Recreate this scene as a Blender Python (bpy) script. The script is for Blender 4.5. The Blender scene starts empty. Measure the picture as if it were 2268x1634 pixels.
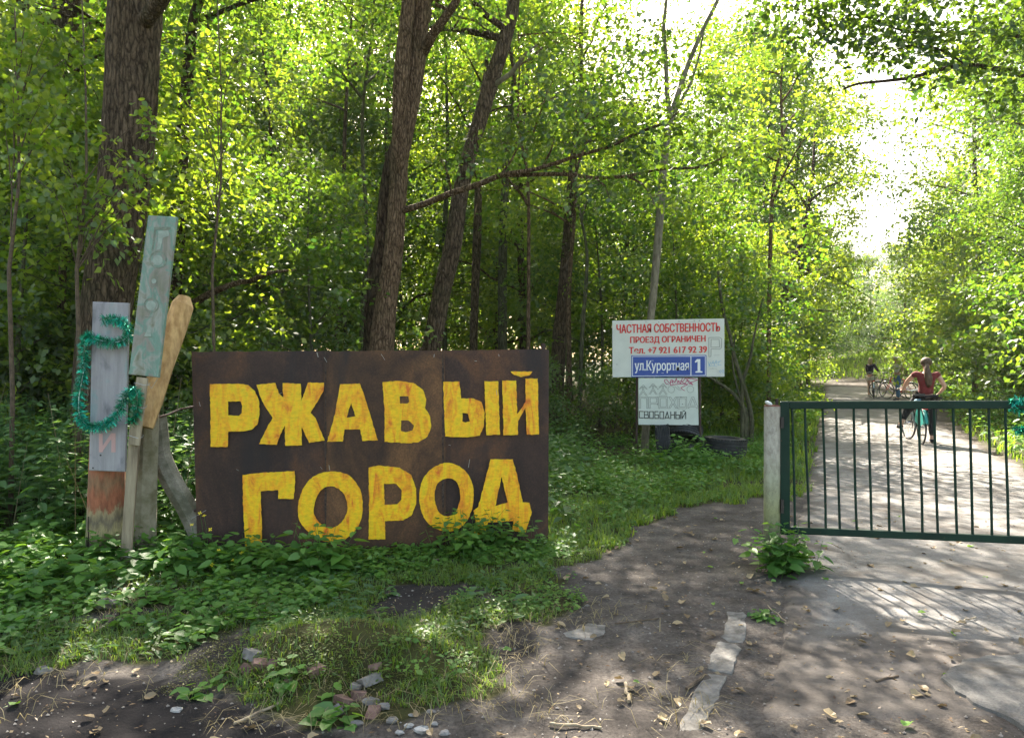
import bpy, math, random
import numpy as np
from mathutils import Vector, Matrix

# ------------------------------------------------------------ camera, world, sun
S = bpy.context.scene
COL = S.collection
F = 1650.0            # focal length in pixels of a 2268 px wide picture
HZ = 800.0            # horizon row
CAMZ = 1.5
PITCH = math.atan((817 - HZ) / F)
cam = bpy.data.cameras.new('camera')
cam.sensor_width = 36.0
cam.lens = 36.0 * F / 2268
cam.clip_start = 0.05
cam.clip_end = 2000
cam_o = bpy.data.objects.new('camera', cam)
COL.objects.link(cam_o)
cam_o.location = (0, 0, CAMZ)
cam_o.rotation_euler = (math.pi / 2 - PITCH, 0, 0)
S.camera = cam_o

SUN_AZ = math.radians(-6)      # from +Y towards +X
SUN_EL = math.radians(41)
W = bpy.data.worlds.new('World')
S.world = W
W.use_nodes = True
nt = W.node_tree
bg = nt.nodes['Background']
sky = nt.nodes.new('ShaderNodeTexSky')
sky.sky_type = 'NISHITA'
sky.sun_disc = False
sky.sun_elevation = SUN_EL
sky.sun_rotation = SUN_AZ
sky.air_density = 1.0
sky.dust_density = 2.5
sky.ozone_density = 1.0
warm = nt.nodes.new('ShaderNodeMix')      # the camera's white balance: a daylight sky seen a little warmer
warm.data_type = 'RGBA'; warm.blend_type = 'MULTIPLY'; warm.inputs['Factor'].default_value = 1.0
warm.inputs['B'].default_value = (1.14, 1.0, 0.80, 1)
nt.links.new(sky.outputs[0], warm.inputs['A'])
nt.links.new(warm.outputs['Result'], bg.inputs[0])
bg.inputs[1].default_value = 0.10
sun = bpy.data.lights.new('sun', 'SUN')
sun.energy = 5.0
sun.angle = math.radians(0.55)
sun.color = (1.0, 0.91, 0.78)
sun_o = bpy.data.objects.new('sun', sun)
COL.objects.link(sun_o)
sd = Vector((math.sin(SUN_AZ) * math.cos(SUN_EL), math.cos(SUN_AZ) * math.cos(SUN_EL), math.sin(SUN_EL)))
sun_o.rotation_euler = (-sd).to_track_quat('-Z', 'Y').to_euler()
sun_o.location = (0, 0, 30)
vs = S.view_settings
vs.view_transform = 'Standard'
vs.look = 'None'
vs.exposure = 2.5
vs.gamma = 1.0
vs.use_curve_mapping = False
S.render.engine = 'CYCLES'
cy = S.cycles
cy.max_bounces = 8
cy.diffuse_bounces = 5
cy.glossy_bounces = 2
cy.transmission_bounces = 4
cy.transparent_max_bounces = 4
cy.caustics_reflective = False
cy.caustics_refractive = False
cy.sample_clamp_indirect = 6.0
cy.use_denoising = True

# ------------------------------------------------------------ pixel <-> place
cp, sp = math.cos(PITCH), math.sin(PITCH)


def P(px, py, Y):
    u = (px - 1134) / F
    v = -(py - 817) / F
    d = Vector((u, cp + v * sp, -sp + v * cp))
    return Vector((0, 0, CAMZ)) + d * (Y / d.y)


def G(px, py, z=0.0):
    u = (px - 1134) / F
    v = -(py - 817) / F
    d = Vector((u, cp + v * sp, -sp + v * cp))
    t = (z - CAMZ) / d.z
    return Vector((0, 0, CAMZ)) + d * t


def proj(x, y, z=0.0):
    x = np.asarray(x, float); y = np.asarray(y, float)
    dz = z - CAMZ
    fy = y * cp - dz * sp
    fz = y * sp + dz * cp
    fy = np.maximum(fy, 0.05)
    return 1134 + F * x / fy, 817 - F * fz / fy


class Plane:
    """vertical or tilted plane through three points; px(u,v) = point of it seen at a pixel."""
    def __init__(s, a, b, c):
        s.a = Vector(a)
        n = (Vector(b) - s.a).cross(Vector(c) - s.a).normalized()
        if n.y > 0:
            n = -n
        s.n = n          # towards the camera

    def at(s, px, py, off=0.0):
        u = (px - 1134) / F
        v = -(py - 817) / F
        d = Vector((u, cp + v * sp, -sp + v * cp))
        o = Vector((0, 0, CAMZ))
        a = s.a + s.n * off
        return o + d * ((a - o).dot(s.n) / d.dot(s.n))


# ------------------------------------------------------------ object helpers
def tag(o, label=None, cat=None, group=None, kind=None):
    if label: o['label'] = label
    if cat: o['category'] = cat
    if group: o['group'] = group
    if kind: o['kind'] = kind
    return o


def thing(name, label, cat, loc=(0, 0, 0), group=None, rz=0.0):
    o = bpy.data.objects.new(name, None)
    COL.objects.link(o)
    o.location = loc
    o.rotation_euler = (0, 0, rz)
    o.empty_display_size = 0.1
    o['root'] = list(Vector(loc))
    return tag(o, label, cat, group)


def mesh_obj(name, me, mat=None, parent=None):
    o = bpy.data.objects.new(name, me)
    COL.objects.link(o)
    if parent is not None:
        o.parent = parent
    if mat is not None and not me.materials:
        me.materials.append(mat)
    return o


def rootof(parent):
    p = parent
    while p is not None and p.parent is not None:
        p = p.parent
    return Vector(p.location) if p is not None else Vector((0, 0, 0))


def np_mesh(name, V, faces, smooth=False, tint=None, mat_idx=None):
    """faces: int array (n,k) or list of such arrays"""
    me = bpy.data.meshes.new(name)
    V = np.asarray(V, np.float32)
    fs = faces if isinstance(faces, list) else [faces]
    fs = [np.asarray(f, np.int32) for f in fs if len(f)]
    loops = np.concatenate([f.ravel() for f in fs])
    tot = np.concatenate([np.full(len(f), f.shape[1], np.int32) for f in fs])
    start = np.concatenate([[0], np.cumsum(tot)[:-1]]).astype(np.int32)
    me.vertices.add(len(V)); me.vertices.foreach_set('co', V.ravel())
    me.loops.add(len(loops)); me.loops.foreach_set('vertex_index', loops)
    me.polygons.add(len(tot)); me.polygons.foreach_set('loop_start', start)
    me.polygons.foreach_set('loop_total', tot)
    if smooth:
        me.polygons.foreach_set('use_smooth', np.ones(len(tot), bool))
    if tint is not None:
        a = me.attributes.new('tint', 'FLOAT', 'POINT')
        a.data.foreach_set('value', np.asarray(tint, np.float32))
    me.update(calc_edges=True)
    return me


class MB:
    """collects simple shapes (world coordinates) into one mesh"""
    def __init__(s):
        s.V = []; s.Fc = []; s.n = 0; s.parts = []

    def add(s, V, F_):
        V = [tuple(v) for v in V]
        s.V += V
        s.Fc += [tuple(i + s.n for i in f) for f in F_]
        s.parts.append((s.n, s.n + len(V), len(s.Fc) - len(F_), len(s.Fc)))
        s.n += len(V)
        return s

    def hexa(s, p):   # p: 8 points, bottom 4 ccw then top 4
        return s.add(p, [(3, 2, 1, 0), (4, 5, 6, 7), (0, 1, 5, 4), (1, 2, 6, 5), (2, 3, 7, 6), (3, 0, 4, 7)])

    def box(s, c, sz, rot=None, bev=0.0):
        c = Vector(c); h = Vector(sz) / 2
        M = rot if rot is not None else Matrix.Identity(3)
        if bev <= 0:
            pts = [c + M @ Vector((x * h.x, y * h.y, z * h.z)) for z in (-1, 1) for x, y in ((-1, -1), (1, -1), (1, 1), (-1, 1))]
            return s.hexa(pts)
        # chamfered along z edges and ends
        b = min(bev, h.x * .9, h.y * .9, h.z * .9)
        rings = []
        for z, i in ((-h.z, b), (-h.z + b, 0), (h.z - b, 0), (h.z, b)):
            X, Y = h.x - i, h.y - i
            k = b
            ring = [(-X + k, -Y), (X - k, -Y), (X, -Y + k), (X, Y - k), (X - k, Y), (-X + k, Y), (-X, Y - k), (-X, -Y + k)]
            rings.append([c + M @ Vector((a_, b_, z)) for a_, b_ in ring])
        V = [p for r in rings for p in r]
        Fs = []
        for r in range(3):
            for i in range(8):
                j = (i + 1) % 8
                Fs.append((r * 8 + i, r * 8 + j, (r + 1) * 8 + j, (r + 1) * 8 + i))
        Fs.append(tuple(range(7, -1, -1)))
        Fs.append(tuple(range(24, 32)))
        return s.add(V, Fs)

    def tube(s, pts, rad, n=8, cap=True, noise=0.0, seed=0, flat=None):
        V, Fs = tube_geo(pts, rad, n, cap, noise, seed, flat)
        return s.add(V, Fs)

    def quad(s, a, b, c, d):
        return s.add([a, b, c, d], [(0, 1, 2, 3)])

    def lathe(s, prof, c, axis='z', n=24, M=None):
        """prof: list of (r,h); closed ring surface if profile closed by caller"""
        c = Vector(c); V = []
        for (r, h) in prof:
            for i in range(n):
                a = 2 * math.pi * i / n
                p = Vector((r * math.cos(a), r * math.sin(a), h))
                if M is not None: p = M @ p
                V.append(c + p)
        Fs = []
        for k in range(len(prof) - 1):
            for i in range(n):
                j = (i + 1) % n
                Fs.append((k * n + i, k * n + j, (k + 1) * n + j, (k + 1) * n + i))
        return s.add(V, Fs)

    def each(s, name, mat, parent=None, smooth=False, world=True):
        out = []
        for v0, v1, f0, f1 in s.parts:
            q = MB(); q.V = s.V[v0:v1]; q.Fc = [tuple(i - v0 for i in f) for f in s.Fc[f0:f1]]
            out.append(q.build(name, mat, parent, smooth, world))
        return out

    def build(s, name, mat, parent=None, smooth=False, world=True):
        me = bpy.data.meshes.new(name)
        o_ = rootof(parent) if world else Vector((0, 0, 0))
        me.from_pydata([(v[0] - o_.x, v[1] - o_.y, v[2] - o_.z) for v in s.V], [], s.Fc)
        if smooth:
            me.polygons.foreach_set('use_smooth', [True] * len(me.polygons))
        me.update()
        return mesh_obj(name, me, mat, parent)


def tube_geo(pts, rad, n=8, cap=True, noise=0.0, seed=0, flat=None):
    pts = [Vector(p) for p in pts]
    if not hasattr(rad, '__len__'):
        rad = [rad] * len(pts)
    rng = random.Random(seed)
    V = []; Fs = []
    ref = None
    ph = [rng.uniform(0, 6.28) for _ in range(4)]
    for i, p in enumerate(pts):
        t = (pts[min(i + 1, len(pts) - 1)] - pts[max(i - 1, 0)])
        if t.length < 1e-9: t = Vector((0, 0, 1))
        t.normalize()
        if ref is None:
            ref = Vector((1, 0, 0)) if abs(t.x) < .9 else Vector((0, 1, 0))
        a = (ref - t * ref.dot(t)).normalized()
        ref = a
        b = t.cross(a)
        for k in range(n):
            an = 2 * math.pi * k / n
            r = rad[i]
            if noise:
                r *= 1 + noise * (math.sin(3 * an + ph[0] + i * .35) * .5 + math.sin(5 * an + ph[1] - i * .22) * .35 + rng.uniform(-.4, .4))
            f = 1.0 if flat is None else flat
            V.append(p + a * math.cos(an) * r + b * math.sin(an) * r * f)
    for i in range(len(pts) - 1):
        for k in range(n):
            j = (k + 1) % n
            Fs.append((i * n + k, i * n + j, (i + 1) * n + j, (i + 1) * n + k))
    if cap:
        Fs.append(tuple(range(n - 1, -1, -1)))
        Fs.append(tuple(range((len(pts) - 1) * n, len(pts) * n)))
    return V, Fs


def smoothpath(pts, sub=4):
    """Catmull-Rom through tuples of any length"""
    P_ = [np.array(p, float) for p in pts]
    if len(P_) < 3:
        return [P_[0] + (P_[-1] - P_[0]) * t for t in np.linspace(0, 1, sub + 1)]
    out = []
    for i in range(len(P_) - 1):
        p0 = P_[max(i - 1, 0)]; p1 = P_[i]; p2 = P_[i + 1]; p3 = P_[min(i + 2, len(P_) - 1)]
        for k in range(sub):
            t = k / sub
            out.append(.5 * ((2 * p1) + (-p0 + p2) * t + (2 * p0 - 5 * p1 + 4 * p2 - p3) * t * t + (-p0 + 3 * p1 - 3 * p2 + p3) * t ** 3))
    out.append(P_[-1])
    return out


def flat_shape(name, loops, plane, off, mat, parent, depth=0.0015, px=True, jit=0.0, seed=1):
    """a filled outline with holes lying on a plane, a film of paint `depth` thick. loops in pixels"""
    rng = random.Random(seed)
    cu = bpy.data.curves.new(name, 'CURVE')
    cu.dimensions = '2D'; cu.fill_mode = 'BOTH'; cu.extrude = depth / 2
    n = plane.n
    ex = Vector((0, 0, 1)).cross(n)
    if ex.length < .1: ex = Vector((1, 0, 0))
    ex.normalize(); ey = n.cross(ex)
    o = plane.at(*loops[0][0], off)
    for lp in loops:
        pts = []
        m = len(lp)
        for i in range(m):
            a = lp[i]; b = lp[(i + 1) % m]
            L = math.hypot(b[0] - a[0], b[1] - a[1])
            k = max(1, int(L / 5)) if jit else 1
            for q in range(k):
                t = q / k
                x = a[0] + (b[0] - a[0]) * t; y = a[1] + (b[1] - a[1]) * t
                if jit and q:
                    x += rng.uniform(-jit, jit); y += rng.uniform(-jit, jit)
                pts.append((x, y))
        s_ = cu.splines.new('POLY')
        s_.points.add(len(pts) - 1)
        for i, (x, y) in enumerate(pts):
            d = plane.at(x, y, off) - o
            s_.points[i].co = (d.dot(ex), d.dot(ey), 0, 1)
        s_.use_cyclic_u = True
    tmp = bpy.data.objects.new('tmp', cu)
    COL.objects.link(tmp)
    dg = bpy.context.evaluated_depsgraph_get()
    me = bpy.data.meshes.new_from_object(tmp.evaluated_get(dg))
    bpy.data.objects.remove(tmp); bpy.data.curves.remove(cu)
    R = Matrix((ex, ey, n)).transposed().to_4x4()
    R.translation = o - rootof(parent)
    me.transform(R)
    me.materials.clear()
    me.name = name
    return mesh_obj(name, me, mat, parent)


def text_on(name, string, quad, plane, off, mat, parent, depth=0.0012, bold=0.0, font=None, space=1.0, extra=None):
    """lettering fitted into the four pixel corners tl,tr,br,bl of a plane"""
    cu = bpy.data.curves.new(name, 'FONT')
    cu.body = string
    cu.size = 1
    cu.space_character = space
    cu.extrude = 0.01
    tmp = bpy.data.objects.new('tmp', cu)
    COL.objects.link(tmp)
    dg = bpy.context.evaluated_depsgraph_get()
    me0 = bpy.data.meshes.new_from_object(tmp.evaluated_get(dg))
    bpy.data.objects.remove(tmp); bpy.data.curves.remove(cu)
    n = len(me0.vertices)
    co = np.empty(n * 3); me0.vertices.foreach_get('co', co); co = co.reshape(-1, 3)
    if bold:      # heavier strokes: the same outline laid down again a little to either side
        fcs = [list(p.vertices) for p in me0.polygons]; VV = []; FF = []
        for q, (bx, by) in enumerate(((0, 0), (-bold, 0), (bold, 0), (0, bold * .35), (0, -bold * .35))):
            VV += [(c[0] + bx, c[1] + by, c[2] + q * .004) for c in co]; FF += [tuple(i + q * n for i in f) for f in fcs]
        me = bpy.data.meshes.new(name); me.from_pydata(VV, [], FF)
        lay = np.repeat(np.arange(5), n)[:, None] * .7
        co = np.concatenate([co] * 5) + np.array([[q[0], q[1], 0] for q in ((0, 0), (-bold, 0), (bold, 0), (0, bold * .35), (0, -bold * .35))]).repeat(n, 0)
        n = len(VV)
    else: me = me0; lay = 0
    mn = co.min(0); mx = co.max(0)
    u = (co[:, 0] - mn[0]) / (mx[0] - mn[0]); v = (co[:, 1] - mn[1]) / (mx[1] - mn[1])
    tl, tr, br, bl = [plane.at(q[0], q[1], off) for q in quad]
    tl, tr, br, bl = map(np.array, (tl, tr, br, bl))
    u = u[:, None]; v = v[:, None]
    W_ = (bl * (1 - u) + br * u) * (1 - v) + (tl * (1 - u) + tr * u) * v
    W_ = W_ + np.array(plane.n) * ((np.sign(co[:, 2:3]) + lay) * depth / 2)
    W_ = W_ - np.array(rootof(parent))
    me.vertices.foreach_set('co', W_.astype(np.float32).ravel())
    me.materials.clear(); me.update(); me.name = name
    return mesh_obj(name, me, mat, parent)


def strokes_on(name, lines, w, plane, off, mat, parent, depth=0.001):
    """drawn lines of width w (pixels) on a plane; lines = list of pixel polylines"""
    m = MB()
    for ln in lines:
        for a, b in zip(ln[:-1], ln[1:]):
            dx, dy = b[0] - a[0], b[1] - a[1]
            L = math.hypot(dx, dy) or 1
            ux, uy = dx / L, dy / L
            nx, ny = -uy * w / 2, ux * w / 2
            a2 = (a[0] - ux * w * .4, a[1] - uy * w * .4); b2 = (b[0] + ux * w * .4, b[1] + uy * w * .4)
            c = [(a2[0] + nx, a2[1] + ny), (a2[0] - nx, a2[1] - ny), (b2[0] - nx, b2[1] - ny), (b2[0] + nx, b2[1] + ny)]
            off += 0.00002
            m.quad(*[plane.at(q[0], q[1], off + depth) for q in c])
    return m.build(name, mat, parent)


# ------------------------------------------------------------ noise on arrays
def vnoise(x, y, seed=0):
    x = np.asarray(x, float); y = np.asarray(y, float)
    xi = np.floor(x).astype(np.int64); yi = np.floor(y).astype(np.int64)
    fx = x - xi; fy = y - yi
    fx = fx * fx * (3 - 2 * fx); fy = fy * fy * (3 - 2 * fy)

    def h(a, b):
        n = (a * 374761393 + b * 668265263 + seed * 2246822519) & 0xffffffff
        n = ((n ^ (n >> 13)) * 1274126177) & 0xffffffff
        n = n ^ (n >> 16)
        return (n & 0xffff) / 65535.0
    return (h(xi, yi) * (1 - fx) + h(xi + 1, yi) * fx) * (1 - fy) + (h(xi, yi + 1) * (1 - fx) + h(xi + 1, yi + 1) * fx) * fy


def fbm(x, y, seed=0, o=4):
    s = 0; a = .5; t = 0
    for i in range(o):
        s = s + a * vnoise(np.asarray(x) * 2 ** i, np.asarray(y) * 2 ** i, seed + i * 7)
        t += a; a *= .5
    return s / t


def inpoly(px, py, poly):
    px = np.asarray(px); py = np.asarray(py)
    c = np.zeros(px.shape, bool)
    n = len(poly)
    for i in range(n):
        x1, y1 = poly[i]; x2, y2 = poly[(i + 1) % n]
        cond = ((y1 > py) != (y2 > py))
        with np.errstate(divide='ignore', invalid='ignore'):
            xx = (x2 - x1) * (py - y1) / (y2 - y1 + 1e-12) + x1
        c ^= cond & (px < xx)
    return c


# ------------------------------------------------------------ materials
def newmat(name):
    m = bpy.data.materials.new(name)
    m.use_nodes = True
    n = m.node_tree
    return m, n, n.nodes, n.links, n.nodes['Principled BSDF']


def ramp(nodes, pos_cols, inp=None, links=None):
    r = nodes.new('ShaderNodeValToRGB')
    el = r.color_ramp.elements
    while len(el) > 1: el.remove(el[-1])
    el[0].position = pos_cols[0][0]; el[0].color = (*pos_cols[0][1], 1)
    for p, c in pos_cols[1:]:
        e = el.new(p); e.color = (*c, 1)
    if inp is not None: links.new(inp, r.inputs[0])
    return r


def noise_node(N, L, scale, detail=4, rough=.55, vec=None, sc3=None, dist=0.0):
    t = N.new('ShaderNodeTexNoise')
    t.inputs['Scale'].default_value = scale
    t.inputs['Detail'].default_value = detail
    t.inputs['Roughness'].default_value = rough
    t.inputs['Distortion'].default_value = dist
    tc = N.new('ShaderNodeTexCoord')
    v = vec or tc.outputs['Object']
    if sc3:
        mp = N.new('ShaderNodeMapping')
        mp.inputs['Scale'].default_value = sc3
        L.new(v, mp.inputs[0]); v = mp.outputs[0]
    L.new(v, t.inputs['Vector'])
    return t


def simple(name, col, rough=.7, metal=0.0, var=0.0, scale=8, bump=0.0, bscale=40, sc3=None, spec=.5, col2=None, contrast=(.35, .65)):
    m, nt_, N, L, B = newmat(name)
    B.inputs['Roughness'].default_value = rough
    B.inputs['Metallic'].default_value = metal
    B.inputs['Specular IOR Level'].default_value = spec
    if var or col2:
        c2 = col2 or tuple(min(1, c * (1 + var)) for c in col)
        c1 = col if col2 else tuple(c * (1 - var) for c in col)
        n1 = noise_node(N, L, scale, 6, .6, sc3=sc3)
        r = ramp(N, [(contrast[0], c1), (contrast[1], c2)], n1.outputs['Fac'], L)
        L.new(r.outputs[0], B.inputs['Base Color'])
    else:
        B.inputs['Base Color'].default_value = (*col, 1)
    if bump:
        n2 = noise_node(N, L, bscale, 5, .6, sc3=sc3)
        b = N.new('ShaderNodeBump'); b.inputs['Strength'].default_value = bump
        b.inputs['Distance'].default_value = .01
        L.new(n2.outputs['Fac'], b.inputs['Height']); L.new(b.outputs[0], B.inputs['Normal'])
    return m


def leafmat(name, c1, c2, t1, t2, trans=.5, gloss=.05, rough=.45):
    """diffuse c1..c2 and transmitted t1..t2 by the leaf's own tint"""
    m, nt_, N, L, B = newmat(name)
    N.remove(B)
    out = N['Material Output']
    a = N.new('ShaderNodeAttribute'); a.attribute_name = 'tint'
    r1 = ramp(N, [(0, c1), (1, c2)], a.outputs['Fac'], L)
    r2 = ramp(N, [(0, t1), (1, t2)], a.outputs['Fac'], L)
    d = N.new('ShaderNodeBsdfDiffuse'); t = N.new('ShaderNodeBsdfTranslucent')
    L.new(r1.outputs[0], d.inputs[0]); L.new(r2.outputs[0], t.inputs[0])
    mx = N.new('ShaderNodeMixShader'); mx.inputs[0].default_value = trans
    L.new(d.outputs[0], mx.inputs[1]); L.new(t.outputs[0], mx.inputs[2])
    g = N.new('ShaderNodeBsdfGlossy'); g.inputs['Roughness'].default_value = rough
    g.inputs[0].default_value = (1, 1, 1, 1)
    m2 = N.new('ShaderNodeMixShader'); m2.inputs[0].default_value = gloss
    L.new(mx.outputs[0], m2.inputs[1]); L.new(g.outputs[0], m2.inputs[2])
    L.new(m2.outputs[0], out.inputs['Surface'])
    return m


def barkmat(name, c1, c2, moss=(0.05, 0.06, 0.02), mossamt=.5, sc=1.0, strength=1.0, pale=None):
    m, nt_, N, L, B = newmat(name)
    B.inputs['Roughness'].default_value = .9
    B.inputs['Specular IOR Level'].default_value = .2
    n1 = noise_node(N, L, 34 * sc, 8, .72, sc3=(1, 1, .26), dist=.5)
    r = ramp(N, [(.36, c1), (.62, c2)], n1.outputs['Fac'], L)
    n2 = noise_node(N, L, 2.2, 5, .6)
    r2 = ramp(N, [(.5, (0, 0, 0)), (.72, (mossamt,) * 3)], n2.outputs['Fac'], L)
    mx = N.new('ShaderNodeMix'); mx.data_type = 'RGBA'
    L.new(r2.outputs[0], mx.inputs['Factor']); L.new(r.outputs[0], mx.inputs['A'])
    mx.inputs['B'].default_value = (*moss, 1)
    L.new(mx.outputs['Result'], B.inputs['Base Color'])
    # long furrows between bark plates
    vo = N.new('ShaderNodeTexVoronoi'); vo.feature = 'DISTANCE_TO_EDGE'; vo.inputs['Scale'].default_value = 24 * sc
    tc = N.new('ShaderNodeTexCoord'); mp = N.new('ShaderNodeMapping'); mp.inputs['Scale'].default_value = (1, 1, .17)
    wn = noise_node(N, L, 7, 3); va = N.new('ShaderNodeMix'); va.data_type = 'VECTOR'; va.inputs['Factor'].default_value = .06
    L.new(tc.outputs['Object'], va.inputs['A']); L.new(wn.outputs['Color'], va.inputs['B']); L.new(va.outputs['Result'], mp.inputs[0]); L.new(mp.outputs[0], vo.inputs['Vector'])
    rf = ramp(N, [(.0, (.32, .30, .28)), (.16, (1, 1, 1)), (.5, (1.15, 1.15, 1.15))], vo.outputs['Distance'], L)
    m3 = N.new('ShaderNodeMix'); m3.data_type = 'RGBA'; m3.blend_type = 'MULTIPLY'; m3.inputs['Factor'].default_value = min(1, strength)
    L.new(mx.outputs['Result'], m3.inputs['A']); L.new(rf.outputs[0], m3.inputs['B']); L.new(m3.outputs['Result'], B.inputs['Base Color'])
    hs = N.new('ShaderNodeMath'); hs.operation = 'MULTIPLY_ADD'; hs.inputs[1].default_value = 1.8
    mn_ = N.new('ShaderNodeMath'); mn_.operation = 'MINIMUM'; mn_.inputs[1].default_value = .3; L.new(vo.outputs['Distance'], mn_.inputs[0])
    L.new(mn_.outputs[0], hs.inputs[0]); L.new(n1.outputs['Fac'], hs.inputs[2])
    b = N.new('ShaderNodeBump'); b.inputs['Strength'].default_value = strength
    b.inputs['Distance'].default_value = .04
    L.new(hs.outputs[0], b.inputs['Height']); L.new(b.outputs[0], B.inputs['Normal'])
    return m


M = {}
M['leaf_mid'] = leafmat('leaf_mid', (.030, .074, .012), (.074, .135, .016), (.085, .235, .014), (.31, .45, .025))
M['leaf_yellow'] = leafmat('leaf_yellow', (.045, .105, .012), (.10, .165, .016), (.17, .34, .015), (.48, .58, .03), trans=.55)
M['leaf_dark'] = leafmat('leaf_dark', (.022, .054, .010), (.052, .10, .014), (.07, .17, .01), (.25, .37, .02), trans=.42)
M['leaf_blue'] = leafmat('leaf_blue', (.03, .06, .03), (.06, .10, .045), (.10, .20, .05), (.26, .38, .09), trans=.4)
M['leaf_herb'] = leafmat('leaf_herb', (.055, .155, .03), (.14, .285, .045), (.10, .30, .02), (.32, .54, .04), trans=.38, gloss=.035)
M['leaf_nettle'] = leafmat('leaf_nettle', (.045, .115, .035), (.10, .20, .05), (.11, .28, .035), (.28, .46, .06), trans=.38, gloss=.04)
M['grass'] = leafmat('grass', (.05, .12, .015), (.12, .21, .03), (.18, .36, .02), (.48, .62, .05), trans=.45, gloss=.04)
M['drygrass'] = leafmat('drygrass', (.22, .18, .09), (.38, .32, .18), (.2, .16, .06), (.4, .34, .15), trans=.3, gloss=.02)
M['dead_leaf'] = leafmat('dead_leaf', (.10, .055, .03), (.42, .33, .19), (.1, .06, .02), (.3, .22, .1), trans=.15, gloss=.03)
M['bark'] = barkmat('bark', (.052, .036, .024), (.20, .142, .095), mossamt=.45)
M['bark_warm'] = barkmat('bark_warm', (.085, .052, .030), (.31, .205, .13), mossamt=.35, sc=1.3)
M['bark_dark'] = barkmat('bark_dark', (.040, .027, .018), (.145, .10, .068), mossamt=.3)
M['bark_pale'] = barkmat('bark_pale', (.13, .115, .085), (.27, .24, .18), mossamt=.3, sc=.5, strength=.25)
M['bark_green'] = barkmat('bark_green', (.05, .05, .03), (.15, .145, .09), mossamt=.5, sc=.8, strength=.5)
M['twig'] = simple('twig', (.10, .07, .045), .9, var=.4, scale=30)
# ------------------------------------------------------------ leaves
def unit(a):
    return a / np.maximum(np.linalg.norm(a, axis=1, keepdims=True), 1e-9)


def leaf_verts(C, A, N_, L, Wd, kind='d', fold=.12):
    """C base points, A axes, N_ normals, L lengths, Wd widths -> verts, faces, per-vertex count"""
    A = unit(A); N_ = unit(N_ - A * np.sum(N_ * A, 1, keepdims=True)); Sd = np.cross(N_, A)
    L = L[:, None]; Wd = Wd[:, None]
    n = len(C)
    if kind == 'd':
        V = np.stack([C, C + A * L * .45 + Sd * Wd * .5 + N_ * L * fold, C + A * L, C + A * L * .45 - Sd * Wd * .5 + N_ * L * fold], 1)
        f = np.array([[0, 1, 2, 3]])
        k = 4
    elif kind == 'h':   # pointed oval, six corners
        V = np.stack([C, C + A * L * .3 + Sd * Wd * .46 + N_ * L * fold, C + A * L * .68 + Sd * Wd * .36 + N_ * L * fold * .7,
                      C + A * L - N_ * L * fold * .8, C + A * L * .68 - Sd * Wd * .36 + N_ * L * fold * .7, C + A * L * .3 - Sd * Wd * .46 + N_ * L * fold], 1)
        f = np.array([[0, 3, 2, 1], [0, 5, 4, 3]])
        k = 6
    else:               # 'r' rounded/heart, nine corners, two halves with midrib
        V = np.stack([C, C - A * L * .08 + Sd * Wd * .28 + N_ * L * fold * .6, C + A * L * .22 + Sd * Wd * .5 + N_ * L * fold,
                      C + A * L * .62 + Sd * Wd * .36 + N_ * L * fold * .6, C + A * L - N_ * L * fold * .7,
                      C + A * L * .62 - Sd * Wd * .36 + N_ * L * fold * .6, C + A * L * .22 - Sd * Wd * .5 + N_ * L * fold,
                      C - A * L * .08 - Sd * Wd * .28 + N_ * L * fold * .6, C + A * L * .5 - N_ * L * .02], 1)
        f = np.array([[0, 8, 2, 1], [8, 4, 3, 2], [0, 7, 6, 8], [8, 6, 5, 4]])
        k = 9
    Fc = (np.arange(n)[:, None, None] * k + f[None]).reshape(-1, f.shape[1])
    return V.reshape(-1, 3), Fc, k


def rand_dir(rng, n):
    v = rng.normal(size=(n, 3)); return unit(v)


def crown_points(rng, clumps, per=16, spray_r=.3, up=.9, rnd=.45, flatten=.35):
    """clumps: array rows cx,cy,cz,rx,ry,rz,nsprays -> leaf centres, axes, normals, tint base"""
    cl = np.array(clumps, float)
    ns = cl[:, 6].astype(int)
    idx = np.repeat(np.arange(len(cl)), ns)
    n = len(idx)
    d = rand_dir(rng, n) * (rng.random((n, 1)) ** .45)
    sc = cl[idx, :3] + d * cl[idx, 3:6]
    sn = unit(np.array([0, 0, up]) + d * .45 + rng.normal(size=(n, 3)) * rnd)
    stint = np.clip(.5 + rng.normal(size=n) * .22 + d[:, 2] * .15, 0, 1)
    m = n * per
    ii = np.repeat(np.arange(n), per)
    N_ = sn[ii]
    t = rand_dir(rng, m); t = unit(t - N_ * np.sum(t * N_, 1, keepdims=True))
    rr = rng.random((m, 1)) ** .6 * spray_r * (0.6 + .8 * rng.random((n, 1))[ii])
    C = sc[ii] + t * rr + N_ * rng.normal(size=(m, 1)) * spray_r * flatten * .4
    C[:, 2] -= (rr[:, 0] / spray_r) ** 2 * spray_r * .25
    A = unit(t + rng.normal(size=(m, 3)) * .55 + np.array([0, 0, -.3]))
    NN = unit(N_ + rng.normal(size=(m, 3)) * .42)
    tint = np.clip(stint[ii] + rng.normal(size=m) * .16, 0, 1)
    return C, A, NN, tint


def crown_mesh(name, seed, clumps, per, L, spray_r=.3, kind='d', aspect=.62, origin=(0, 0, 0), up=.9, rnd=.45):
    rng = np.random.default_rng(seed)
    C, A, NN, tint = crown_points(rng, clumps, per, spray_r, up, rnd)
    n = len(C)
    Ls = L * (0.65 + .6 * rng.random(n))
    V, Fc, k = leaf_verts(C - np.array(origin), A, NN, Ls, Ls * aspect * (0.85 + .3 * rng.random(n)), kind, fold=.10)
    return np_mesh(name, V, Fc, tint=np.repeat(tint, k))


TRI = [0]
LEAFQ = 1.0


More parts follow.
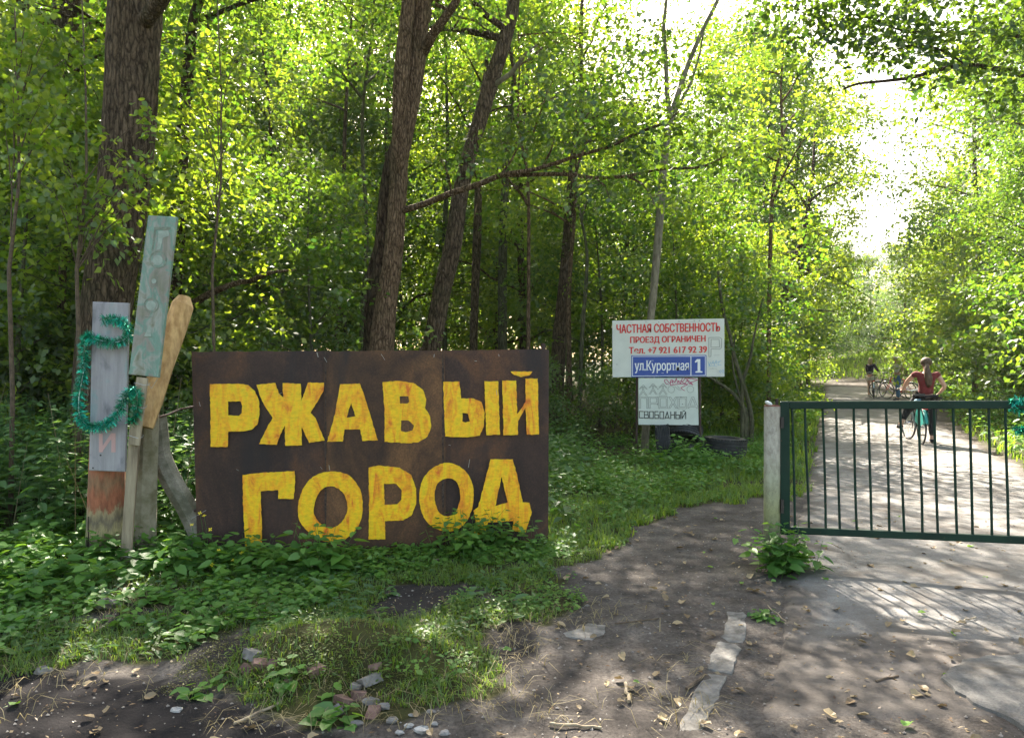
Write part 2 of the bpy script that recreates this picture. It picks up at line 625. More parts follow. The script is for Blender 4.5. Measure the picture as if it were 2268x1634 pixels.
def crown(parent, seed, clumps, per=16, L=.07, mat='leaf_mid', spray_r=.3, kind='d', aspect=.62, name='crown', up=.9, rnd=.45):
    me = crown_mesh(name, seed, clumps, per, L, spray_r, kind, aspect, rootof(parent), up, rnd)
    TRI[0] += len(me.loops) // 2
    return mesh_obj(name, me, M[mat], parent)


def branchwork(rng, start, dirs_end, r0, sag=.0, wig=.08, steps=6):
    a = np.array(start, float); b = np.array(dirs_end, float)
    L = np.linalg.norm(b - a)
    pts = []
    for i in range(steps + 1):
        t = i / steps
        p = a + (b - a) * t
        p[2] += math.sin(t * math.pi) * sag * L
        if 0 < i < steps: p += rng.normal(size=3) * wig * L / steps
        pts.append(p)
    return pts, [r0 * (1 - .8 * i / steps) for i in range(steps + 1)]


def path_at(path, z):
    for a, b in zip(path[:-1], path[1:]):
        if a[2] <= z <= b[2]:
            t = (z - a[2]) / max(1e-6, b[2] - a[2])
            return a + (b - a) * t
    return path[-1]


def tree_px(name, label, Y, pts, top, mat='bark', seed=1, base_extra=0.1, n=12, group=None, sub=4, dY=0.0, cat='tree'):
    """trunk through pixel points (px,py,width_px) at depth Y, down to the ground and up to `top` metres. returns root, path, radii"""
    rng = np.random.default_rng(seed)
    W3 = []
    for (px, py, w) in pts:
        p = P(px, py, Y + dY * (HZ - py) / 800)
        W3.append((p.x, p.y, p.z, w * Y / F / 2))
    W3 = sorted(W3, key=lambda q: q[2])
    lo, nx = np.array(W3[0]), np.array(W3[1])
    if lo[2] > 0.02:
        sl = (nx - lo)[:2] / max(.1, nx[2] - lo[2])
        z = lo[2]
        W3.insert(0, (lo[0] - sl[0] * z * .5, lo[1] - sl[1] * z * .5, -0.08, lo[3] * (1.22 + base_extra)))
        W3.insert(1, (lo[0] - sl[0] * z * .4, lo[1] - sl[1] * z * .4, 0.25, lo[3] * 1.08))
    hi, pv = np.array(W3[-1]), np.array(W3[-2])
    if top > hi[2]:
        sl = (hi - pv)[:2] / max(.1, hi[2] - pv[2])
        k = 4
        for i in range(1, k + 1):
            z = hi[2] + (top - hi[2]) * i / k
            W3.append((hi[0] + sl[0] * (z - hi[2]) * .7 + rng.normal() * .12, hi[1] + sl[1] * (z - hi[2]) * .7, z, hi[3] * (1 - .85 * i / k)))
    sm = smoothpath(W3, sub)
    base = Vector((sm[0][0], sm[0][1], 0))
    root = thing(name, label, cat, base, group)
    m = MB()
    m.tube([q[:3] for q in sm], [max(.008, q[3]) for q in sm], n, True, .05, seed)
    m.build('trunk', M[mat], root, smooth=True)
    return root, [q[:3] for q in sm], [q[3] for q in sm]


def limbs(root, path, spec, seed, mat='bark', n=6, name='branch'):
    """spec rows: z, azimuth deg, length, rise, r0 -> list of end points, one branch part"""
    rng = np.random.default_rng(seed)
    m = MB(); ends = []
    for (z, az, L, rise, r0) in spec:
        a = path_at(path, z)
        az = math.radians(az)
        e = a + np.array([math.sin(az) * L, math.cos(az) * L, rise])
        pts, rr = branchwork(rng, a, e, r0, .06)
        m.tube(pts, rr, n, False)
        ends.append(e); ends.append(np.array(pts[3]))
        for q in range(3):
            i = int(rng.integers(2, 5))
            e2 = pts[i] + rng.normal(size=3) * np.array([.35, .35, .15]) * L + (e - a) * .3
            p2, r2 = branchwork(rng, pts[i], e2, rr[i] * .55, .03)
            m.tube(p2, r2, 5, False)
            ends.append(e2)
    m.build(name, M[mat], root, smooth=True)
    return ends


# ------------------------------------------------------------ ground
ROAD_L0, ROAD_SL = -0.33, 0.43


def road_l(y): return ROAD_L0 + ROAD_SL * y + 0.10 * (vnoise(y * 1.3, 0 * y, 5) - .5)
def road_r(y): return 2.75 + 0.425 * y + 0.16 * (vnoise(y * 1.1, 0 * y + 3, 9) - .5)


BARE = [(-200, 1530), (200, 1455), (430, 1490), (540, 1560), (700, 1600), (900, 1610), (1060, 1540), (1170, 1480), (1185, 1400),
        (1275, 1330), (1235, 1290), (1310, 1235), (1400, 1178), (1500, 1130), (1600, 1112), (1790, 1100), (1790, 1069), (1805, 968), (1816, 911), (1829, 846),
        (1842, 803), (1880, 812), (1960, 832), (2060, 862), (2119, 944), (2217, 1008), (2268, 1034), (2500, 1150), (3500, 1500), (3500, 2600), (-900, 2600)]
HOLES = [[(800, 1345), (860, 1300), (1000, 1300), (1080, 1320), (1060, 1360), (980, 1375), (860, 1380)],
         [(410, 1480), (440, 1430), (520, 1410), (600, 1400), (560, 1450), (500, 1500)],
         [(200, 1360), (260, 1335), (330, 1340), (330, 1380), (250, 1400)],
         [(1060, 1440), (1110, 1400), (1180, 1395), (1190, 1470), (1110, 1500)]]


def bare_mask(x, y):
    """1 where no plants grow"""
    px, py = proj(x, y)
    j = 26 * np.clip((py - 800) / 500, .02, 1.2)
    px = px + (fbm(np.asarray(x) * 3, np.asarray(y) * 3, 3) - .5) * j * 4
    py = py + (fbm(np.asarray(x) * 3 + 40, np.asarray(y) * 3, 4) - .5) * j * 2.4
    b = inpoly(px, py, BARE)
    qx = px + (fbm(np.asarray(x) * 7, np.asarray(y) * 7, 71) - .5) * 150; qy = py + (fbm(np.asarray(x) * 7 + 5, np.asarray(y) * 7, 72) - .5) * 60
    for h in HOLES: b |= inpoly(qx, qy, h)
    b &= np.asarray(y) < 75
    b &= ~((((np.asarray(x) - 36) / 9.5) ** 2 + ((np.asarray(y) - 64) / 16) ** 2) < 2.2)
    # side path to the right
    xs = np.asarray(x); ys = np.asarray(y)
    b |= (np.abs(ys - (27 + (xs - 12) * .10)) < 1.1) & (xs > 12) & (xs < 60)
    return b


def gz(x, y):
    x = np.asarray(x, float); y = np.asarray(y, float)
    z = (fbm(x * .7, y * .7, 11) - .5) * .05
    onroad = np.clip(np.minimum(x - (ROAD_L0 + ROAD_SL * y) + .15, (2.75 + .425 * y) - x + .15) / .25, 0, 1)
    z = z * (1 - onroad) - .022 * onroad * np.clip((y - 3.8) / .7, 0, 1) * (y < 70)
    z = z + .16 * np.exp(-(((x + .92) / .52) ** 2 + ((y - 3.72) / .30) ** 2) ** 1.3)
    z = z + .05 * np.exp(-(((x + .3) / .5) ** 2 + ((y - 4.3) / .4) ** 2))
    z = z + np.where(x < -1.5, np.clip((-1.5 - x) * .035, 0, .12), 0) * np.clip((y - 3.2) / 2, 0, 1)
    # bank on the far right of the road and the slope beyond the bend
    z = z + 2.6 * np.exp(-(((x - 36) / 9.5) ** 2 + ((y - 64) / 16) ** 2)) * (1 - onroad * .0)
    return z


def grow(a, b, s0, k):
    out = [a]; s = s0
    while out[-1] < b:
        out.append(out[-1] + s); s *= k
    return out


xs = np.array(sorted([-v for v in grow(6.06, 500, .1, 1.09)]) + list(np.arange(-6, 6.01, .05)) + grow(6.06, 500, .1, 1.09))
ys = np.array([-60, -20, -8, -3, 0, 1.2] + list(np.arange(2.0, 9.01, .05)) + grow(9.1, 700, .1, 1.05))
GX, GY = np.meshgrid(xs, ys)
fine = ((np.abs(GX) < 7) & (GY > 1.9) & (GY < 9.5)).astype(float)
GZ = gz(GX, GY) + fine * ((fbm(GX * 9, GY * 9, 21) - .5) * .022 + (fbm(GX * 30, GY * 30, 22, 2) - .5) * .012)
nx_, ny_ = len(xs), len(ys)
I = np.arange(nx_ * ny_).reshape(ny_, nx_)
Q = np.stack([I[:-1, :-1], I[:-1, 1:], I[1:, 1:], I[1:, :-1]], -1).reshape(-1, 4)
gm = np_mesh('ground', np.stack([GX, GY, GZ], -1).reshape(-1, 3), Q, smooth=True)
px_, py_ = proj(GX.ravel(), GY.ravel())
bm_ = bare_mask(GX.ravel(), GY.ravel()).astype(np.float32)
DARK = [(-900, 1520), (-300, 1500), (150, 1490), (420, 1510), (560, 1575), (700, 1620), (860, 1640), (1000, 1660), (1000, 2600), (-900, 2600)]  # near-black soil, with the shade at bottom left put into its colour
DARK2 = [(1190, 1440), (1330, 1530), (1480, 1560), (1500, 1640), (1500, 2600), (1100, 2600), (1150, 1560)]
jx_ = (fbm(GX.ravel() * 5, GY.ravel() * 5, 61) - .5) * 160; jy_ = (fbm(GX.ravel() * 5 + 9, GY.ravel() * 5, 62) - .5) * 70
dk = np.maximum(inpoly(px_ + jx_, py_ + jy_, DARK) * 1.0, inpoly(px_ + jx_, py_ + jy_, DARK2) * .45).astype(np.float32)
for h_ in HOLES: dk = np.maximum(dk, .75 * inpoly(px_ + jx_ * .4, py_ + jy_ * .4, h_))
veg_n = fbm(GX.ravel() * 3, GY.ravel() * 3, 63)
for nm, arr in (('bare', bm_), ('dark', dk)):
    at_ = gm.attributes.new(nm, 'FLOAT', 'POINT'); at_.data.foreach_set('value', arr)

m, nt_, N, L, B = newmat('soil')
B.inputs['Roughness'].default_value = .95; B.inputs['Specular IOR Level'].default_value = .15
n1 = noise_node(N, L, 3.5, 8, .7)
path = ramp(N, [(.3, (.052, .045, .040)), (.5, (.105, .092, .082)), (.72, (.19, .168, .150))], n1.outputs['Fac'], L)
n2 = noise_node(N, L, 55, 5, .75)
speck = ramp(N, [(.35, (.45, .43, .42)), (.55, (1, 1, 1)), (.75, (1.5, 1.45, 1.4))], n2.outputs['Fac'], L)
mul = N.new('ShaderNodeMix'); mul.data_type = 'RGBA'; mul.blend_type = 'MULTIPLY'; mul.inputs['Factor'].default_value = .8
L.new(path.outputs[0], mul.inputs['A']); L.new(speck.outputs[0], mul.inputs['B'])
veg = ramp(N, [(.3, (.03, .028, .014)), (.7, (.07, .075, .022))], n1.outputs['Fac'], L)
ab = N.new('ShaderNodeAttribute'); ab.attribute_name = 'bare'
mx1 = N.new('ShaderNodeMix'); mx1.data_type = 'RGBA'
L.new(ab.outputs['Fac'], mx1.inputs['Factor']); L.new(veg.outputs[0], mx1.inputs['A']); L.new(mul.outputs['Result'], mx1.inputs['B'])
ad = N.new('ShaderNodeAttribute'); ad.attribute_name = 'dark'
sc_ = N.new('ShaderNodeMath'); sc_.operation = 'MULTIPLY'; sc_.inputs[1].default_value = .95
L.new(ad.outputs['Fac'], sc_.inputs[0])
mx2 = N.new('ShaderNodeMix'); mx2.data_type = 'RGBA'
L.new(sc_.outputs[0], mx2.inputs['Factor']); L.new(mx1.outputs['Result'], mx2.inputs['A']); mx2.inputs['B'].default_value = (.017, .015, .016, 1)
L.new(mx2.outputs['Result'], B.inputs['Base Color'])
bp = N.new('ShaderNodeBump'); bp.inputs['Strength'].default_value = .8; bp.inputs['Distance'].default_value = .012
L.new(n2.outputs['Fac'], bp.inputs['Height']); L.new(bp.outputs[0], B.inputs['Normal'])
M['soil'] = m
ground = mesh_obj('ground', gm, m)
tag(ground, kind='structure')

# ---- the old concrete road: a sheet with ragged edges, plus raised broken slab in front
yy = np.array(list(np.arange(2.9, 14, .08)) + grow(14.1, 66, .12, 1.03))
nc = 40
RV = []
for y in yy:
    a = float(road_l(y)); b = float(road_r(y))
    t = np.linspace(0, 1, nc)
    sidej = (fbm(t * 3, t * 0 + y * 2, 31) - .5)
    X = a + (b - a) * t
    X[0] += (vnoise(y * 6, 1.0, 3) - .5) * .12; X[-1] += (vnoise(y * 6, 2.0, 3) - .5) * .16
    Z = np.full(nc, .004) + (fbm(X * 1.5, X * 0 + y * 1.5, 33) - .5) * .010
    Z[0] = Z[-1] = -.02
    Z = Z + gz(X, np.full(nc, y)) * (y < 4.5) + (.004 if y < 4.5 else 0)
    if y < 3.1: Z = Z - .05
    RV.append(np.stack([X, np.full(nc, y), Z], -1))
# beyond the far end the road bends left
RV = np.array(RV)
for i, y in enumerate(yy):
    if y > 40: RV[i, :, 0] -= ((y - 40) / 26) ** 2 * 3.0
I = np.arange(len(yy) * nc).reshape(len(yy), nc)
Q = np.stack([I[:-1, :-1], I[:-1, 1:], I[1:, 1:], I[1:, :-1]], -1).reshape(-1, 4)
rm = np_mesh('road', RV.reshape(-1, 3), Q, smooth=True)
rx, ry = RV[:, :, 0].ravel(), RV[:, :, 1].ravel()
edge = np.minimum(rx - (ROAD_L0 + ROAD_SL * ry), (2.75 + .425 * ry) - rx)
mud = np.clip((4.35 - ry + (fbm(rx * 1.6, ry * 1.6, 51) - .5) * 2.2 - .35 * (rx > 2.6)) / .35, 0, 1)
mud = np.maximum(mud, np.clip((.22 - edge + (fbm(rx * 4, ry * 4, 52) - .5) * .5) / .12, 0, 1))
at_ = rm.attributes.new('mud', 'FLOAT', 'POINT'); at_.data.foreach_set('value', mud.astype(np.float32))


def concrete(name, c1, c2, dirt, dirtpos=(.48, .62), sc=2.2, mudmix=False):
    m, nt_, N, L, B = newmat(name)
    B.inputs['Roughness'].default_value = .9; B.inputs['Specular IOR Level'].default_value = .2
    n1 = noise_node(N, L, 9, 8, .7)
    r = ramp(N, [(.32, c1), (.68, c2)], n1.outputs['Fac'], L)
    n3 = noise_node(N, L, 90, 3, .7)
    sp_ = ramp(N, [(.3, (.7, .7, .7)), (.7, (1.15, 1.15, 1.15))], n3.outputs['Fac'], L)
    mu = N.new('ShaderNodeMix'); mu.data_type = 'RGBA'; mu.blend_type = 'MULTIPLY'; mu.inputs['Factor'].default_value = 1
    L.new(r.outputs[0], mu.inputs['A']); L.new(sp_.outputs[0], mu.inputs['B'])
    n2 = noise_node(N, L, sc, 9, .68, dist=.4)
    rd = ramp(N, [(dirtpos[0], (1, 1, 1)), (dirtpos[1], (0, 0, 0))], n2.outputs['Fac'], L)
    mx = N.new('ShaderNodeMix'); mx.data_type = 'RGBA'
    L.new(rd.outputs[0], mx.inputs['Factor']); L.new(mu.outputs['Result'], mx.inputs['A']); mx.inputs['B'].default_value = (*dirt, 1)
    res = mx.outputs['Result']
    if mudmix:
        n5 = noise_node(N, L, 3.5, 8, .7); pth = ramp(N, [(.3, (.052, .045, .040)), (.5, (.105, .092, .082)), (.72, (.19, .168, .150))], n5.outputs['Fac'], L)
        mm = N.new('ShaderNodeMix'); mm.data_type = 'RGBA'; am = N.new('ShaderNodeAttribute'); am.attribute_name = 'mud'
        L.new(am.outputs['Fac'], mm.inputs['Factor']); L.new(res, mm.inputs['A']); L.new(pth.outputs[0], mm.inputs['B']); res = mm.outputs['Result']
    L.new(res, B.inputs['Base Color'])
    b = N.new('ShaderNodeBump'); b.inputs['Strength'].default_value = .6; b.inputs['Distance'].default_value = .008
    L.new(n3.outputs['Fac'], b.inputs['Height']); L.new(b.outputs[0], B.inputs['Normal'])
    return m


M['road'] = concrete('road_concrete', (.18, .17, .16), (.29, .28, .265), (.135, .12, .105), (.36, .54), mudmix=True)
M['slab'] = concrete('slab_concrete', (.125, .12, .115), (.20, .195, .185), (.10, .088, .075), (.36, .50), 3)
M['concrete'] = concrete('weathered_concrete', (.24, .215, .17), (.38, .345, .28), (.12, .115, .08), (.40, .60), 5)
road = mesh_obj('road', rm, M['road'])
tag(road, kind='structure')
side = MB()
sxs = np.linspace(12.5, 58, 30)
side.V = []; tmpv = []
for sx in sxs:
    cyy = 27 + (sx - 12) * .10
    tmpv += [(sx, cyy - 1.0 + .2 * (vnoise(sx, 1., 6) - .5), float(gz(sx, cyy - 1)) + .03), (sx, cyy + 1.0 + .2 * (vnoise(sx, 4., 6) - .5), float(gz(sx, cyy + 1)) + .03)]
side.add(tmpv, [(2 * i, 2 * i + 2, 2 * i + 3, 2 * i + 1) for i in range(29)])
tag(side.build('path', simple('sand_path', (.36, .32, .25), .95, var=.15)), kind='structure')


def slab_poly(name, poly, z0, z1, mat, parent, seed=0, rough=.02, px=True):
    """a low broken concrete piece; outline in pixels on the ground"""
    rng = random.Random(seed)
    pts = [G(*q) for q in poly] if px else [Vector((q[0], q[1], 0)) for q in poly]
    out = []
    for i, a in enumerate(pts):
        b = pts[(i + 1) % len(pts)]
        k = max(1, int((b - a).length / .05))
        for q in range(k):
            p = a.lerp(b, q / k)
            out.append((p.x + rng.uniform(-rough, rough), p.y + rng.uniform(-rough, rough)))
    c = (sum(p[0] for p in out) / len(out), sum(p[1] for p in out) / len(out))
    n = len(out); V = []
    for (s_, z) in ((1.03, z0), (1.0, z1 - .006), (.96, z1), (.5, z1 + .004)):
        for (x, y) in out:
            V.append((c[0] + (x - c[0]) * s_, c[1] + (y - c[1]) * s_, z + rng.uniform(-.002, .002)))
    V.append((c[0], c[1], z1 + .003))
    Fs = []
    for k in range(3):
        for i in range(n):
            j = (i + 1) % n
            Fs.append((k * n + i, k * n + j, (k + 1) * n + j, (k + 1) * n + i))
    for i in range(n):
        Fs.append((3 * n + i, 3 * n + (i + 1) % n, 4 * n))
    m = MB(); m.add(V, Fs)
    return m.build(name, mat, parent)


M['kerb'] = simple('kerb_concrete', (.10, .094, .084), .95, scale=14, col2=(.26, .245, .225), bump=.8, bscale=70)
slab_poly('kerb_stone', [(1600, 1415), (1612, 1358), (1650, 1358), (1655, 1400), (1642, 1428), (1618, 1424)], -.05, .012, M['kerb'], ground, 1, .010)
slab_poly('kerb_stone', [(1570, 1462), (1590, 1420), (1630, 1432), (1640, 1440), (1622, 1492), (1568, 1484)], -.05, .011, M['kerb'], ground, 2, .010)
slab_poly('kerb_stone', [(1494, 1650), (1513, 1590), (1541, 1522), (1566, 1490), (1610, 1498), (1590, 1545), (1566, 1590), (1548, 1650)], -.05, .005, M['kerb'], ground, 3, .007)
slab_poly('concrete_slab', [(1228, 1410), (1275, 1400), (1300, 1385), (1345, 1388), (1335, 1412), (1310, 1425), (1270, 1418)], -.05, .017, M['kerb'], ground, 4, .01)
slab_poly('concrete_slab', [(2085, 1508), (2130, 1468), (2268, 1452), (2600, 1450), (2700, 1700), (2330, 1660), (2250, 1605), (2180, 1575), (2120, 1540)], -.05, .026, M['slab'], ground, 5, .012)
# ------------------------------------------------------------ rusty sheet sign with hand painted words
def rustmat(name, hue=0):
    m, nt_, N, L, B = newmat(name)
    B.inputs['Roughness'].default_value = .62; B.inputs['Specular IOR Level'].default_value = .35
    n1 = noise_node(N, L, 2.1, 9, .68, dist=.8, sc3=(1, 1, .7))
    a = (.034, .019, .016); b = (.056, .031, .024); c = (.115, .052, .026)
    if hue: a, b, c = (.042, .023, .016), (.085, .043, .023), (.165, .082, .036)
    r = ramp(N, [(.36, a), (.5, b), (.64, c)], n1.outputs['Fac'], L)
    n2 = noise_node(N, L, 75, 4, .8)
    r2 = ramp(N, [(.35, (.68, .68, .68)), (.58, (1.15, 1.12, 1.1)), (.72, (2.0, 1.7, 1.45))], n2.outputs['Fac'], L)
    mu = N.new('ShaderNodeMix'); mu.data_type = 'RGBA'; mu.blend_type = 'MULTIPLY'; mu.inputs['Factor'].default_value = 1
    L.new(r.outputs[0], mu.inputs['A']); L.new(r2.outputs[0], mu.inputs['B'])
    n3 = noise_node(N, L, 3.2, 6, .6, sc3=(1.4, 1.4, .25), dist=.3)      # dark run-off stains
    r3 = ramp(N, [(.56, (0, 0, 0)), (.68, (.75, .75, .75))], n3.outputs['Fac'], L)
    mx = N.new('ShaderNodeMix'); mx.data_type = 'RGBA'
    L.new(r3.outputs[0], mx.inputs['Factor']); L.new(mu.outputs['Result'], mx.inputs['A']); mx.inputs['B'].default_value = (.020, .016, .018, 1)
    L.new(mx.outputs['Result'], B.inputs['Base Color'])
    bu = N.new('ShaderNodeBump'); bu.inputs['Strength'].default_value = .35; bu.inputs['Distance'].default_value = .004
    L.new(n2.outputs['Fac'], bu.inputs['Height']); L.new(bu.outputs[0], B.inputs['Normal'])
    return m


M['rust'] = rustmat('rust_dark'); M['rust_warm'] = rustmat('rust_warm', 1)
m, nt_, N, L, B = newmat('yellow_paint')
n1 = noise_node(N, L, 13, 7, .62, sc3=(1, 1, .30), dist=1.4)
r = ramp(N, [(.28, (.80, .58, .01)), (.45, (.95, .57, .004)), (.58, (.90, .38, .006)), (.70, (.72, .15, .012))], n1.outputs['Fac'], L)
n2 = noise_node(N, L, 46, 4, .7, sc3=(.6, .6, 1.4))
r2 = ramp(N, [(.30, (.78, .78, .7)), (.6, (1.05, 1.05, 1.05))], n2.outputs['Fac'], L)
mu = N.new('ShaderNodeMix'); mu.data_type = 'RGBA'; mu.blend_type = 'MULTIPLY'; mu.inputs['Factor'].default_value = 1
L.new(r.outputs[0], mu.inputs['A']); L.new(r2.outputs[0], mu.inputs['B'])
L.new(mu.outputs['Result'], B.inputs['Base Color']); B.inputs['Roughness'].default_value = .55
M['yellow'] = m

SL = P(424, 1234, 5.70); SR = P(1216, 1200, 6.10)
SP = Plane((SL.x, SL.y, 0), (SR.x, SR.y, 0), (SL.x, SL.y, 1))
sign = thing('rusty_sign', 'wide rusty brown steel sign hand painted with two yellow words among the plants', 'sign', (SL.x, SL.y, 0))


def sheet(poly, off, th, mat, bend):
    """poly: outline in pixels going round (top edge first); small out-of-plane waviness"""
    m_ = MB(); rng = random.Random(bend)
    k = 16; nr = 10
    (tlx, tly), (trx, try_), (brx, bry), (blx, bly) = poly
    fr = []; bk = []
    for j in range(nr + 1):
        for i in range(k + 1):
            u = i / k; v = j / nr
            x = (tlx * (1 - u) + trx * u) * (1 - v) + (blx * (1 - u) + brx * u) * v
            y = (tly * (1 - u) + try_ * u) * (1 - v) + (bly * (1 - u) + bry * u) * v
            w = .006 * math.sin(u * 3 + bend) * math.sin(v * 2.5 + bend * 2)
            if j == 0: y += rng.uniform(-.8, .8)
            fr.append(SP.at(x, y, off + w)); bk.append(SP.at(x, y, off + w - th))
    n_ = (k + 1) * (nr + 1)
    Fs = []
    for j in range(nr):
        for i in range(k):
            a = j * (k + 1) + i
            Fs.append((a, a + k + 1, a + k + 2, a + 1)); Fs.append((a + n_, a + 1 + n_, a + k + 2 + n_, a + k + 1 + n_))
    bd = [i for i in range(k + 1)] + [(j + 1) * (k + 1) - 1 for j in range(1, nr + 1)] + [nr * (k + 1) + i for i in range(k - 1, -1, -1)] + [j * (k + 1) for j in range(nr - 1, 0, -1)]
    for a, b in zip(bd, bd[1:] + bd[:1]):
        Fs.append((a, b, b + n_, a + n_))
    m_.add(fr + bk, Fs)
    return m_.build('steel_sheet', mat, sign, smooth=False)


sheet([(424, 779), (724, 777), (727, 1240), (438, 1240)], 0, .003, M['rust'], 1)
sheet([(716, 778), (985, 776), (988, 1230), (722, 1240)], .016, .003, M['rust_warm'], 2.2)
sheet([(978, 776), (1216, 774), (1214, 1206), (982, 1234)], 0.002, .003, M['rust'], 3.1)
for k_, xs_ in enumerate((721, 981)):
    m_ = MB(); rg = random.Random(k_)
    for j in range(26):
        y0_ = 778 + j * 17.3; w_ = rg.uniform(.8, 2.6)
        m_.quad(*[SP.at(q[0] + rg.uniform(-.6, .6), q[1], .0215) for q in ((xs_ - w_, y0_ + 17.3), (xs_ + w_, y0_ + 17.3), (xs_ + w_, y0_), (xs_ - w_, y0_))])
    m_.build('seam', simple('seam_rust', (.018, .013, .012), .9, scale=40, col2=(.09, .06, .045)), sign)
bm = MB()
for (a, b) in (((1203, 760), (1206, 1215)), ((455, 790), (460, 1240)), ((850, 790), (853, 1235))):
    A_ = SP.at(*a, -.05); B_ = SP.at(*b, -.05)
    bm.tube([A_, B_], .018, 8)
for yy_ in (830, 1130):
    bm.tube([SP.at(430, yy_, -.022), SP.at(1210, yy_ - 12, -.022)], .012, 6)
bm.build('frame', M['rust'], sign)


def c2(u, v): return ((450 + u * .4189) * .8901, (830 + v * .4189) * .8901)


LET = [
 [[(172, 300), (340, 296), (400, 305), (440, 340), (465, 400), (468, 480), (455, 540), (420, 570), (370, 580), (282, 582), (278, 672), (176, 672), (176, 480)],
  [(280, 402), (355, 402), (365, 430), (362, 470), (345, 488), (282, 484)]],
 [[(450, 303), (562, 293), (580, 350), (608, 378), (605, 293), (712, 298), (716, 400), (755, 291), (850, 291), (848, 340), (800, 420), (770, 470), (800, 500), (855, 635), (762, 648), (735, 590), (718, 555), (720, 662), (620, 665), (617, 545), (590, 600), (570, 660), (463, 655), (500, 580), (545, 500), (505, 440), (470, 370)]],
 [[(868, 642), (915, 480), (945, 300), (1063, 295), (1100, 400), (1130, 500), (1171, 632), (1078, 637), (1065, 568), (973, 568), (962, 640)],
  [(1012, 410), (1037, 490), (985, 498)]],
 [[(1198, 288), (1290, 280), (1380, 292), (1440, 335), (1458, 390), (1450, 440), (1480, 490), (1488, 550), (1465, 610), (1410, 645), (1340, 650), (1210, 642), (1210, 460)],
  [(1300, 372), (1352, 372), (1357, 405), (1345, 415), (1302, 415)], [(1308, 516), (1350, 514), (1385, 545), (1375, 575), (1335, 585), (1308, 578)]],
 [[(1558, 287), (1655, 284), (1665, 385), (1740, 385), (1785, 405), (1805, 470), (1800, 550), (1775, 605), (1700, 616), (1570, 610)],
  [(1672, 470), (1705, 475), (1718, 520), (1690, 528), (1672, 520)]],
 [[(1803, 282), (1885, 282), (1896, 600), (1815, 602)]],
 [[(1910, 278), (1992, 278), (1998, 478), (2048, 405), (2046, 266), (2120, 266), (2127, 598), (2055, 600), (2048, 440), (2003, 520), (2002, 600), (1916, 603)]],
 [[(1958, 225), (2088, 225), (2070, 248), (2020, 258), (1980, 245)]],
 [[(367, 838), (480, 825), (675, 815), (680, 880), (670, 980), (578, 980), (578, 928), (475, 935), (483, 1255), (382, 1260), (368, 1000)]],
 [[(693, 1080), (700, 980), (740, 890), (800, 835), (880, 816), (970, 822), (1030, 865), (1070, 930), (1085, 1020), (1070, 1120), (1020, 1190), (950, 1235), (880, 1240), (790, 1210), (720, 1140)],
  [(785, 1060), (800, 980), (840, 915), (900, 902), (950, 925), (985, 980), (992, 1050), (965, 1110), (920, 1150), (860, 1155), (810, 1110)]],
 [[(1115, 795), (1170, 782), (1300, 795), (1370, 840), (1398, 920), (1398, 1010), (1370, 1080), (1320, 1108), (1212, 1112), (1215, 1220), (1115, 1222), (1118, 1000)],
  [(1207, 890), (1280, 892), (1312, 930), (1310, 985), (1285, 1012), (1210, 1015)]],
 [[(1415, 950), (1430, 870), (1480, 805), (1560, 762), (1640, 775), (1700, 820), (1735, 890), (1742, 980), (1720, 1080), (1670, 1150), (1600, 1178), (1520, 1165), (1450, 1110), (1420, 1030)],
  [(1505, 950), (1520, 890), (1570, 856), (1625, 862), (1655, 910), (1662, 980), (1640, 1050), (1600, 1085), (1550, 1080), (1515, 1030)]],
 [[(1840, 745), (1972, 745), (2000, 850), (2030, 1000), (2070, 1003), (2085, 1060), (2050, 1178), (1970, 1168), (1975, 1112), (1825, 1120), (1800, 1205), (1740, 1190), (1752, 1120), (1738, 1050), (1765, 1030), (1800, 900)],
  [(1905, 850), (1942, 1000), (1868, 1022)]],
]
def chaikin(lp):
    o = []
    for a, b in zip(lp, lp[1:] + lp[:1]): o += [(a[0] * .75 + b[0] * .25, a[1] * .75 + b[1] * .25), (a[0] * .25 + b[0] * .75, a[1] * .25 + b[1] * .75)]
    return o


for i, loops in enumerate(LET):
    if i in (9, 11): loops = [chaikin(lp) for lp in loops]
    flat_shape('painted_letter', [[c2(*q) for q in lp] for lp in loops], SP, .026, M['yellow'], sign, .0015, jit=.75, seed=i)
M['wire'] = simple('wire', (.45, .45, .43), .35, .9)
wt = MB(); rng = random.Random(4)
for (u, v, du, dv) in ((808, 112, 8, 28), (1190, 122, 22, 34), (1505, 122, -2, 20), (1888, 122, 2, 14), (108, 405, 8, 26), (600, 350, -20, 12), (850, 140, 18, 30), (330, 805, 14, 8),
                       (880, 780, 4, 30), (828, 790, 12, 14), (1716, 745, -8, 50), (60, 1100, 90, -52), (1590, 660, 14, 3), (1745, 162, 14, 2), (1875, 335, 3, 30)):
    a = SP.at(*c2(u, v), .03); b = SP.at(*c2(u + du, v + dv), .034)
    wt.tube([a, b], .0016, 5)
wt.each('wire_tie', M['wire'], sign)

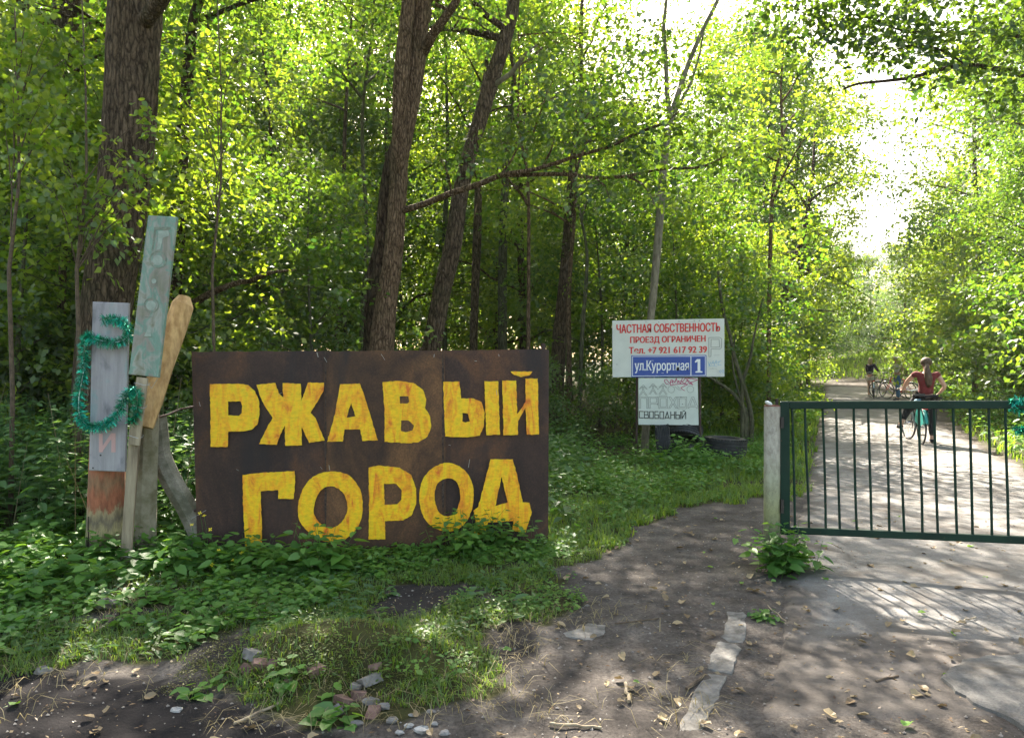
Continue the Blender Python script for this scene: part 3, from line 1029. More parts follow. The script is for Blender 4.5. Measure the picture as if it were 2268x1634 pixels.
# ------------------------------------------------------------ the left group: painted log, boards, concrete posts
def zmat(name, stops, rough=.85, nz=.18, bump=.5, sc3=(1, 1, .25)):
    """colour by object height with noise (paint that ends at a ragged line)"""
    m, nt_, N, L, B = newmat(name)
    B.inputs['Roughness'].default_value = rough
    tc = N.new('ShaderNodeTexCoord'); sx_ = N.new('ShaderNodeSeparateXYZ'); L.new(tc.outputs['Object'], sx_.inputs[0])
    n1 = noise_node(N, L, 17, 8, .75, sc3=sc3)
    ma = N.new('ShaderNodeMath'); ma.operation = 'MULTIPLY_ADD'; ma.inputs[1].default_value = nz * 2; L.new(n1.outputs['Fac'], ma.inputs[0]); L.new(sx_.outputs['Z'], ma.inputs[2])
    mb_ = N.new('ShaderNodeMath'); mb_.operation = 'MULTIPLY_ADD'; mb_.inputs[1].default_value = .5; mb_.inputs[2].default_value = -nz * .5; L.new(ma.outputs[0], mb_.inputs[0])
    r = ramp(N, stops, mb_.outputs[0], L)
    n2 = noise_node(N, L, 30, 6, .75, sc3=sc3)
    r2 = ramp(N, [(.3, (.55, .52, .5)), (.6, (1.1, 1.1, 1.1))], n2.outputs['Fac'], L)
    mu = N.new('ShaderNodeMix'); mu.data_type = 'RGBA'; mu.blend_type = 'MULTIPLY'; mu.inputs['Factor'].default_value = 1
    L.new(r.outputs[0], mu.inputs['A']); L.new(r2.outputs[0], mu.inputs['B']); L.new(mu.outputs['Result'], B.inputs['Base Color'])
    bu = N.new('ShaderNodeBump'); bu.inputs['Strength'].default_value = bump; bu.inputs['Distance'].default_value = .01
    L.new(n2.outputs['Fac'], bu.inputs['Height']); L.new(bu.outputs[0], B.inputs['Normal'])
    return m


M['log'] = zmat('peeling_paint_log', [(.02, (.10, .075, .05)), (.09, (.16, .125, .08)), (.12, (.42, .35, .17)), (.16, (.16, .13, .09)), (.20, (.34, .27, .15)), (.215, (.28, .10, .05)), (.25, (.40, .14, .07)), (.30, (.26, .15, .08)), (.36, (.40, .13, .07)), (.5, (.34, .13, .08))])
M['oldwood'] = simple('old_grey_wood', (.17, .13, .085), .9, scale=16, col2=(.44, .36, .25), bump=.5, bscale=30, sc3=(1, 1, .12))
M['sunwood'] = simple('sunlit_tan_wood', (.36, .20, .08), .9, scale=22, col2=(.66, .43, .20), bump=.6, bscale=50, sc3=(1, 1, .4))  # tan wood, the warm sun on the beam put into its colour


def panelmat(name, stops, sc=2.4):
    m, nt_, N, L, B = newmat(name)
    B.inputs['Roughness'].default_value = .6
    n1 = noise_node(N, L, sc, 5, .55, sc3=(1.6, 1, 1), dist=.6)
    r = ramp(N, stops, n1.outputs['Fac'], L)
    n2 = noise_node(N, L, 20, 6, .7, sc3=(1, 1, .08))
    r2 = ramp(N, [(.3, (.72, .72, .70)), (.65, (1.08, 1.08, 1.08))], n2.outputs['Fac'], L)
    mu = N.new('ShaderNodeMix'); mu.data_type = 'RGBA'; mu.blend_type = 'MULTIPLY'; mu.inputs['Factor'].default_value = 1
    L.new(r.outputs[0], mu.inputs['A']); L.new(r2.outputs[0], mu.inputs['B']); L.new(mu.outputs['Result'], B.inputs['Base Color'])
    return m


M['panel_green'] = panelmat('faded_green_paint', [(.30, (.20, .21, .14)), (.42, (.29, .26, .23)), (.49, (.16, .29, .23)), (.56, (.33, .34, .30)), (.66, (.19, .19, .12))], 5)
M['panel_grey'] = panelmat('faded_lilac_paint', [(.30, (.16, .16, .18)), (.42, (.34, .32, .35)), (.55, (.37, .35, .37)), (.66, (.27, .35, .37)), (.8, (.42, .32, .32))], 3.4)

base = P(228, 1252, 5.55)
log = thing('painted_post', 'round wooden post with flaking red paint carrying the small grey board', 'post', (base.x, base.y, 0))
lm = MB()
pp = [P(231 + (1265 - y) * .032, y, 5.55) for y in (1265, 1180, 1100, 1040, 950, 850, 760, 690)]
lm.tube([(p.x, p.y, p.z) for p in pp], [.135, .128, .124, .122, .120, .118, .116, .112], 24, True, .03, 3)
lm.build('post_shaft', M['log'], log, smooth=True)
cr = MB()
for i in range(7):
    r_ = random.Random(i)
    x = 203 + r_.random() * 55; y0 = 1130 + r_.random() * 60
    a = P(x, y0, 5.55); b = P(x + r_.uniform(-3, 3), y0 + r_.uniform(25, 70), 5.55)
    dx = (x - 230) / F * 5.55; dy = -math.sqrt(max(.0001, .127 ** 2 - dx * dx)) - .001
    cr.tube([a + Vector((0, dy, 0)), b + Vector((0, dy, 0))], .0035, 5)
cr.each('crack', simple('crack', (.03, .022, .018), 1), log)


def board(name, quad, Yt, Yb, th, mat, parent, bev=4):
    """a plank seen at the pixel quad tl,tr,br,bl; returns its plane"""
    tl, tr, br, bl = quad
    A_, B_, C_, D_ = P(*tl, Yt), P(*tr, Yt), P(*br, Yb), P(*bl, Yb)
    n = (B_ - A_).cross(D_ - A_).normalized()
    if n.y > 0: n = -n
    back = [p - n * th for p in (D_, C_, B_, A_)]
    m_ = MB()
    c = (A_ + B_ + C_ + D_) / 4
    fr = [D_, C_, B_, A_]
    ins = [p + (c - p).normalized() * .006 for p in fr]
    V = [p - n * th for p in fr] + [p - n * .004 for p in fr] + ins
    Fs = [(3, 2, 1, 0)]
    for k in (0, 4):
        for i in range(4):
            j = (i + 1) % 4
            Fs.append((k + i, k + j, k + 4 + j, k + 4 + i))
    Fs.append((8, 9, 10, 11))
    m_.add(V, Fs)
    m_.build(name, mat, parent)
    return Plane(A_, B_, D_)


sb = P(240, 860, 5.38)
b1 = thing('small_board', 'narrow grey lilac board with a faint pink letter fixed on the red post', 'board', (sb.x, sb.y, sb.z - .6))
pl1 = board('board_face', [(205, 668), (285, 671), (277, 1045), (197, 1042)], 5.40, 5.37, .022, M['panel_grey'], b1)
M['ghost'] = simple('faint_pink_paint', (.55, .34, .33), .7)


def ca(u, v): return ((0 + u * .30600) * .8901, (1000 + v * .306) * .8901)


flat_shape('faint_letter', [[ca(*q) for q in [(805, 255), (835, 258), (835, 355), (905, 252), (940, 255), (940, 408), (905, 408), (905, 300), (838, 395), (835, 408), (805, 408)]]], pl1, .0015, M['ghost'], b1, .001)
flat_shape('faint_ring', [[ca(880 + 26 * math.cos(t / 16 * 6.283), 220 + 22 * math.sin(t / 16 * 6.283)) for t in range(16)], [ca(880 + 17 * math.cos(t / 16 * 6.283), 220 + 14 * math.sin(t / 16 * 6.283)) for t in range(16)]], pl1, .0015, simple('faint_ochre', (.45, .36, .22), .8), b1, .001)
nl = MB()
for q in ((818, 432), (757, 535)):
    p = pl1.at(*ca(*q), 0); nl.lathe([(0.0001, .003), (.006, .003), (.006, -.002)], p, n=8, M=Matrix.Rotation(math.pi / 2, 3, 'X'))
nl.each('nail', simple('nail', (.03, .025, .03), .5), b1)

tb = P(340, 900, 5.34)
b2 = thing('tall_board', 'tall leaning greenish board with a worn vertical word above the red post', 'board', (tb.x, tb.y, tb.z - .1))
pl2 = board('board_face', [(328, 477), (391, 480), (350, 836), (285, 829)], 5.40, 5.32, .030, M['panel_green'], b2)


def cb(u, v): return ((300 + u * .3058) * .8901, (500 + v * .306) * .8901)


M['g_dark'] = simple('worn_line', (.19, .22, .17), .8, var=.25, scale=40); M['g_pale'] = simple('worn_pale', (.30, .35, .30), .7, var=.15, scale=30)
def ring(cx, cy, r1, r2, n=24, sq=1.0): return [[cb(cx + r1 * math.cos(6.2832 * t / n), cy + r1 * sq * math.sin(6.2832 * t / n)) for t in range(n)], [cb(cx + r2 * math.cos(6.2832 * t / n), cy + r2 * sq * math.sin(6.2832 * t / n)) for t in range(n)]]
flat_shape('worn_letter', [[cb(*q) for q in [(275, 212), (405, 212), (405, 235), (290, 235), (262, 410), (250, 410)]]], pl2, .0015, M['g_dark'], b2, .001)
flat_shape('worn_letter', [[cb(*q) for q in [(305, 245), (390, 240), (395, 285), (345, 300), (325, 395), (292, 400), (305, 320)]]], pl2, .0018, M['g_pale'], b2, .001)
flat_shape('worn_letter', ring(305, 478, 72, 60), pl2, .0015, M['g_dark'], b2, .001)
flat_shape('worn_letter', [ring(302, 482, 42, 1)[0]], pl2, .0018, M['g_pale'], b2, .001)
strokes_on('worn_letter', [[cb(250, 690), (cb(295, 690)), cb(302, 620), cb(255, 618), cb(250, 690)], [cb(295, 600), cb(298, 575)]], 1.4, pl2, .0015, M['g_dark'], b2)
flat_shape('worn_letter', [ring(272, 652, 20, 1)[0]], pl2, .0022, M['g_pale'], b2, .001)
flat_shape('worn_letter', ring(250, 848, 62, 54), pl2, .0015, M['g_dark'], b2, .001)
flat_shape('worn_letter', [ring(248, 850, 40, 1)[0]], pl2, .0018, M['g_pale'], b2, .001)
flat_shape('worn_letter', [[cb(*q) for q in [(232, 1010), (248, 1015), (248, 1100), (192, 1100)]]], pl2, .0018, M['g_pale'], b2, .001)
strokes_on('worn_letter', [[cb(185, 1105), cb(262, 1105)], [cb(170, 940), cb(262, 945)]], 1.2, pl2, .0015, M['g_dark'], b2)
en_ = strokes_on('edge_notch', [[(cb(217 - i * 3.65, 145 + i * 27)), (cb(232 - i * 3.65, 145 + i * 27))] for i in range(28)], .7, pl2, .0015, M['g_dark'], b2)

sl = P(277, 1244, 5.33)
slat = thing('wooden_slat', 'thin weathered grey wooden slat leaning upright between red post and concrete post', 'slat', (sl.x, sl.y, 0))
m_ = MB()


def plank(m_, a, b, w, th, nrm=(0, -1, 0)):
    a = Vector(a); b = Vector(b); t = (b - a).normalized(); n = Vector(nrm); n = (n - t * n.dot(t)).normalized(); s_ = t.cross(n)
    h = [a + s_ * x * w / 2 + n * y * th / 2 for x, y in ((-1, -1), (1, -1), (1, 1), (-1, 1))] + [b + s_ * x * w / 2 + n * y * th / 2 for x, y in ((-1, -1), (1, -1), (1, 1), (-1, 1))]
    m_.hexa(h)


plank(m_, P(278, 1250, 5.33), P(303, 905, 5.34), .075, .022)
m_.build('plank', M['oldwood'], slat)
m_ = MB(); plank(m_, P(297, 985, 5.31), P(316, 836, 5.33), .078, .02); m_.build('plank', M['oldwood'], slat)
m_ = MB()
for y, x in ((850, 315), (900, 308), (966, 300), (1228, 281)):
    p = P(x, y, 5.33)
    m_.tube([p + Vector((math.cos(t) * .055, math.sin(t) * .035, .01 * math.sin(t * 2))) for t in np.linspace(0, 6.283, 13)], .0018, 5)
m_.tube([P(326, 848, 5.3), P(336, 860, 5.32), P(344, 846, 5.35), P(350, 838, 5.4)], .0018, 5)
m_.each('binding_wire', M['wire'], slat)

cpb = P(320, 1240, 5.62)
cpo = thing('concrete_post', 'upright mossy concrete post behind the leaning grey slat', 'post', (cpb.x, cpb.y, 0))
M['mossconc'] = simple('mossy_concrete', (.15, .13, .07), .95, scale=9, col2=(.31, .275, .20), bump=.8, bscale=70)
m_ = MB(); m_.tube([P(320, 1262, 5.62), P(326, 1050, 5.62), P(332, 880, 5.62)], [.082, .076, .07], 8, True, .03, 2); m_.build('post_shaft', M['mossconc'], cpo)
lp = P(330, 880, 5.55)
lpo = thing('leaning_beam', 'stout tan beam with a chamfered top leaning right behind the tall greenish board', 'beam', (lp.x, lp.y, lp.z))
m_ = MB()
m_.tube([P(318, 945, 5.46), P(338, 880, 5.52), P(358, 812, 5.60), P(384, 738, 5.68), P(404, 676, 5.74), P(409, 658, 5.76)], [.07, .082, .084, .086, .084, .05], 8, True, .035, 5)
m_.build('beam_shaft', M['sunwood'], lpo)
bp_ = P(350, 925, 5.85)
bro = thing('bent_brace', 'bent grey concrete brace running down behind the left edge of rusty sign', 'brace', (bp_.x, bp_.y, .1))
m_ = MB()
br_pts = smoothpath([(345, 922, 0), (350, 965, 0), (356, 1010, 0), (382, 1068, 0), (412, 1120, 0), (440, 1180, 0), (462, 1262, 0)], 3)
m_.tube([P(p[0], p[1], 5.80) for p in br_pts], [.082] * len(br_pts), 8, True, .035, 9)
m_.build('brace_shaft', M['concrete'], bro)
en_['kind'] = 'stuff'
# rod going from the post to behind the sign
m_ = MB(); m_.tube([P(345, 925, 5.66), P(372, 918, 5.8), P(400, 906, 5.95), P(440, 898, 6.1)], .009, 6)
tag(m_.build('dark_rod', M['rust']), 'thin dark rod running from the concrete post to behind the rusty sign', 'rod')


# ------------------------------------------------------------ tinsel
def tinsel(path, rad, n, seed, label, Lm=.045, mat=None):
    rng = np.random.default_rng(seed)
    P_ = np.array([tuple(p) for p in path])
    seg = np.linalg.norm(np.diff(P_, axis=0), axis=1); cum = np.concatenate([[0], np.cumsum(seg)])
    t = rng.random(n) * cum[-1]; k = np.clip(np.searchsorted(cum, t) - 1, 0, len(seg) - 1)
    f = ((t - cum[k]) / seg[k])[:, None]
    C = P_[k] * (1 - f) + P_[k + 1] * f
    T = unit(P_[k + 1] - P_[k])
    R = rand_dir(rng, n); R = unit(R - T * np.sum(R * T, 1, keepdims=True) * .7)
    N_ = rand_dir(rng, n)
    Ln = Lm * (.7 + .6 * rng.random(n))
    Sd = unit(np.cross(R, N_)); w = .0016
    droop = np.array([0, 0, -.2])
    mid = C + R * Ln[:, None] * .55
    tip = C + R * Ln[:, None] + droop * Ln[:, None] + rng.normal(size=(n, 3)) * .006
    V = np.stack([C - Sd * w, C + Sd * w, mid + Sd * w, mid - Sd * w, tip + Sd * w, tip - Sd * w], 1).reshape(-1, 3)
    Fc = (np.arange(n)[:, None, None] * 6 + np.array([[0, 1, 2, 3], [3, 2, 4, 5]])[None]).reshape(-1, 4)
    base = Vector(P_[0])
    root = thing('tinsel_garland', label, 'garland', base)
    me = np_mesh('foil_strands', V - np.array(base), Fc)
    mesh_obj('foil_strands', me, mat or M['tinsel'], root)
    m_ = MB(); m_.tube([Vector(p) for p in P_], .003, 5); m_.build('cord', M['wire'], root)
    return root


m, nt_, N, L, B = newmat('green_foil')
B.inputs['Metallic'].default_value = .8; B.inputs['Roughness'].default_value = .2
tn = noise_node(N, L, 9, 2); r = ramp(N, [(.35, (.008, .34, .16)), (.65, (.02, .52, .38))], tn.outputs['Fac'], L)
L.new(r.outputs[0], B.inputs['Base Color']); M['tinsel'] = m
pts = [(226, 708, 5.33), (255, 706, 5.33), (276, 714, 5.33), (285, 742, 5.36), (258, 758, 5.31), (215, 752, 5.31), (192, 742, 5.34), (187, 775, 5.36), (186, 815, 5.38), (180, 850, 5.36), (174, 888, 5.34), (178, 925, 5.32), (200, 944, 5.30), (235, 938, 5.28),
       (258, 918, 5.27), (272, 888, 5.27), (290, 862, 5.27), (302, 866, 5.27), (304, 890, 5.27), (300, 915, 5.28), (290, 936, 5.30)]
sp_ = smoothpath([tuple(P(*q)) for q in pts], 4)
tinsel(sp_, .05, 4300, 3, 'bright green tinsel garland looped over the small grey board on the red post', .040)

# ------------------------------------------------------------ gate
gpb = P(1709, 1252, 5.52)
gp = thing('gate_post', 'thick off-white round steel post with rusty top beside the green gate', 'post', (gpb.x, gpb.y, 0))
M['gatepost'] = zmat('post_paint', [(.0, (.10, .10, .07)), (.10, (.16, .16, .10)), (.20, (.27, .28, .14)), (.32, (.36, .37, .27)), (.42, (.44, .42, .36)), (.575, (.45, .42, .36)), (.592, (.13, .055, .035))], .55, .05, .25, (1, 1, .5))
m_ = MB()
zt = P(1709, 899, 5.52).z
m_.tube([(gpb.x, gpb.y, z) for z in (-.1, .2, .5, .8, 1.0, zt)], [.0585] * 6, 28, True)
m_.build('post_shaft', M['gatepost'], gp, smooth=False)
m_ = MB(); m_.tube([(gpb.x, gpb.y, zt), (gpb.x, gpb.y, zt + .008)], [.061, .052], 24); m_.build('rusty_cap', simple('rust_red', (.16, .06, .04), .9, var=.4, scale=30), gp)
m_ = MB(); m_.tube([(gpb.x + .035, gpb.y, zt - .02), (gpb.x + .035, gpb.y, zt + .055)], .012, 10); m_.build('hinge_pin', simple('dark_steel', (.04, .03, .03), .6, .5), gp)
m_ = MB(); m_.box((gpb.x - .03, gpb.y - .01, zt + .022), (.05, .04, .025), Matrix.Rotation(.5, 3, 'Y'), .008)
tag(m_.build('crumpled_paper', simple('paper', (.75, .76, .74), .8)), 'small crumpled white scrap lying on top of the gate post', 'litter')
m, nt_, N, L, B = newmat('dark_green_paint')
B.inputs['Roughness'].default_value = .5; B.inputs['Specular IOR Level'].default_value = .25
n1 = noise_node(N, L, 6, 5); r = ramp(N, [(.35, (.004, .022, .015)), (.65, (.007, .034, .022))], n1.outputs['Fac'], L)
n2 = noise_node(N, L, 48, 3, .6); r2 = ramp(N, [(.68, (0, 0, 0)), (.70, (1, 1, 1))], n2.outputs['Fac'], L)
mx = N.new('ShaderNodeMix'); mx.data_type = 'RGBA'; L.new(r2.outputs[0], mx.inputs['Factor']); L.new(r.outputs[0], mx.inputs['A']); mx.inputs['B'].default_value = (.09, .055, .035, 1)
L.new(mx.outputs['Result'], B.inputs['Base Color']); M['green'] = m
gl = P(1738, 1180, 5.50); gr_ = P(2268, 1200, 5.03)
GP = Plane((gl.x, gl.y, 0), (gr_.x, gr_.y, 0), (gl.x, gl.y, 1))
gate = thing('gate', 'dark green steel bar gate closed across the old concrete road', 'gate', (gl.x, gl.y, 0))
gplpost = Plane((gpb.x - 1, gpb.y - .0595, 0), (gpb.x + 1, gpb.y - .0595, 0), (gpb.x, gpb.y - .0595, 1))


def cg(u, v): return ((1850 + u * .26939) * .8901, (960 + v * .26939) * .8901)


strokes_on('pen_scribble', [[cg(*q) for q in ln] for ln in [[(240, 240), (265, 262), (285, 300), (262, 318), (250, 285), (275, 262)], [(262, 320), (262, 390), (270, 440)], [(275, 330), (270, 420)], [(250, 300), (290, 340)],
            [(245, 390), (285, 400), (262, 440), (300, 420)], [(255, 440), (300, 440), (250, 480), (290, 500)]]], .45, gplpost, .0, simple('pen', (.25, .22, .2), .7), gp)


def gbar(name, a, b, w, th, mat, parent, bev=.004):
    m_ = MB(); a = Vector(a); b = Vector(b); t = (b - a).normalized(); n = GP.n; n = (n - t * n.dot(t)).normalized(); s_ = t.cross(n).normalized()
    R = Matrix((s_, n, t)).transposed()
    m_.box((a + b) / 2, (w, th, (b - a).length), R, bev)
    return m_.build(name, mat, parent)


# the right end of the gate is out of view
X2 = 2620
tl_ = GP.at(1729, 897); tr_ = GP.at(X2, 895)
bl_ = GP.at(1740, 1173); 
d_ = (GP.at(2268, 1195.5) - bl_); d_.normalize()
br_ = bl_ + d_ * (tr_ - tl_).length
up_ = Vector((0, 0, 1))
gbar('hinge_stile', GP.at(1738, 888.5), GP.at(1739, 1183), .066, .045, M['green'], gate)
gbar('top_rail', GP.at(1748.2, 897), tr_, .055, .044, M['green'], gate)
gbar('bottom_rail', GP.at(1749.4, 1173.3), br_, .050, .044, M['green'], gate)
tops = [318, 403, 518, 608, 723, 817, 935, 1028, 1150, 1250, 1375, 1485, 1608, 1718]
bots = [338, 430, 540, 632, 743, 840, 957, 1055, 1174, 1275, 1400, 1503, 1630, 1738]
def gx(u): return (1850 + .3793 * u) * .8901
tx = [gx(u) for u in tops]; bx_ = [gx(u) for u in bots]
step = 44.5
while tx[-1] < X2 - 60:
    tx.append(tx[-1] + (40 if len(tx) % 2 else 47)); bx_.append(tx[-1] + 7)
for i, (a, b) in enumerate(zip(tx, bx_)):
    A_ = GP.at(a, 903.5); 
    B_ = GP.at(b, 1173.5 + (b - 1740) * .0425 - 5.5)
    jb = random.Random(i); m_ = MB(); m_.tube([A_, A_.lerp(B_, .35) + Vector((jb.uniform(-.004, .004), 0, 0)), A_.lerp(B_, .7) + Vector((jb.uniform(-.004, .004), 0, 0)), B_], .0088, 10, False)
    m_.build('bar', M['green'], gate, smooth=True)
gbar('latch_stile', tr_ + Vector((.03, -.01, .025)), br_ + Vector((.03, -.01, -.02)), .06, .044, M['green'], gate)
m_ = MB(); m_.box(P(1730.5, 1120, 5.49), (.02, .05, .10)); m_.box(P(1730.5, 935, 5.49), (.02, .05, .08)); m_.each('hinge', simple('hinge_dark', (.03, .025, .022), .6), gate)
T2 = [(2236, 893, .0), (2250, 884, .04), (2268, 886, .05), (2290, 880, .04), (2310, 900, -.03), (2270, 905, -.04), (2240, 902, .03)]
tinsel(smoothpath([tuple(GP.at(a, b, c)) for a, b, c in T2], 4), .03, 1100, 8, 'turquoise tinsel wound round the top rail of the gate near its right side', .030)
T3 = [(2246, 952, .02), (2262, 950, .02), (2275, 956, .02)]
tinsel(smoothpath([tuple(GP.at(a, b, c)) for a, b, c in T3], 3), .03, 350, 9, 'small turquoise tinsel tuft hanging below the rail of the gate', .03)

# ------------------------------------------------------------ white notice boards
YW = 11.5
def cw(u, v): return ((1350 + u * .29383) * .8901, (740 + v * .29383) * .8901)
WP = Plane(P(1356, 800, YW), P(1604, 800, YW), P(1356, 900, YW))
pb = P(1480, 1012, YW)
ws = thing('notice_board', 'white notice board with red lettering over a blue street plate on two thin posts', 'sign', (pb.x, pb.y, 0))
M['white'] = simple('white_board', (.62, .64, .60), .5, var=.05, scale=5)
M['white2'] = simple('white_board_green_tint', (.60, .65, .60), .5, var=.05, scale=5)


def slabpx(name, quad, plane, off, th, mat, parent):
    m_ = MB(); f = [plane.at(*q, off) for q in quad]; b = [plane.at(*q, off - th) for q in quad]
    m_.add([f[3], f[2], f[1], f[0], b[3], b[2], b[1], b[0]], [(0, 1, 2, 3), (7, 6, 5, 4), (0, 4, 5, 1), (1, 5, 6, 2), (2, 6, 7, 3), (3, 7, 4, 0)])
    return m_.build(name, mat, parent)


slabpx('upper_panel', [cw(591, 197), cw(1540, 178), cw(1540, 670), cw(593, 675)], WP, 0, .012, M['white'], ws)
slabpx('lower_panel', [cw(812, 682), cw(1314, 682), cw(1322, 1080), cw(812, 1076)], WP, -.004, .010, M['white2'], ws)
for (xt, yt, xb, yb) in ((cw(805, 670) + cw(795, 1300)), (cw(1326, 665) + cw(1336, 1250))):
    m_ = MB(); a = WP.at(xt, yt - 120, -.035); b = WP.at(xb, yb, -.035); b = a + (b - a) * ((a.z + .1) / (a.z - b.z))
    m_.tube([a, b], .018, 8); m_.build('pole', simple('pole_rust', (.06, .035, .03), .8, var=.3), ws)
M['red'] = simple('red_letters', (.62, .035, .03), .5); M['blue'] = simple('blue_plate', (.012, .06, .33), .4)
M['ink'] = simple('ink', (.03, .035, .03), .6); M['pencil'] = simple('pencil', (.24, .25, .235), .7); M['magenta'] = simple('magenta_marker', (.42, .02, .13), .5); M['cyan'] = simple('blue_marker', (.10, .35, .62), .5)
M['wl'] = simple('white_letters', (.80, .82, .85), .5)
text_on('red_line', 'ЧАСТНАЯ СОБСТВЕННОСТЬ', [cw(625, 228), cw(1505, 212), cw(1505, 288), cw(625, 305)], WP, .003, M['red'], ws, bold=.045)
text_on('red_line', 'ПРОЕЗД ОГРАНИЧЕН', [cw(741, 332), cw(1382, 320), cw(1382, 385), cw(741, 398)], WP, .003, M['red'], ws, bold=.045)
text_on('red_line', 'Тел. +7 921 617 92 39', [cw(730, 420), cw(1393, 408), cw(1393, 468), cw(730, 478)], WP, .003, M['red'], ws, bold=.04)
slabpx('plate_rim', [cw(752, 490), cw(1388, 487), cw(1388, 668), cw(752, 676)], WP, .004, .004, M['blue'], ws)
slabpx('plate_line', [cw(760, 497), cw(1381, 494), cw(1381, 662), cw(760, 668)], WP, .0055, .0015, M['wl'], ws)
slabpx('street_plate', [cw(765, 502), cw(1253, 500), cw(1253, 659), cw(765, 663)], WP, .007, .0015, M['blue'], ws)
slabpx('number_plate', [cw(1260, 500), cw(1376, 499), cw(1376, 657), cw(1260, 659)], WP, .007, .0015, M['blue'], ws)
text_on('plate_text', 'ул.Курортная', [cw(780, 535), cw(1240, 533), cw(1240, 640), cw(780, 642)], WP, .0085, M['wl'], ws, bold=.02)
# serif strokes that give the plate letters their feet, and the numeral one
flat_shape('plate_number', [[cw(*q) for q in [(1308, 522), (1336, 522), (1336, 622), (1354, 626), (1354, 636), (1294, 636), (1294, 626), (1313, 622), (1313, 545), (1292, 552), (1290, 542)]]], WP, .0085, M['wl'], ws, .001)
strokes_on('plate_serif', [[cw(a, y), cw(b, y)] for a, b, y in ((876, 900, 534), (876, 902, 614), (920, 944, 614), (924, 940, 535), (838, 850, 612), (786, 806, 560), (816, 830, 560), (1008, 1026, 640), (1054, 1090, 612), (1112, 1136, 612), (1150, 1196, 612))], .55, WP, .0086, M['wl'], ws)
# pencil P, blue and grey scrawls
strokes_on('pencil_letter', [[cw(*q) for q in [(1425, 500), (1408, 500), (1408, 340), (1500, 338), (1518, 350), (1515, 425), (1500, 438), (1428, 436), (1426, 500)]], [cw(1426, 420), cw(1428, 356), cw(1495, 354), cw(1500, 420), cw(1426, 422)]], 1.1, WP, .003, M['pencil'], ws)
strokes_on('blue_scrawl', [[cw(*q) for q in ln] for ln in [[(1400, 540), (1410, 575), (1425, 545), (1412, 580)], [(1430, 570), (1445, 535), (1455, 575), (1470, 530), (1480, 572)], [(1432, 555), (1500, 545)], [(1515, 535), (1492, 545), (1490, 575), (1515, 570)], [(1405, 585), (1440, 578), (1480, 585)],
            [(1508, 612), (1496, 628), (1508, 638), (1512, 618)], [(1528, 610), (1518, 625), (1530, 640), (1534, 612)]]], .55, WP, .003, M['cyan'], ws)
strokes_on('grey_scrawl', [[cw(1410, 603), cw(1450, 604)], [cw(1435, 598), cw(1480, 606)], [cw(1470, 618), cw(1500, 620)], [cw(1480, 634), cw(1500, 636)], [cw(1450, 490), cw(1500, 488)]], .4, WP, .003, M['pencil'], ws)
def cx_(u, v): return ((1590 + u * .11464) * .8901, (940 + v * .11464) * .8901)
def man(x, y): return [[cx_(x - 90, y + 95), cx_(x - 20, y + 20), cx_(x, y), cx_(x + 20, y + 20), cx_(x + 90, y + 95)], [cx_(x - 75, y + 95), cx_(x - 12, y + 40), cx_(x - 12, y + 120), cx_(x - 90, y + 240)], [cx_(x + 75, y + 95), cx_(x + 12, y + 40), cx_(x + 12, y + 120), cx_(x + 90, y + 240)],
                       [cx_(x - 65, y + 240), cx_(x, y + 150), cx_(x + 65, y + 240)]]
def circ(x, y, r, n=20): return [cx_(x + r * math.cos(6.2832 * t / n), y + r * math.sin(6.2832 * t / n)) for t in range(n + 1)]
pic = man(90, 150) + man(305, 120) + man(520, 120) + [[cx_(520 - 90, 385), cx_(520 + 90, 385)]] + [circ(700, 250, 72), circ(1115, 245, 74), [cx_(775, 185), cx_(860, 255), cx_(925, 258)], [cx_(835, 180), cx_(880, 225)]]
strokes_on('pictogram', pic, .75, WP, .0, M['pencil'], ws)
O_ = lambda a, b, c, d: [cx_(a, b), cx_(c, b), cx_(c, d), cx_(a, d), cx_(a, b)]
prohod = [[cx_(*q) for q in ln] for ln in [
    [(5, 660), (5, 412), (195, 412), (195, 660), (165, 660), (165, 440), (35, 440), (35, 660), (5, 660)],
    [(215, 660), (215, 412), (410, 412), (410, 570), (245, 570), (245, 660), (215, 660)], [(245, 440), (380, 440), (380, 535), (245, 540), (245, 440)],
    [(645, 412), (690, 412), (738, 500), (790, 412), (830, 412), (760, 530), (835, 660), (800, 660), (738, 560), (680, 660), (645, 660), (715, 530), (645, 412)],
    [(1065, 660), (1065, 600), (1150, 412), (1190, 412), (1260, 600), (1275, 600), (1275, 660), (1245, 660), (1240, 632), (1090, 632), (1085, 660), (1065, 660)], [(1105, 600), (1165, 450), (1225, 600), (1105, 600)]]]
strokes_on('outline_word', prohod + [O_(430, 412, 620, 660), O_(462, 445, 592, 628), O_(845, 412, 1035, 665), O_(880, 445, 1005, 632)], .8, WP, .0, M['pencil'], ws)
svob = [[cx_(*q) for q in ln] for ln in [
    [(95, 728), (8, 725), (8, 865), (95, 868)], [(118, 730), (118, 872), (205, 872), (205, 812), (185, 795), (195, 780), (195, 730), (118, 730)], [(118, 797), (190, 797)],
    [(230, 730), (310, 730), (310, 878), (230, 875), (230, 730)], [(415, 730), (345, 730), (345, 876), (422, 878), (422, 800), (345, 800)], [(455, 732), (535, 732), (535, 880), (455, 878), (455, 732)],
    [(562, 880), (575, 862), (612, 735), (645, 862), (662, 880)], [(575, 864), (650, 864)], [(690, 735), (690, 882)], [(772, 735), (772, 882)], [(690, 800), (772, 800)],
    [(802, 735), (802, 882), (878, 882), (878, 805), (802, 805)], [(905, 735), (905, 885)], [(935, 735), (935, 882), (1015, 735), (1015, 885)], [(955, 710), (975, 722), (995, 710)]]]
strokes_on('black_word', svob, 1.7, WP, .001, M['ink'], ws)
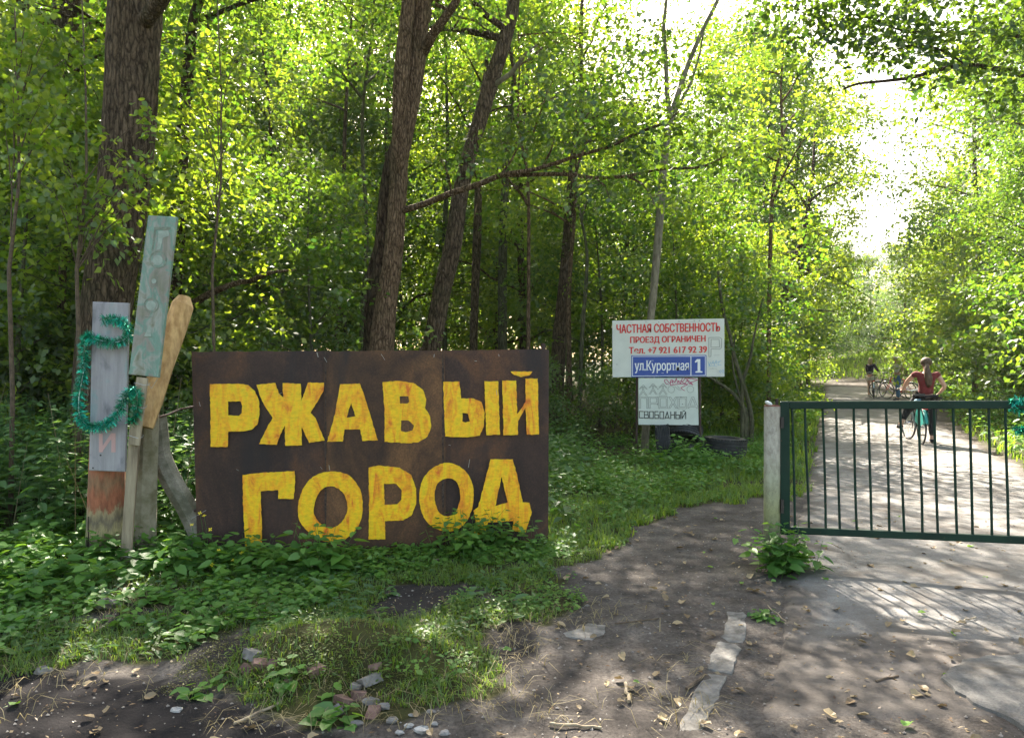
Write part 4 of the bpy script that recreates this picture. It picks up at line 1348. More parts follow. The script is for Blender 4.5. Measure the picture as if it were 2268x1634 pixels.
gra = [[cx_(*q) for q in ln] for ln in [
    [(640, 140), (590, 130), (550, 70), (560, 40), (600, 35), (640, 90), (670, 120)], [(680, 150), (690, 50), (720, 40), (740, 130)], [(680, 90), (735, 85)], [(740, 60), (780, 100), (810, 10), (840, 110), (870, 60)],
    [(850, 60), (900, 120), (940, 10)], [(900, 60), (1000, 130), (1050, 30), (1010, 5), (940, 90), (1000, 125)], [(680, 160), (900, 128), (1060, 140), (910, 215), (960, 262), (990, 275)],
    [(1030, 20), (1120, 100), (1170, 150), (1100, 120), (1150, 95), (1270, 45), (1150, 15), (1060, 10)], [(1050, 60), (1100, 130), (1140, 90)]]]
strokes_on('marker_tag', gra, 1.3, WP, .001, M['magenta'], ws)
nl = MB()
for q in [cw(876, 205), cw(984, 208), cw(1156, 203), cw(1285, 200), cw(1328, 197), cw(630, 567), cx_(910, 418), cx_(945, 568), cx_(400, 575), cx_(410, 240)]:
    p = WP.at(*q, .004); nl.box(p, (.010, .006, .010))
nl.each('screw', M['ink'], ws)

# ------------------------------------------------------------ tyres
m, nt_, N, L, B = newmat('rubber')
B.inputs['Base Color'].default_value = (.022, .023, .026, 1); B.inputs['Roughness'].default_value = .6
n1 = noise_node(N, L, 12, 5); r = ramp(N, [(.4, (.010, .011, .013)), (.65, (.028, .028, .03))], n1.outputs['Fac'], L); L.new(r.outputs[0], B.inputs['Base Color'])
M['rubber'] = m


def tyre(label, px, Y, z, R, w, rot, seed=0):
    c = P(px, 1000, Y); c.z = z
    t = thing('tyre', label, 'tyre', c, 'old car tyres under the notice board')
    Mx = Matrix.Rotation(rot[2], 3, 'Z') @ Matrix.Rotation(rot[1], 3, 'Y') @ Matrix.Rotation(rot[0], 3, 'X')
    h = w / 2; ri = R * .62
    prof = [(ri, -h * .75), (ri + .01, -h * .95), (R * .82, -h), (R * .95, -h * .88)]
    for k in range(5):
        a = -h * .8 + 1.6 * h * k / 5; b = a + 1.6 * h / 5
        prof += [(R, a + .006), (R, b - .006), (R - .009, b - .003), (R - .009, b + .001)]
    prof += [(R * .95, h * .88), (R * .82, h), (ri + .01, h * .95), (ri, h * .75), (ri + .02, h * .6), (R * .90, h * .5), (R * .92, 0), (R * .90, -h * .5), (ri + .02, -h * .6), (ri, -h * .75)]
    m_ = MB(); m_.lathe(prof, c, n=40, M=Mx); m_.build('tyre_body', M['rubber'], t)
    lug = MB()
    for i in range(44):
        a = 6.2832 * i / 44
        for s_ in (-1, 1):
            q = Mx @ Vector((math.cos(a) * R * .985, math.sin(a) * R * .985, s_ * h * .84))
            Rm = Mx @ Matrix.Rotation(a, 3, 'Z')
            lug.box(c + q, (.02, .022, h * .16), Rm)
    lug.build('tread_lugs', M['rubber'], t)


tyre('wide black tyre lying flat on the grass at the right end of the heap', 1606, 11.3, .20, .32, .30, (0, math.radians(3), 0))
tyre('black tyre leaning upright over the others under the board', 1512, 11.75, .34, .31, .24, (math.radians(-32), math.radians(12), 0))
tyre('dark tyre standing on edge at the left end of the heap', 1470, 11.4, .24, .29, .22, (math.radians(84), 0, math.radians(78)))
tyre('smaller grey tyre half buried in nettles left of the flat one', 1556, 11.2, .06, .24, .18, (math.radians(20), math.radians(15), 0))
# ------------------------------------------------------------ people
def skin(name, joints, edges, mat, parent, sub=2, root='pelvis', scale=1.0, mats=None):
    """one continuous surface grown round a skeleton. joints: name -> (x,y,z,r) or (x,y,z,rx,ry); local coordinates"""
    names = list(joints)
    me = bpy.data.meshes.new(name)
    me.from_pydata([joints[k][:3] for k in names], [(names.index(a), names.index(b)) for a, b in edges], [])
    o = bpy.data.objects.new('tmp', me); COL.objects.link(o)
    md = o.modifiers.new('skin', 'SKIN'); md.use_smooth_shade = True; md.branch_smoothing = .6
    ss = o.modifiers.new('ss', 'SUBSURF'); ss.levels = sub; ss.render_levels = sub
    sv = me.skin_vertices[0].data if me.skin_vertices else None
    if sv is None:
        bpy.context.view_layer.update()
        sv = me.skin_vertices[0].data
    for i, k in enumerate(names):
        j = joints[k]; sv[i].radius = (j[3], j[4] if len(j) > 4 else j[3])
        sv[i].use_root = (k == root)
    dg = bpy.context.evaluated_depsgraph_get()
    out = bpy.data.meshes.new_from_object(o.evaluated_get(dg))
    bpy.data.objects.remove(o)
    out.name = name
    out.materials.clear()
    return mesh_obj(name, out, mat, parent)


def ell(name, c, r, mat, parent, rot=None, n=14, cut=None):
    m_ = MB(); V = []; Fs = []
    R = rot or Matrix.Identity(3)
    k = 9
    for j in range(k + 1):
        th = math.pi * j / k
        for i in range(n):
            a = 6.2832 * i / n
            V.append(Vector(c) + R @ Vector((r[0] * math.sin(th) * math.cos(a), r[1] * math.sin(th) * math.sin(a), r[2] * math.cos(th))))
    for j in range(k):
        for i in range(n):
            q = (i + 1) % n
            Fs.append((j * n + i, (j + 1) * n + i, (j + 1) * n + q, j * n + q))
    m_.add(V, Fs)
    return m_.build(name, mat, parent, smooth=True, world=False)


def skinmat(name, col): 
    m, nt_, N, L, B = newmat(name); B.inputs['Base Color'].default_value = (*col, 1); B.inputs['Roughness'].default_value = .5
    B.inputs['Subsurface Weight'].default_value = .1; B.inputs['Subsurface Radius'].default_value = (.02, .01, .006); return m


M['skin'] = skinmat('skin', (.52, .30, .21)); M['skin2'] = skinmat('skin_tan', (.48, .27, .19))
def cloth(n, c, **k): return simple(n, c, .9, var=.18, scale=18, bump=.2, bscale=30, **k)


def face(head, hr, parent, mat_hair, yaw=0.0, skin_m=None):
    """eyes, brows, nose, mouth, ears on a head at `head` facing +Y turned by yaw"""
    R = Matrix.Rotation(yaw, 3, 'Z'); c = Vector(head)
    white = simple('eye_white', (.7, .7, .68)); dark = simple('eye_dark', (.03, .02, .02)); lip = simple('lip', (.42, .16, .13))
    for s_ in (-1, 1):
        e = ell('eye', c + R @ Vector((s_ * hr * .36, hr * .86, hr * .08)), (hr * .13, hr * .07, hr * .08), white, parent, R, 8)
        ell('pupil', c + R @ Vector((s_ * hr * .36, hr * .925, hr * .08)), (hr * .055, hr * .03, hr * .055), dark, parent, R, 8)
        ell('ear', c + R @ Vector((s_ * hr * .93, -hr * .02, -hr * .05)), (hr * .08, hr * .2, hr * .28), skin_m, parent, R, 8)
    ell('nose', c + R @ Vector((0, hr * 1.0, -hr * .18)), (hr * .13, hr * .2, hr * .22), skin_m, parent, R, 8)
    ell('mouth', c + R @ Vector((0, hr * .88, -hr * .56)), (hr * .25, hr * .08, hr * .06), lip, parent, R, 8)


def hand(J, E, wrist, d, side, base, up=(0, 0, 1), curl=.3, r=.0085):
    """palm and five fingers grown from the wrist joint; d = direction of the hand, side = direction of the thumb"""
    d = Vector(d).normalized(); s_ = Vector(side); s_ = (s_ - d * s_.dot(d)).normalized(); n = d.cross(s_)
    w = Vector(J[wrist][:3])
    pm = w + d * .055
    J[base + 'palm'] = (*pm, .030, .016); E.append((wrist, base + 'palm'))
    for i, (off, L_) in enumerate(((-.030, .055), (-.010, .070), (.010, .075), (.028, .068))):
        a = pm + d * .035 + s_ * off; b = a + d * L_ * .5 - n * L_ * curl * .3; c = b + d * L_ * .4 - n * L_ * curl * .7
        for q, (p, rr) in enumerate(((a, r), (b, r * .95), (c, r * .8))):
            J[base + 'f%d%d' % (i, q)] = (*p, rr)
        E += [(base + 'palm', base + 'f%d0' % i), (base + 'f%d0' % i, base + 'f%d1' % i), (base + 'f%d1' % i, base + 'f%d2' % i)]
    a = w + d * .03 + s_ * .035; b = a + d * .035 + s_ * .018
    J[base + 't0'] = (*a, r * 1.1); J[base + 't1'] = (*b, r * .95)
    E += [(wrist, base + 't0'), (base + 't0', base + 't1')]


def foot(J, E, ankle, d, base, ln=.17):
    d = Vector(d).normalized(); a = Vector(J[ankle][:3])
    J[base + 'heel'] = (a.x - d.x * .03, a.y - d.y * .03, a.z - .055, .034)
    J[base + 'ball'] = (a.x + d.x * ln * .7, a.y + d.y * ln * .7, a.z - .062, .038, .026)
    J[base + 'toe'] = (a.x + d.x * ln, a.y + d.y * ln, a.z - .068, .03, .018)
    E += [(ankle, base + 'heel'), (ankle, base + 'ball'), (base + 'ball', base + 'toe')]


def inflate(J, keys, k, extra=None):
    o = {q: tuple(J[q][:3]) + tuple(v + k for v in J[q][3:]) for q in keys}
    if extra: o.update(extra)
    return o


BASE_E = [('pelvis', 'waist'), ('waist', 'chest'), ('chest', 'neck'), ('neck', 'head'), ('head', 'crownh'), ('chest', 'shl'), ('chest', 'shr'), ('shl', 'ell'), ('shr', 'elr'),
          ('ell', 'wrl'), ('elr', 'wrr'), ('pelvis', 'hpl'), ('pelvis', 'hpr'), ('hpl', 'knl'), ('hpr', 'knr'), ('knl', 'anl'), ('knr', 'anr')]

# --- woman in a striped top (standing, facing right towards the man)
p = G(1928, 879)
w1 = thing('person', 'woman with fair hair in dark jacket, striped top and pale shorts standing beside the bicycles', 'person', (p.x, p.y, float(gz(p.x, p.y)) if p.y > 66 else .004), 'people stopped on the road', rz=math.radians(-62))
J = {'pelvis': (0, 0, .90, .125, .10), 'waist': (0, 0, 1.03, .105, .085), 'chest': (0, .01, 1.24, .135, .095), 'neck': (0, .01, 1.43, .048), 'head': (0, .03, 1.51, .072, .085), 'crownh': (0, .02, 1.58, .065, .075),
     'shl': (-.165, 0, 1.36, .052), 'shr': (.165, 0, 1.36, .052), 'ell': (-.19, .03, 1.10, .040), 'elr': (.20, .14, 1.13, .040), 'wrl': (-.17, .14, .90, .026), 'wrr': (.12, .38, 1.07, .026),
     'hpl': (-.085, 0, .84, .085), 'hpr': (.085, 0, .84, .085), 'knl': (-.09, .02, .48, .056), 'knr': (.10, .03, .48, .056), 'anl': (-.09, 0, .09, .036), 'anr': (.12, .03, .09, .036)}
E = list(BASE_E)
hand(J, E, 'wrl', (0, .1, -1), (0, 1, 0), 'L'); hand(J, E, 'wrr', (-.1, 1, -.1), (-1, 0, .3), 'R')
foot(J, E, 'anl', (0, 1, 0), 'l'); foot(J, E, 'anr', (.15, 1, 0), 'r')
skin('body', J, E, M['skin'], w1)
face((0, .045, 1.525), .082, w1, None, 0, M['skin'])
hair = simple('fair_hair', (.50, .36, .18), .6, var=.25, scale=40, sc3=(1, 1, .2))
ell('hair', (0, .005, 1.56), (.096, .105, .095), hair, w1); ell('hair', (0, -.05, 1.47), (.085, .055, .11), hair, w1)
stripe, nt_, N, L, B = newmat('striped_cloth')
tc = N.new('ShaderNodeTexCoord'); wv = N.new('ShaderNodeTexWave'); wv.bands_direction = 'Z'; wv.inputs['Scale'].default_value = 6.5
L.new(tc.outputs['Object'], wv.inputs[0]); r = ramp(N, [(.45, (.03, .03, .05)), (.5, (.75, .74, .70))], wv.outputs['Fac'], L); L.new(r.outputs[0], B.inputs['Base Color']); B.inputs['Roughness'].default_value = .9
TE = [('pelvis', 'waist'), ('waist', 'chest'), ('chest', 'shl'), ('chest', 'shr')]
skin('striped_top', inflate(J, ['pelvis', 'waist', 'chest', 'shl', 'shr'], .012), TE, stripe, w1)
jk = {'pelvis': (0, -.03, .97, .150, .105), 'waist': (0, -.03, 1.05, .140, .10), 'chest': (0, -.025, 1.24, .165, .105), 'shl': (-.168, -.005, 1.36, .072), 'shr': (.168, -.005, 1.36, .072), 'ell': (-.19, .03, 1.10, .060), 'elr': (.20, .14, 1.13, .060),
      'wrl': (-.175, .12, .94, .048), 'wrr': (.135, .33, 1.08, .048)}
skin('jacket', jk, TE + [('shl', 'ell'), ('shr', 'elr'), ('ell', 'wrl'), ('elr', 'wrr')], cloth('dark_jacket', (.035, .022, .035)), w1)
sh = {'pelvis': (0, 0, .95, .15, .125), 'hpl': (-.085, 0, .82, .108), 'hpr': (.085, 0, .82, .108), 'knl': (-.09, .01, .66, .098), 'knr': (.09, .01, .66, .098)}
skin('shorts', sh, [('pelvis', 'hpl'), ('pelvis', 'hpr'), ('hpl', 'knl'), ('hpr', 'knr')], cloth('cream_cloth', (.70, .62, .52)), w1)
FE = lambda s_: [('an' + s_, s_ + 'heel'), ('an' + s_, s_ + 'ball'), (s_ + 'ball', s_ + 'toe')]
shoe = cloth('pale_shoe', (.66, .60, .54))
for s_ in 'lr': skin('shoe', inflate(J, ['an' + s_, s_ + 'heel', s_ + 'ball', s_ + 'toe'], .012), FE(s_), shoe, w1, root='an' + s_)

# --- man in suspenders, facing left, head bent, hand on hip
p = G(1988, 887)
w2 = thing('person', 'bald man in pale t-shirt, dark suspenders and blue jeans with hand on hip', 'person', (p.x, p.y, .004), 'people stopped on the road', rz=math.radians(72))
J = {'pelvis': (0, 0, .95, .135, .11), 'waist': (0, .02, 1.08, .14, .125), 'chest': (0, .01, 1.32, .16, .12), 'neck': (0, .05, 1.52, .06), 'head': (0, .12, 1.61, .078, .09), 'crownh': (0, .13, 1.68, .07, .08),
     'shl': (-.195, 0, 1.45, .065), 'shr': (.195, 0, 1.45, .065), 'ell': (-.38, -.12, 1.22, .048), 'elr': (.34, -.14, 1.21, .048), 'wrl': (-.20, .02, 1.05, .031), 'wrr': (.20, .02, 1.04, .031),
     'hpl': (-.10, 0, .88, .10), 'hpr': (.10, 0, .88, .10), 'knl': (-.11, .02, .50, .066), 'knr': (.13, -.02, .50, .066), 'anl': (-.12, 0, .095, .042), 'anr': (.15, -.05, .095, .042)}
E = list(BASE_E)
hand(J, E, 'wrl', (.75, .4, -.3), (0, 1, 0), 'L'); hand(J, E, 'wrr', (-.75, .4, -.3), (0, 1, 0), 'R')
foot(J, E, 'anl', (-.1, 1, 0), 'l', .19); foot(J, E, 'anr', (.2, 1, 0), 'r', .19)
skin('body', J, E, M['skin2'], w2)
face((0, .135, 1.62), .088, w2, None, 0, M['skin2'])
ell('hair', (0, .075, 1.62), (.098, .07, .06), simple('grey_hair', (.45, .42, .38), .8), w2)
tshirt = cloth('pale_tshirt', (.62, .58, .48))
ts = inflate(J, ['pelvis', 'waist', 'chest', 'shl', 'shr'], .018, {'ell': (-.29, -.06, 1.33, .072), 'elr': (.27, -.07, 1.33, .072)})
skin('t_shirt', ts, TE + [('shl', 'ell'), ('shr', 'elr')], tshirt, w2)
m_ = MB()
for s_ in (-1, 1):
    m_.tube([(s_ * .09, .165, 1.0), (s_ * .09, .168, 1.15), (s_ * .10, .155, 1.35), (s_ * .11, .07, 1.50), (s_ * .08, -.10, 1.42), (s_ * .05, -.15, 1.2), (s_ * .06, -.13, 1.0)], .016, 6, flat=.4)
m_.build('suspenders', simple('dark_strap', (.02, .02, .025)), w2, world=False)
jeans = cloth('blue_jeans', (.055, .13, .24))
tr = inflate(J, ['pelvis', 'hpl', 'hpr', 'knl', 'knr', 'anl', 'anr'], .024)
tr['pelvis'] = (0, .01, 1.0, .158, .135)
skin('jeans', tr, [('pelvis', 'hpl'), ('pelvis', 'hpr'), ('hpl', 'knl'), ('hpr', 'knr'), ('knl', 'anl'), ('knr', 'anr')], jeans, w2)
shoe2 = cloth('dark_shoe', (.02, .02, .03))
for s_ in 'lr': skin('shoe', inflate(J, ['an' + s_, s_ + 'heel', s_ + 'ball', s_ + 'toe'], .014), FE(s_), shoe2, w2, root='an' + s_)


# ------------------------------------------------------------ bicycles (x forward)
M['tyre_b'] = simple('bike_tyre', (.02, .02, .02), .8); M['chrome'] = simple('bike_metal', (.55, .55, .55), .25, .95); M['blk'] = simple('black_plastic', (.02, .02, .022), .5)


def bicycle(label, loc, rz, col, city=True, fender=None, steer=0.0):
    t = thing('bicycle', label, 'bicycle', loc, 'bicycles on the road', rz=rz)
    fm = simple('bike_paint', col, .3, .2)
    R = .34; cr_, cf = Vector((-.52, 0, R)), Vector((.55, 0, R))
    for c in (cr_, cf):
        Mx = Matrix.Rotation(math.pi / 2, 3, 'X')
        if c is cf: Mx = Matrix.Rotation(steer, 3, 'Z') @ Mx
        m_ = MB(); m_.lathe([(R - .017 + .017 * math.cos(a), .017 * math.sin(a)) for a in np.linspace(0, 6.283, 9)], c, n=32, M=Mx)
        w = m_.build('wheel', M['tyre_b'], t, True, world=False)
        m_ = MB(); m_.lathe([(R - .036 + .007 * math.cos(a), .010 * math.sin(a)) for a in np.linspace(0, 6.283, 7)], c, n=32, M=Mx)
        rm_ = m_.build('rim', M['chrome'], w, True, world=False)
        m_ = MB()
        for i in range(18):
            a = 6.2832 * i / 18
            m_.tube([c + Mx @ Vector((.02 * math.cos(a + 1), .02 * math.sin(a + 1), (-1) ** i * .025)), c + Mx @ Vector(((R - .036) * math.cos(a), (R - .036) * math.sin(a), 0))], .0016, 4, False)
        m_.tube([c + Mx @ Vector((0, 0, -.05)), c + Mx @ Vector((0, 0, .05))], .02, 8)
        m_.build('spokes', M['chrome'], w, world=False)
    bb = Vector((-.08, 0, .28)); st = Vector((-.22, 0, .78)); ht = Vector((.36, 0, .84)); hb = Vector((.40, 0, .70))
    m_ = MB()
    low = ht.lerp(hb, .8)
    for a, b, r_ in ((bb, st, .017), (bb, hb, .02), (st + Vector((.02, 0, -.12)) if city else st, ht if not city else hb + Vector((0, 0, .06)), .016), (hb, ht, .021)):
        m_.tube([a, b], r_, 8)
    for s_ in (-1, 1):
        o = Vector((0, s_ * .055, 0)); m_.tube([bb, cr_ + o], .010, 6); m_.tube([st - Vector((0, 0, .06)), cr_ + o], .008, 6)
    m_.build('frame', fm, t, world=False)
    m_ = MB()
    for s_ in (-1, 1): m_.tube([hb, hb + Vector((.03, s_ * .05, -.06)), cf + Vector((0, s_ * .05, 0))], .012, 6)
    m_.build('fork', fm, t, world=False)
    m_ = MB(); m_.tube([ht, ht + Vector((-.02, 0, .16))], .014, 8)
    hy = ht + Vector((-.02, 0, .16))
    m_.tube([hy + Vector((-.16, -.29, .02)), hy + Vector((-.02, -.22, .05)), hy + Vector((.03, 0, .0)), hy + Vector((-.02, .22, .05)), hy + Vector((-.16, .29, .02))], .012, 8)
    hbr = m_.build('handlebar', M['chrome'], t, world=False)
    m_ = MB()
    for s_ in (-1, 1): m_.tube([hy + Vector((-.20, s_ * .30, .015)), hy + Vector((-.08, s_ * .255, .04))], .018, 8)
    m_.build('grip', M['blk'], hbr, world=False)
    m_ = MB(); m_.tube([st, st + Vector((-.03, 0, .12))], .013, 8); m_.build('seat_post', M['chrome'], t, world=False)
    m_ = MB(); sx = st + Vector((-.03, 0, .14))
    m_.add([sx + Vector(v) for v in ((-.14, -.09, 0), (-.14, .09, 0), (0, .05, 0), (.15, .018, .01), (.15, -.018, .01), (0, -.05, 0), (-.14, -.08, .05), (-.14, .08, .05), (0, .04, .045), (.14, .012, .04), (.14, -.012, .04), (0, -.04, .045))],
           [(5, 4, 3, 2, 1, 0), (6, 7, 8, 9, 10, 11), (0, 1, 7, 6), (1, 2, 8, 7), (2, 3, 9, 8), (3, 4, 10, 9), (4, 5, 11, 10), (5, 0, 6, 11)])
    m_.build('saddle', M['blk'], t, world=False)
    m_ = MB(); m_.lathe([(.085, -.055), (.09, -.055), (.09, -.05), (.085, -.05), (.085, -.055)], bb, n=16, M=Matrix.Rotation(math.pi / 2, 3, 'X'))
    m_.tube([bb + Vector((0, -.07, 0)), bb + Vector((.10, -.08, -.14))], .009, 6); m_.tube([bb + Vector((0, .07, 0)), bb + Vector((-.10, .08, .14))], .009, 6)
    m_.box(bb + Vector((.10, -.13, -.14)), (.09, .09, .02)); m_.box(bb + Vector((-.10, .13, .14)), (.09, .09, .02))
    m_.build('crankset', M['blk'], t, world=False)
    for c, a0, a1 in ((cr_, .15, 2.9), (cf, .9, 2.6)):
        m_ = MB(); an = np.linspace(a0, a1, 12); V = []
        for a in an:
            for dy in (-.028, -.015, .015, .028):
                rr = R + .022 + (.010 if abs(dy) < .02 else 0)
                V.append(c + Vector((rr * math.cos(a), dy, rr * math.sin(a))))
        m_.add(V, [(i * 4 + k, i * 4 + k + 1, i * 4 + k + 5, i * 4 + k + 4) for i in range(11) for k in range(3)])
        m_.build('mudguard', fender or M['chrome'], t, world=False)
    if fender:
        m_ = MB()
        for s_ in (-1, 1):
            V = [cr_ + Vector((0, s_ * .045, 0))] + [cr_ + Vector(((R + .02) * math.cos(a), s_ * .05, (R + .02) * math.sin(a))) for a in np.linspace(.3, 2.9, 12)]
            m_.add(V, [(0, i, i + 1) for i in range(1, 12)])
        m_.build('skirt_guard', fender, t, world=False)
    if city:
        m_ = MB()
        for dy in (-.06, 0, .06): m_.tube([cr_ + Vector((-.18, dy, R + .08)), cr_ + Vector((.22, dy, R + .08))], .006, 5)
        for s_ in (-1, 1): m_.tube([cr_ + Vector((-.1, s_ * .06, R + .08)), cr_ + Vector((0, s_ * .06, 0))], .006, 5)
        m_.build('rear_rack', M['chrome'], t, world=False)
        m_ = MB(); m_.box(cr_ + Vector((-.24, 0, R + .03)), (.03, .09, .05)); m_.build('rear_light', simple('red_lens', (.6, .02, .02), .2), t, world=False)
    return t


q = G(1953, 883); bicycle('grey city bicycle with red rear light beside the woman in striped top', (q.x, q.y + .6, .005), math.radians(62), (.10, .09, .09), steer=-.3)
q = G(1975, 884); bicycle('dark bicycle partly hidden behind the man in suspenders', (q.x + .45, q.y + .8, .005), math.radians(160), (.03, .03, .035))
q = G(2004, 886); bicycle('red bicycle standing behind the man and the cyclist', (q.x, q.y + .4, .005), math.radians(118), (.55, .05, .03), city=False)

w3s = .94
# --- cyclist seen from behind, one foot down
p = G(2049, 981)
RZ = math.radians(-24)
w3 = thing('person', 'long haired cyclist in dark red top and black trousers seen from behind on a bicycle', 'person', (p.x, p.y, .004), 'people stopped on the road', rz=RZ)
bk = bicycle('bicycle with teal skirt guard held between the legs of the cyclist', (p.x - .10, p.y + .16, .004), RZ + math.radians(90 + 8), (.04, .07, .08), fender=simple('teal', (.02, .24, .21), .4), steer=.2)
J = {'pelvis': (0, 0, .90, .150, .125), 'waist': (.005, .03, 1.02, .125, .10), 'chest': (.02, .07, 1.24, .150, .105), 'neck': (.02, .10, 1.44, .052), 'head': (.02, .12, 1.53, .075, .088), 'crownh': (.02, .12, 1.60, .07, .08),
     'shl': (-.17, .07, 1.36, .055), 'shr': (.20, .07, 1.36, .055), 'ell': (-.31, .18, 1.18, .041), 'elr': (.34, .04, 1.10, .042), 'wrl': (-.36, .36, 1.03, .028), 'wrr': (.24, .10, .95, .028),
     'hpl': (-.10, 0, .86, .11), 'hpr': (.10, 0, .86, .11), 'knl': (-.30, .22, .62, .065), 'knr': (.12, .04, .48, .068), 'anl': (-.42, .10, .34, .042), 'anr': (.12, -.02, .095, .042)}
E = list(BASE_E)
hand(J, E, 'wrl', (-.1, .8, -.3), (1, 0, 0), 'L', curl=.9); hand(J, E, 'wrr', (-.7, .5, -.3), (0, 1, 0), 'R')
foot(J, E, 'anl', (-.2, 1, -.1), 'l'); foot(J, E, 'anr', (.1, 1, 0), 'r')
skin('body', J, E, M['skin'], w3)
face((.02, .135, 1.54), .085, w3, None, 0, M['skin'])
hb_ = simple('brown_hair', (.05, .028, .017), .7, scale=60, col2=(.12, .075, .045), sc3=(1, 1, .15), bump=.5)
ell('hair', (.02, .095, 1.575), (.104, .112, .10), hb_, w3)
m_ = MB(); m_.tube([(.02, .0, 1.53), (.02, -.045, 1.45), (.03, -.055, 1.36), (.045, -.06, 1.26), (.05, -.07, 1.15), (.045, -.06, 1.08)], [.038, .046, .062, .070, .056, .02], 12, True, .06, 3); m_.build('ponytail', hb_, w3, True, world=False)
mred = cloth('dark_red_shirt', (.15, .022, .022))
ts = inflate(J, ['waist', 'chest', 'shl', 'shr'], .018, {'pelvis': (.0, -.01, .89, .182, .165), 'ell': (-.225, .105, 1.28, .068), 'elr': (.255, .06, 1.27, .068)})
skin('shirt', ts, TE + [('shl', 'ell'), ('shr', 'elr')], mred, w3)
blk = cloth('black_cloth', (.012, .012, .014))
tr = inflate(J, ['hpl', 'hpr', 'knl', 'knr'], .02, {'pelvis': (0, 0, .955, .176, .15), 'anl': (-.39, .12, .42, .06), 'anr': (.12, -.015, .13, .058)})
skin('trousers', tr, [('pelvis', 'hpl'), ('pelvis', 'hpr'), ('hpl', 'knl'), ('hpr', 'knr'), ('knl', 'anl'), ('knr', 'anr')], blk, w3)
tj = {'pelvis': (.02, -.02, .97, .19, .16), 'a': (.07, -.08, .84, .15, .08), 'b': (.12, -.09, .72, .12, .05), 'c': (-.10, -.03, .92, .09, .08)}
skin('tied_jacket', tj, [('pelvis', 'a'), ('a', 'b'), ('pelvis', 'c')], blk, w3)
bagm = cloth('blue_grey_cloth', (.14, .26, .34))
bg_ = thing('waist_bag', 'pale blue grey bag with dark patch carried at the waist of the cyclist', 'bag', (p.x, p.y, .004), rz=RZ)
skin('bag_body', {'pelvis': (-.13, -.16, .88, .11, .09), 'a': (-.12, -.16, .80, .12, .10), 'b': (-.12, -.16, .73, .08, .07)}, [('pelvis', 'a'), ('a', 'b')], bagm, bg_)
m_ = MB(); m_.box((-.06, -.262, .85), (.07, .012, .05), None); m_.box((-.075, -.266, .79), (.09, .012, .015), Matrix.Rotation(.3, 3, 'Y')); m_.build('patch', blk, bg_, world=False)
m_ = MB(); m_.tube([(-.13, -.1, .93), (-.16, .0, 1.0), (-.1, .1, 1.02)], .014, 6, flat=.5); m_.build('strap', blk, bg_, world=False)
for s_ in 'lr': skin('shoe', inflate(J, ['an' + s_, s_ + 'heel', s_ + 'ball', s_ + 'toe'], .012), FE(s_), shoe2, w3, root='an' + s_)

for o_ in (w3, bk, bg_): o_.scale = (w3s,) * 3
# ------------------------------------------------------------ named trees
def clumps_around(rng, ends, r=.7, n=10, jitter=.3, flat=.55):
    out = []
    for e in ends:
        rr = r * (.7 + .6 * rng.random())
        e = np.array(e) + rng.normal(size=3) * jitter
        out.append((e[0], e[1], e[2], rr, rr, rr * flat, max(2, int(n * (.6 + .8 * rng.random())))))
    return out


def canopy_spec(rng, z0, z1, n, L0, L1, r0=.05):
    return [(z0 + (z1 - z0) * (i + rng.random()) / n, rng.random() * 360, L0 + (L1 - L0) * rng.random(), .3 + rng.random() * .9, r0 * (1.1 - .6 * i / n)) for i in range(n)]


# 1 big trunk at the left
rng = np.random.default_rng(11)
t1, path1, _ = tree_px('broadleaf_tree', 'big tree with thick furrowed trunk right behind the small grey board', 8.2,
    [(225, 800, 106), (236, 680, 104), (256, 540, 104), (276, 400, 106), (290, 230, 108), (296, 80, 110), (299, 0, 110)], 13, 'bark', 1, .25, 24)
m_ = MB(); m_.tube([P(296, 70, 8.2), P(325, 42, 8.0), P(357, 0, 7.8), P(400, -90, 7.6)], [.10, .085, .08, .06], 12, False, .03)
m_.tube([P(240, 690, 8.0), P(262, 640, 7.85), P(310, 560, 7.8)], [.012, .008, .005], 6)
m_.each('branch', M['bark'], t1, True)
ends = limbs(t1, path1, canopy_spec(rng, 6.3, 12.5, 12, 1.6, 3.6, .09), 3)
crown(t1, 5, clumps_around(rng, ends, .95, 20), 16, .10, 'leaf_mid', .32)

t2, path2, _ = tree_px('broadleaf_tree', 'grey trunked tree fading into leaves near the top left corner', 13,
    [(168, 700, 46), (162, 500, 48), (158, 250, 52), (152, 100, 54), (149, 0, 56)], 14, 'bark', 2, .1, 14)
m_ = MB(); m_.tube([P(128, 62, 13), P(90, 42, 12.8), P(40, 8, 12.6), P(0, -20, 12.4)], [.09, .075, .065, .05], 8, False); m_.each('branch', M['bark'], t2, True)
ends = limbs(t2, path2, canopy_spec(rng, 5.5, 13, 10, 1.5, 3.2, .07), 4)
crown(t2, 6, clumps_around(rng, ends, .8, 11), 15, .12, 'leaf_yellow', .34)

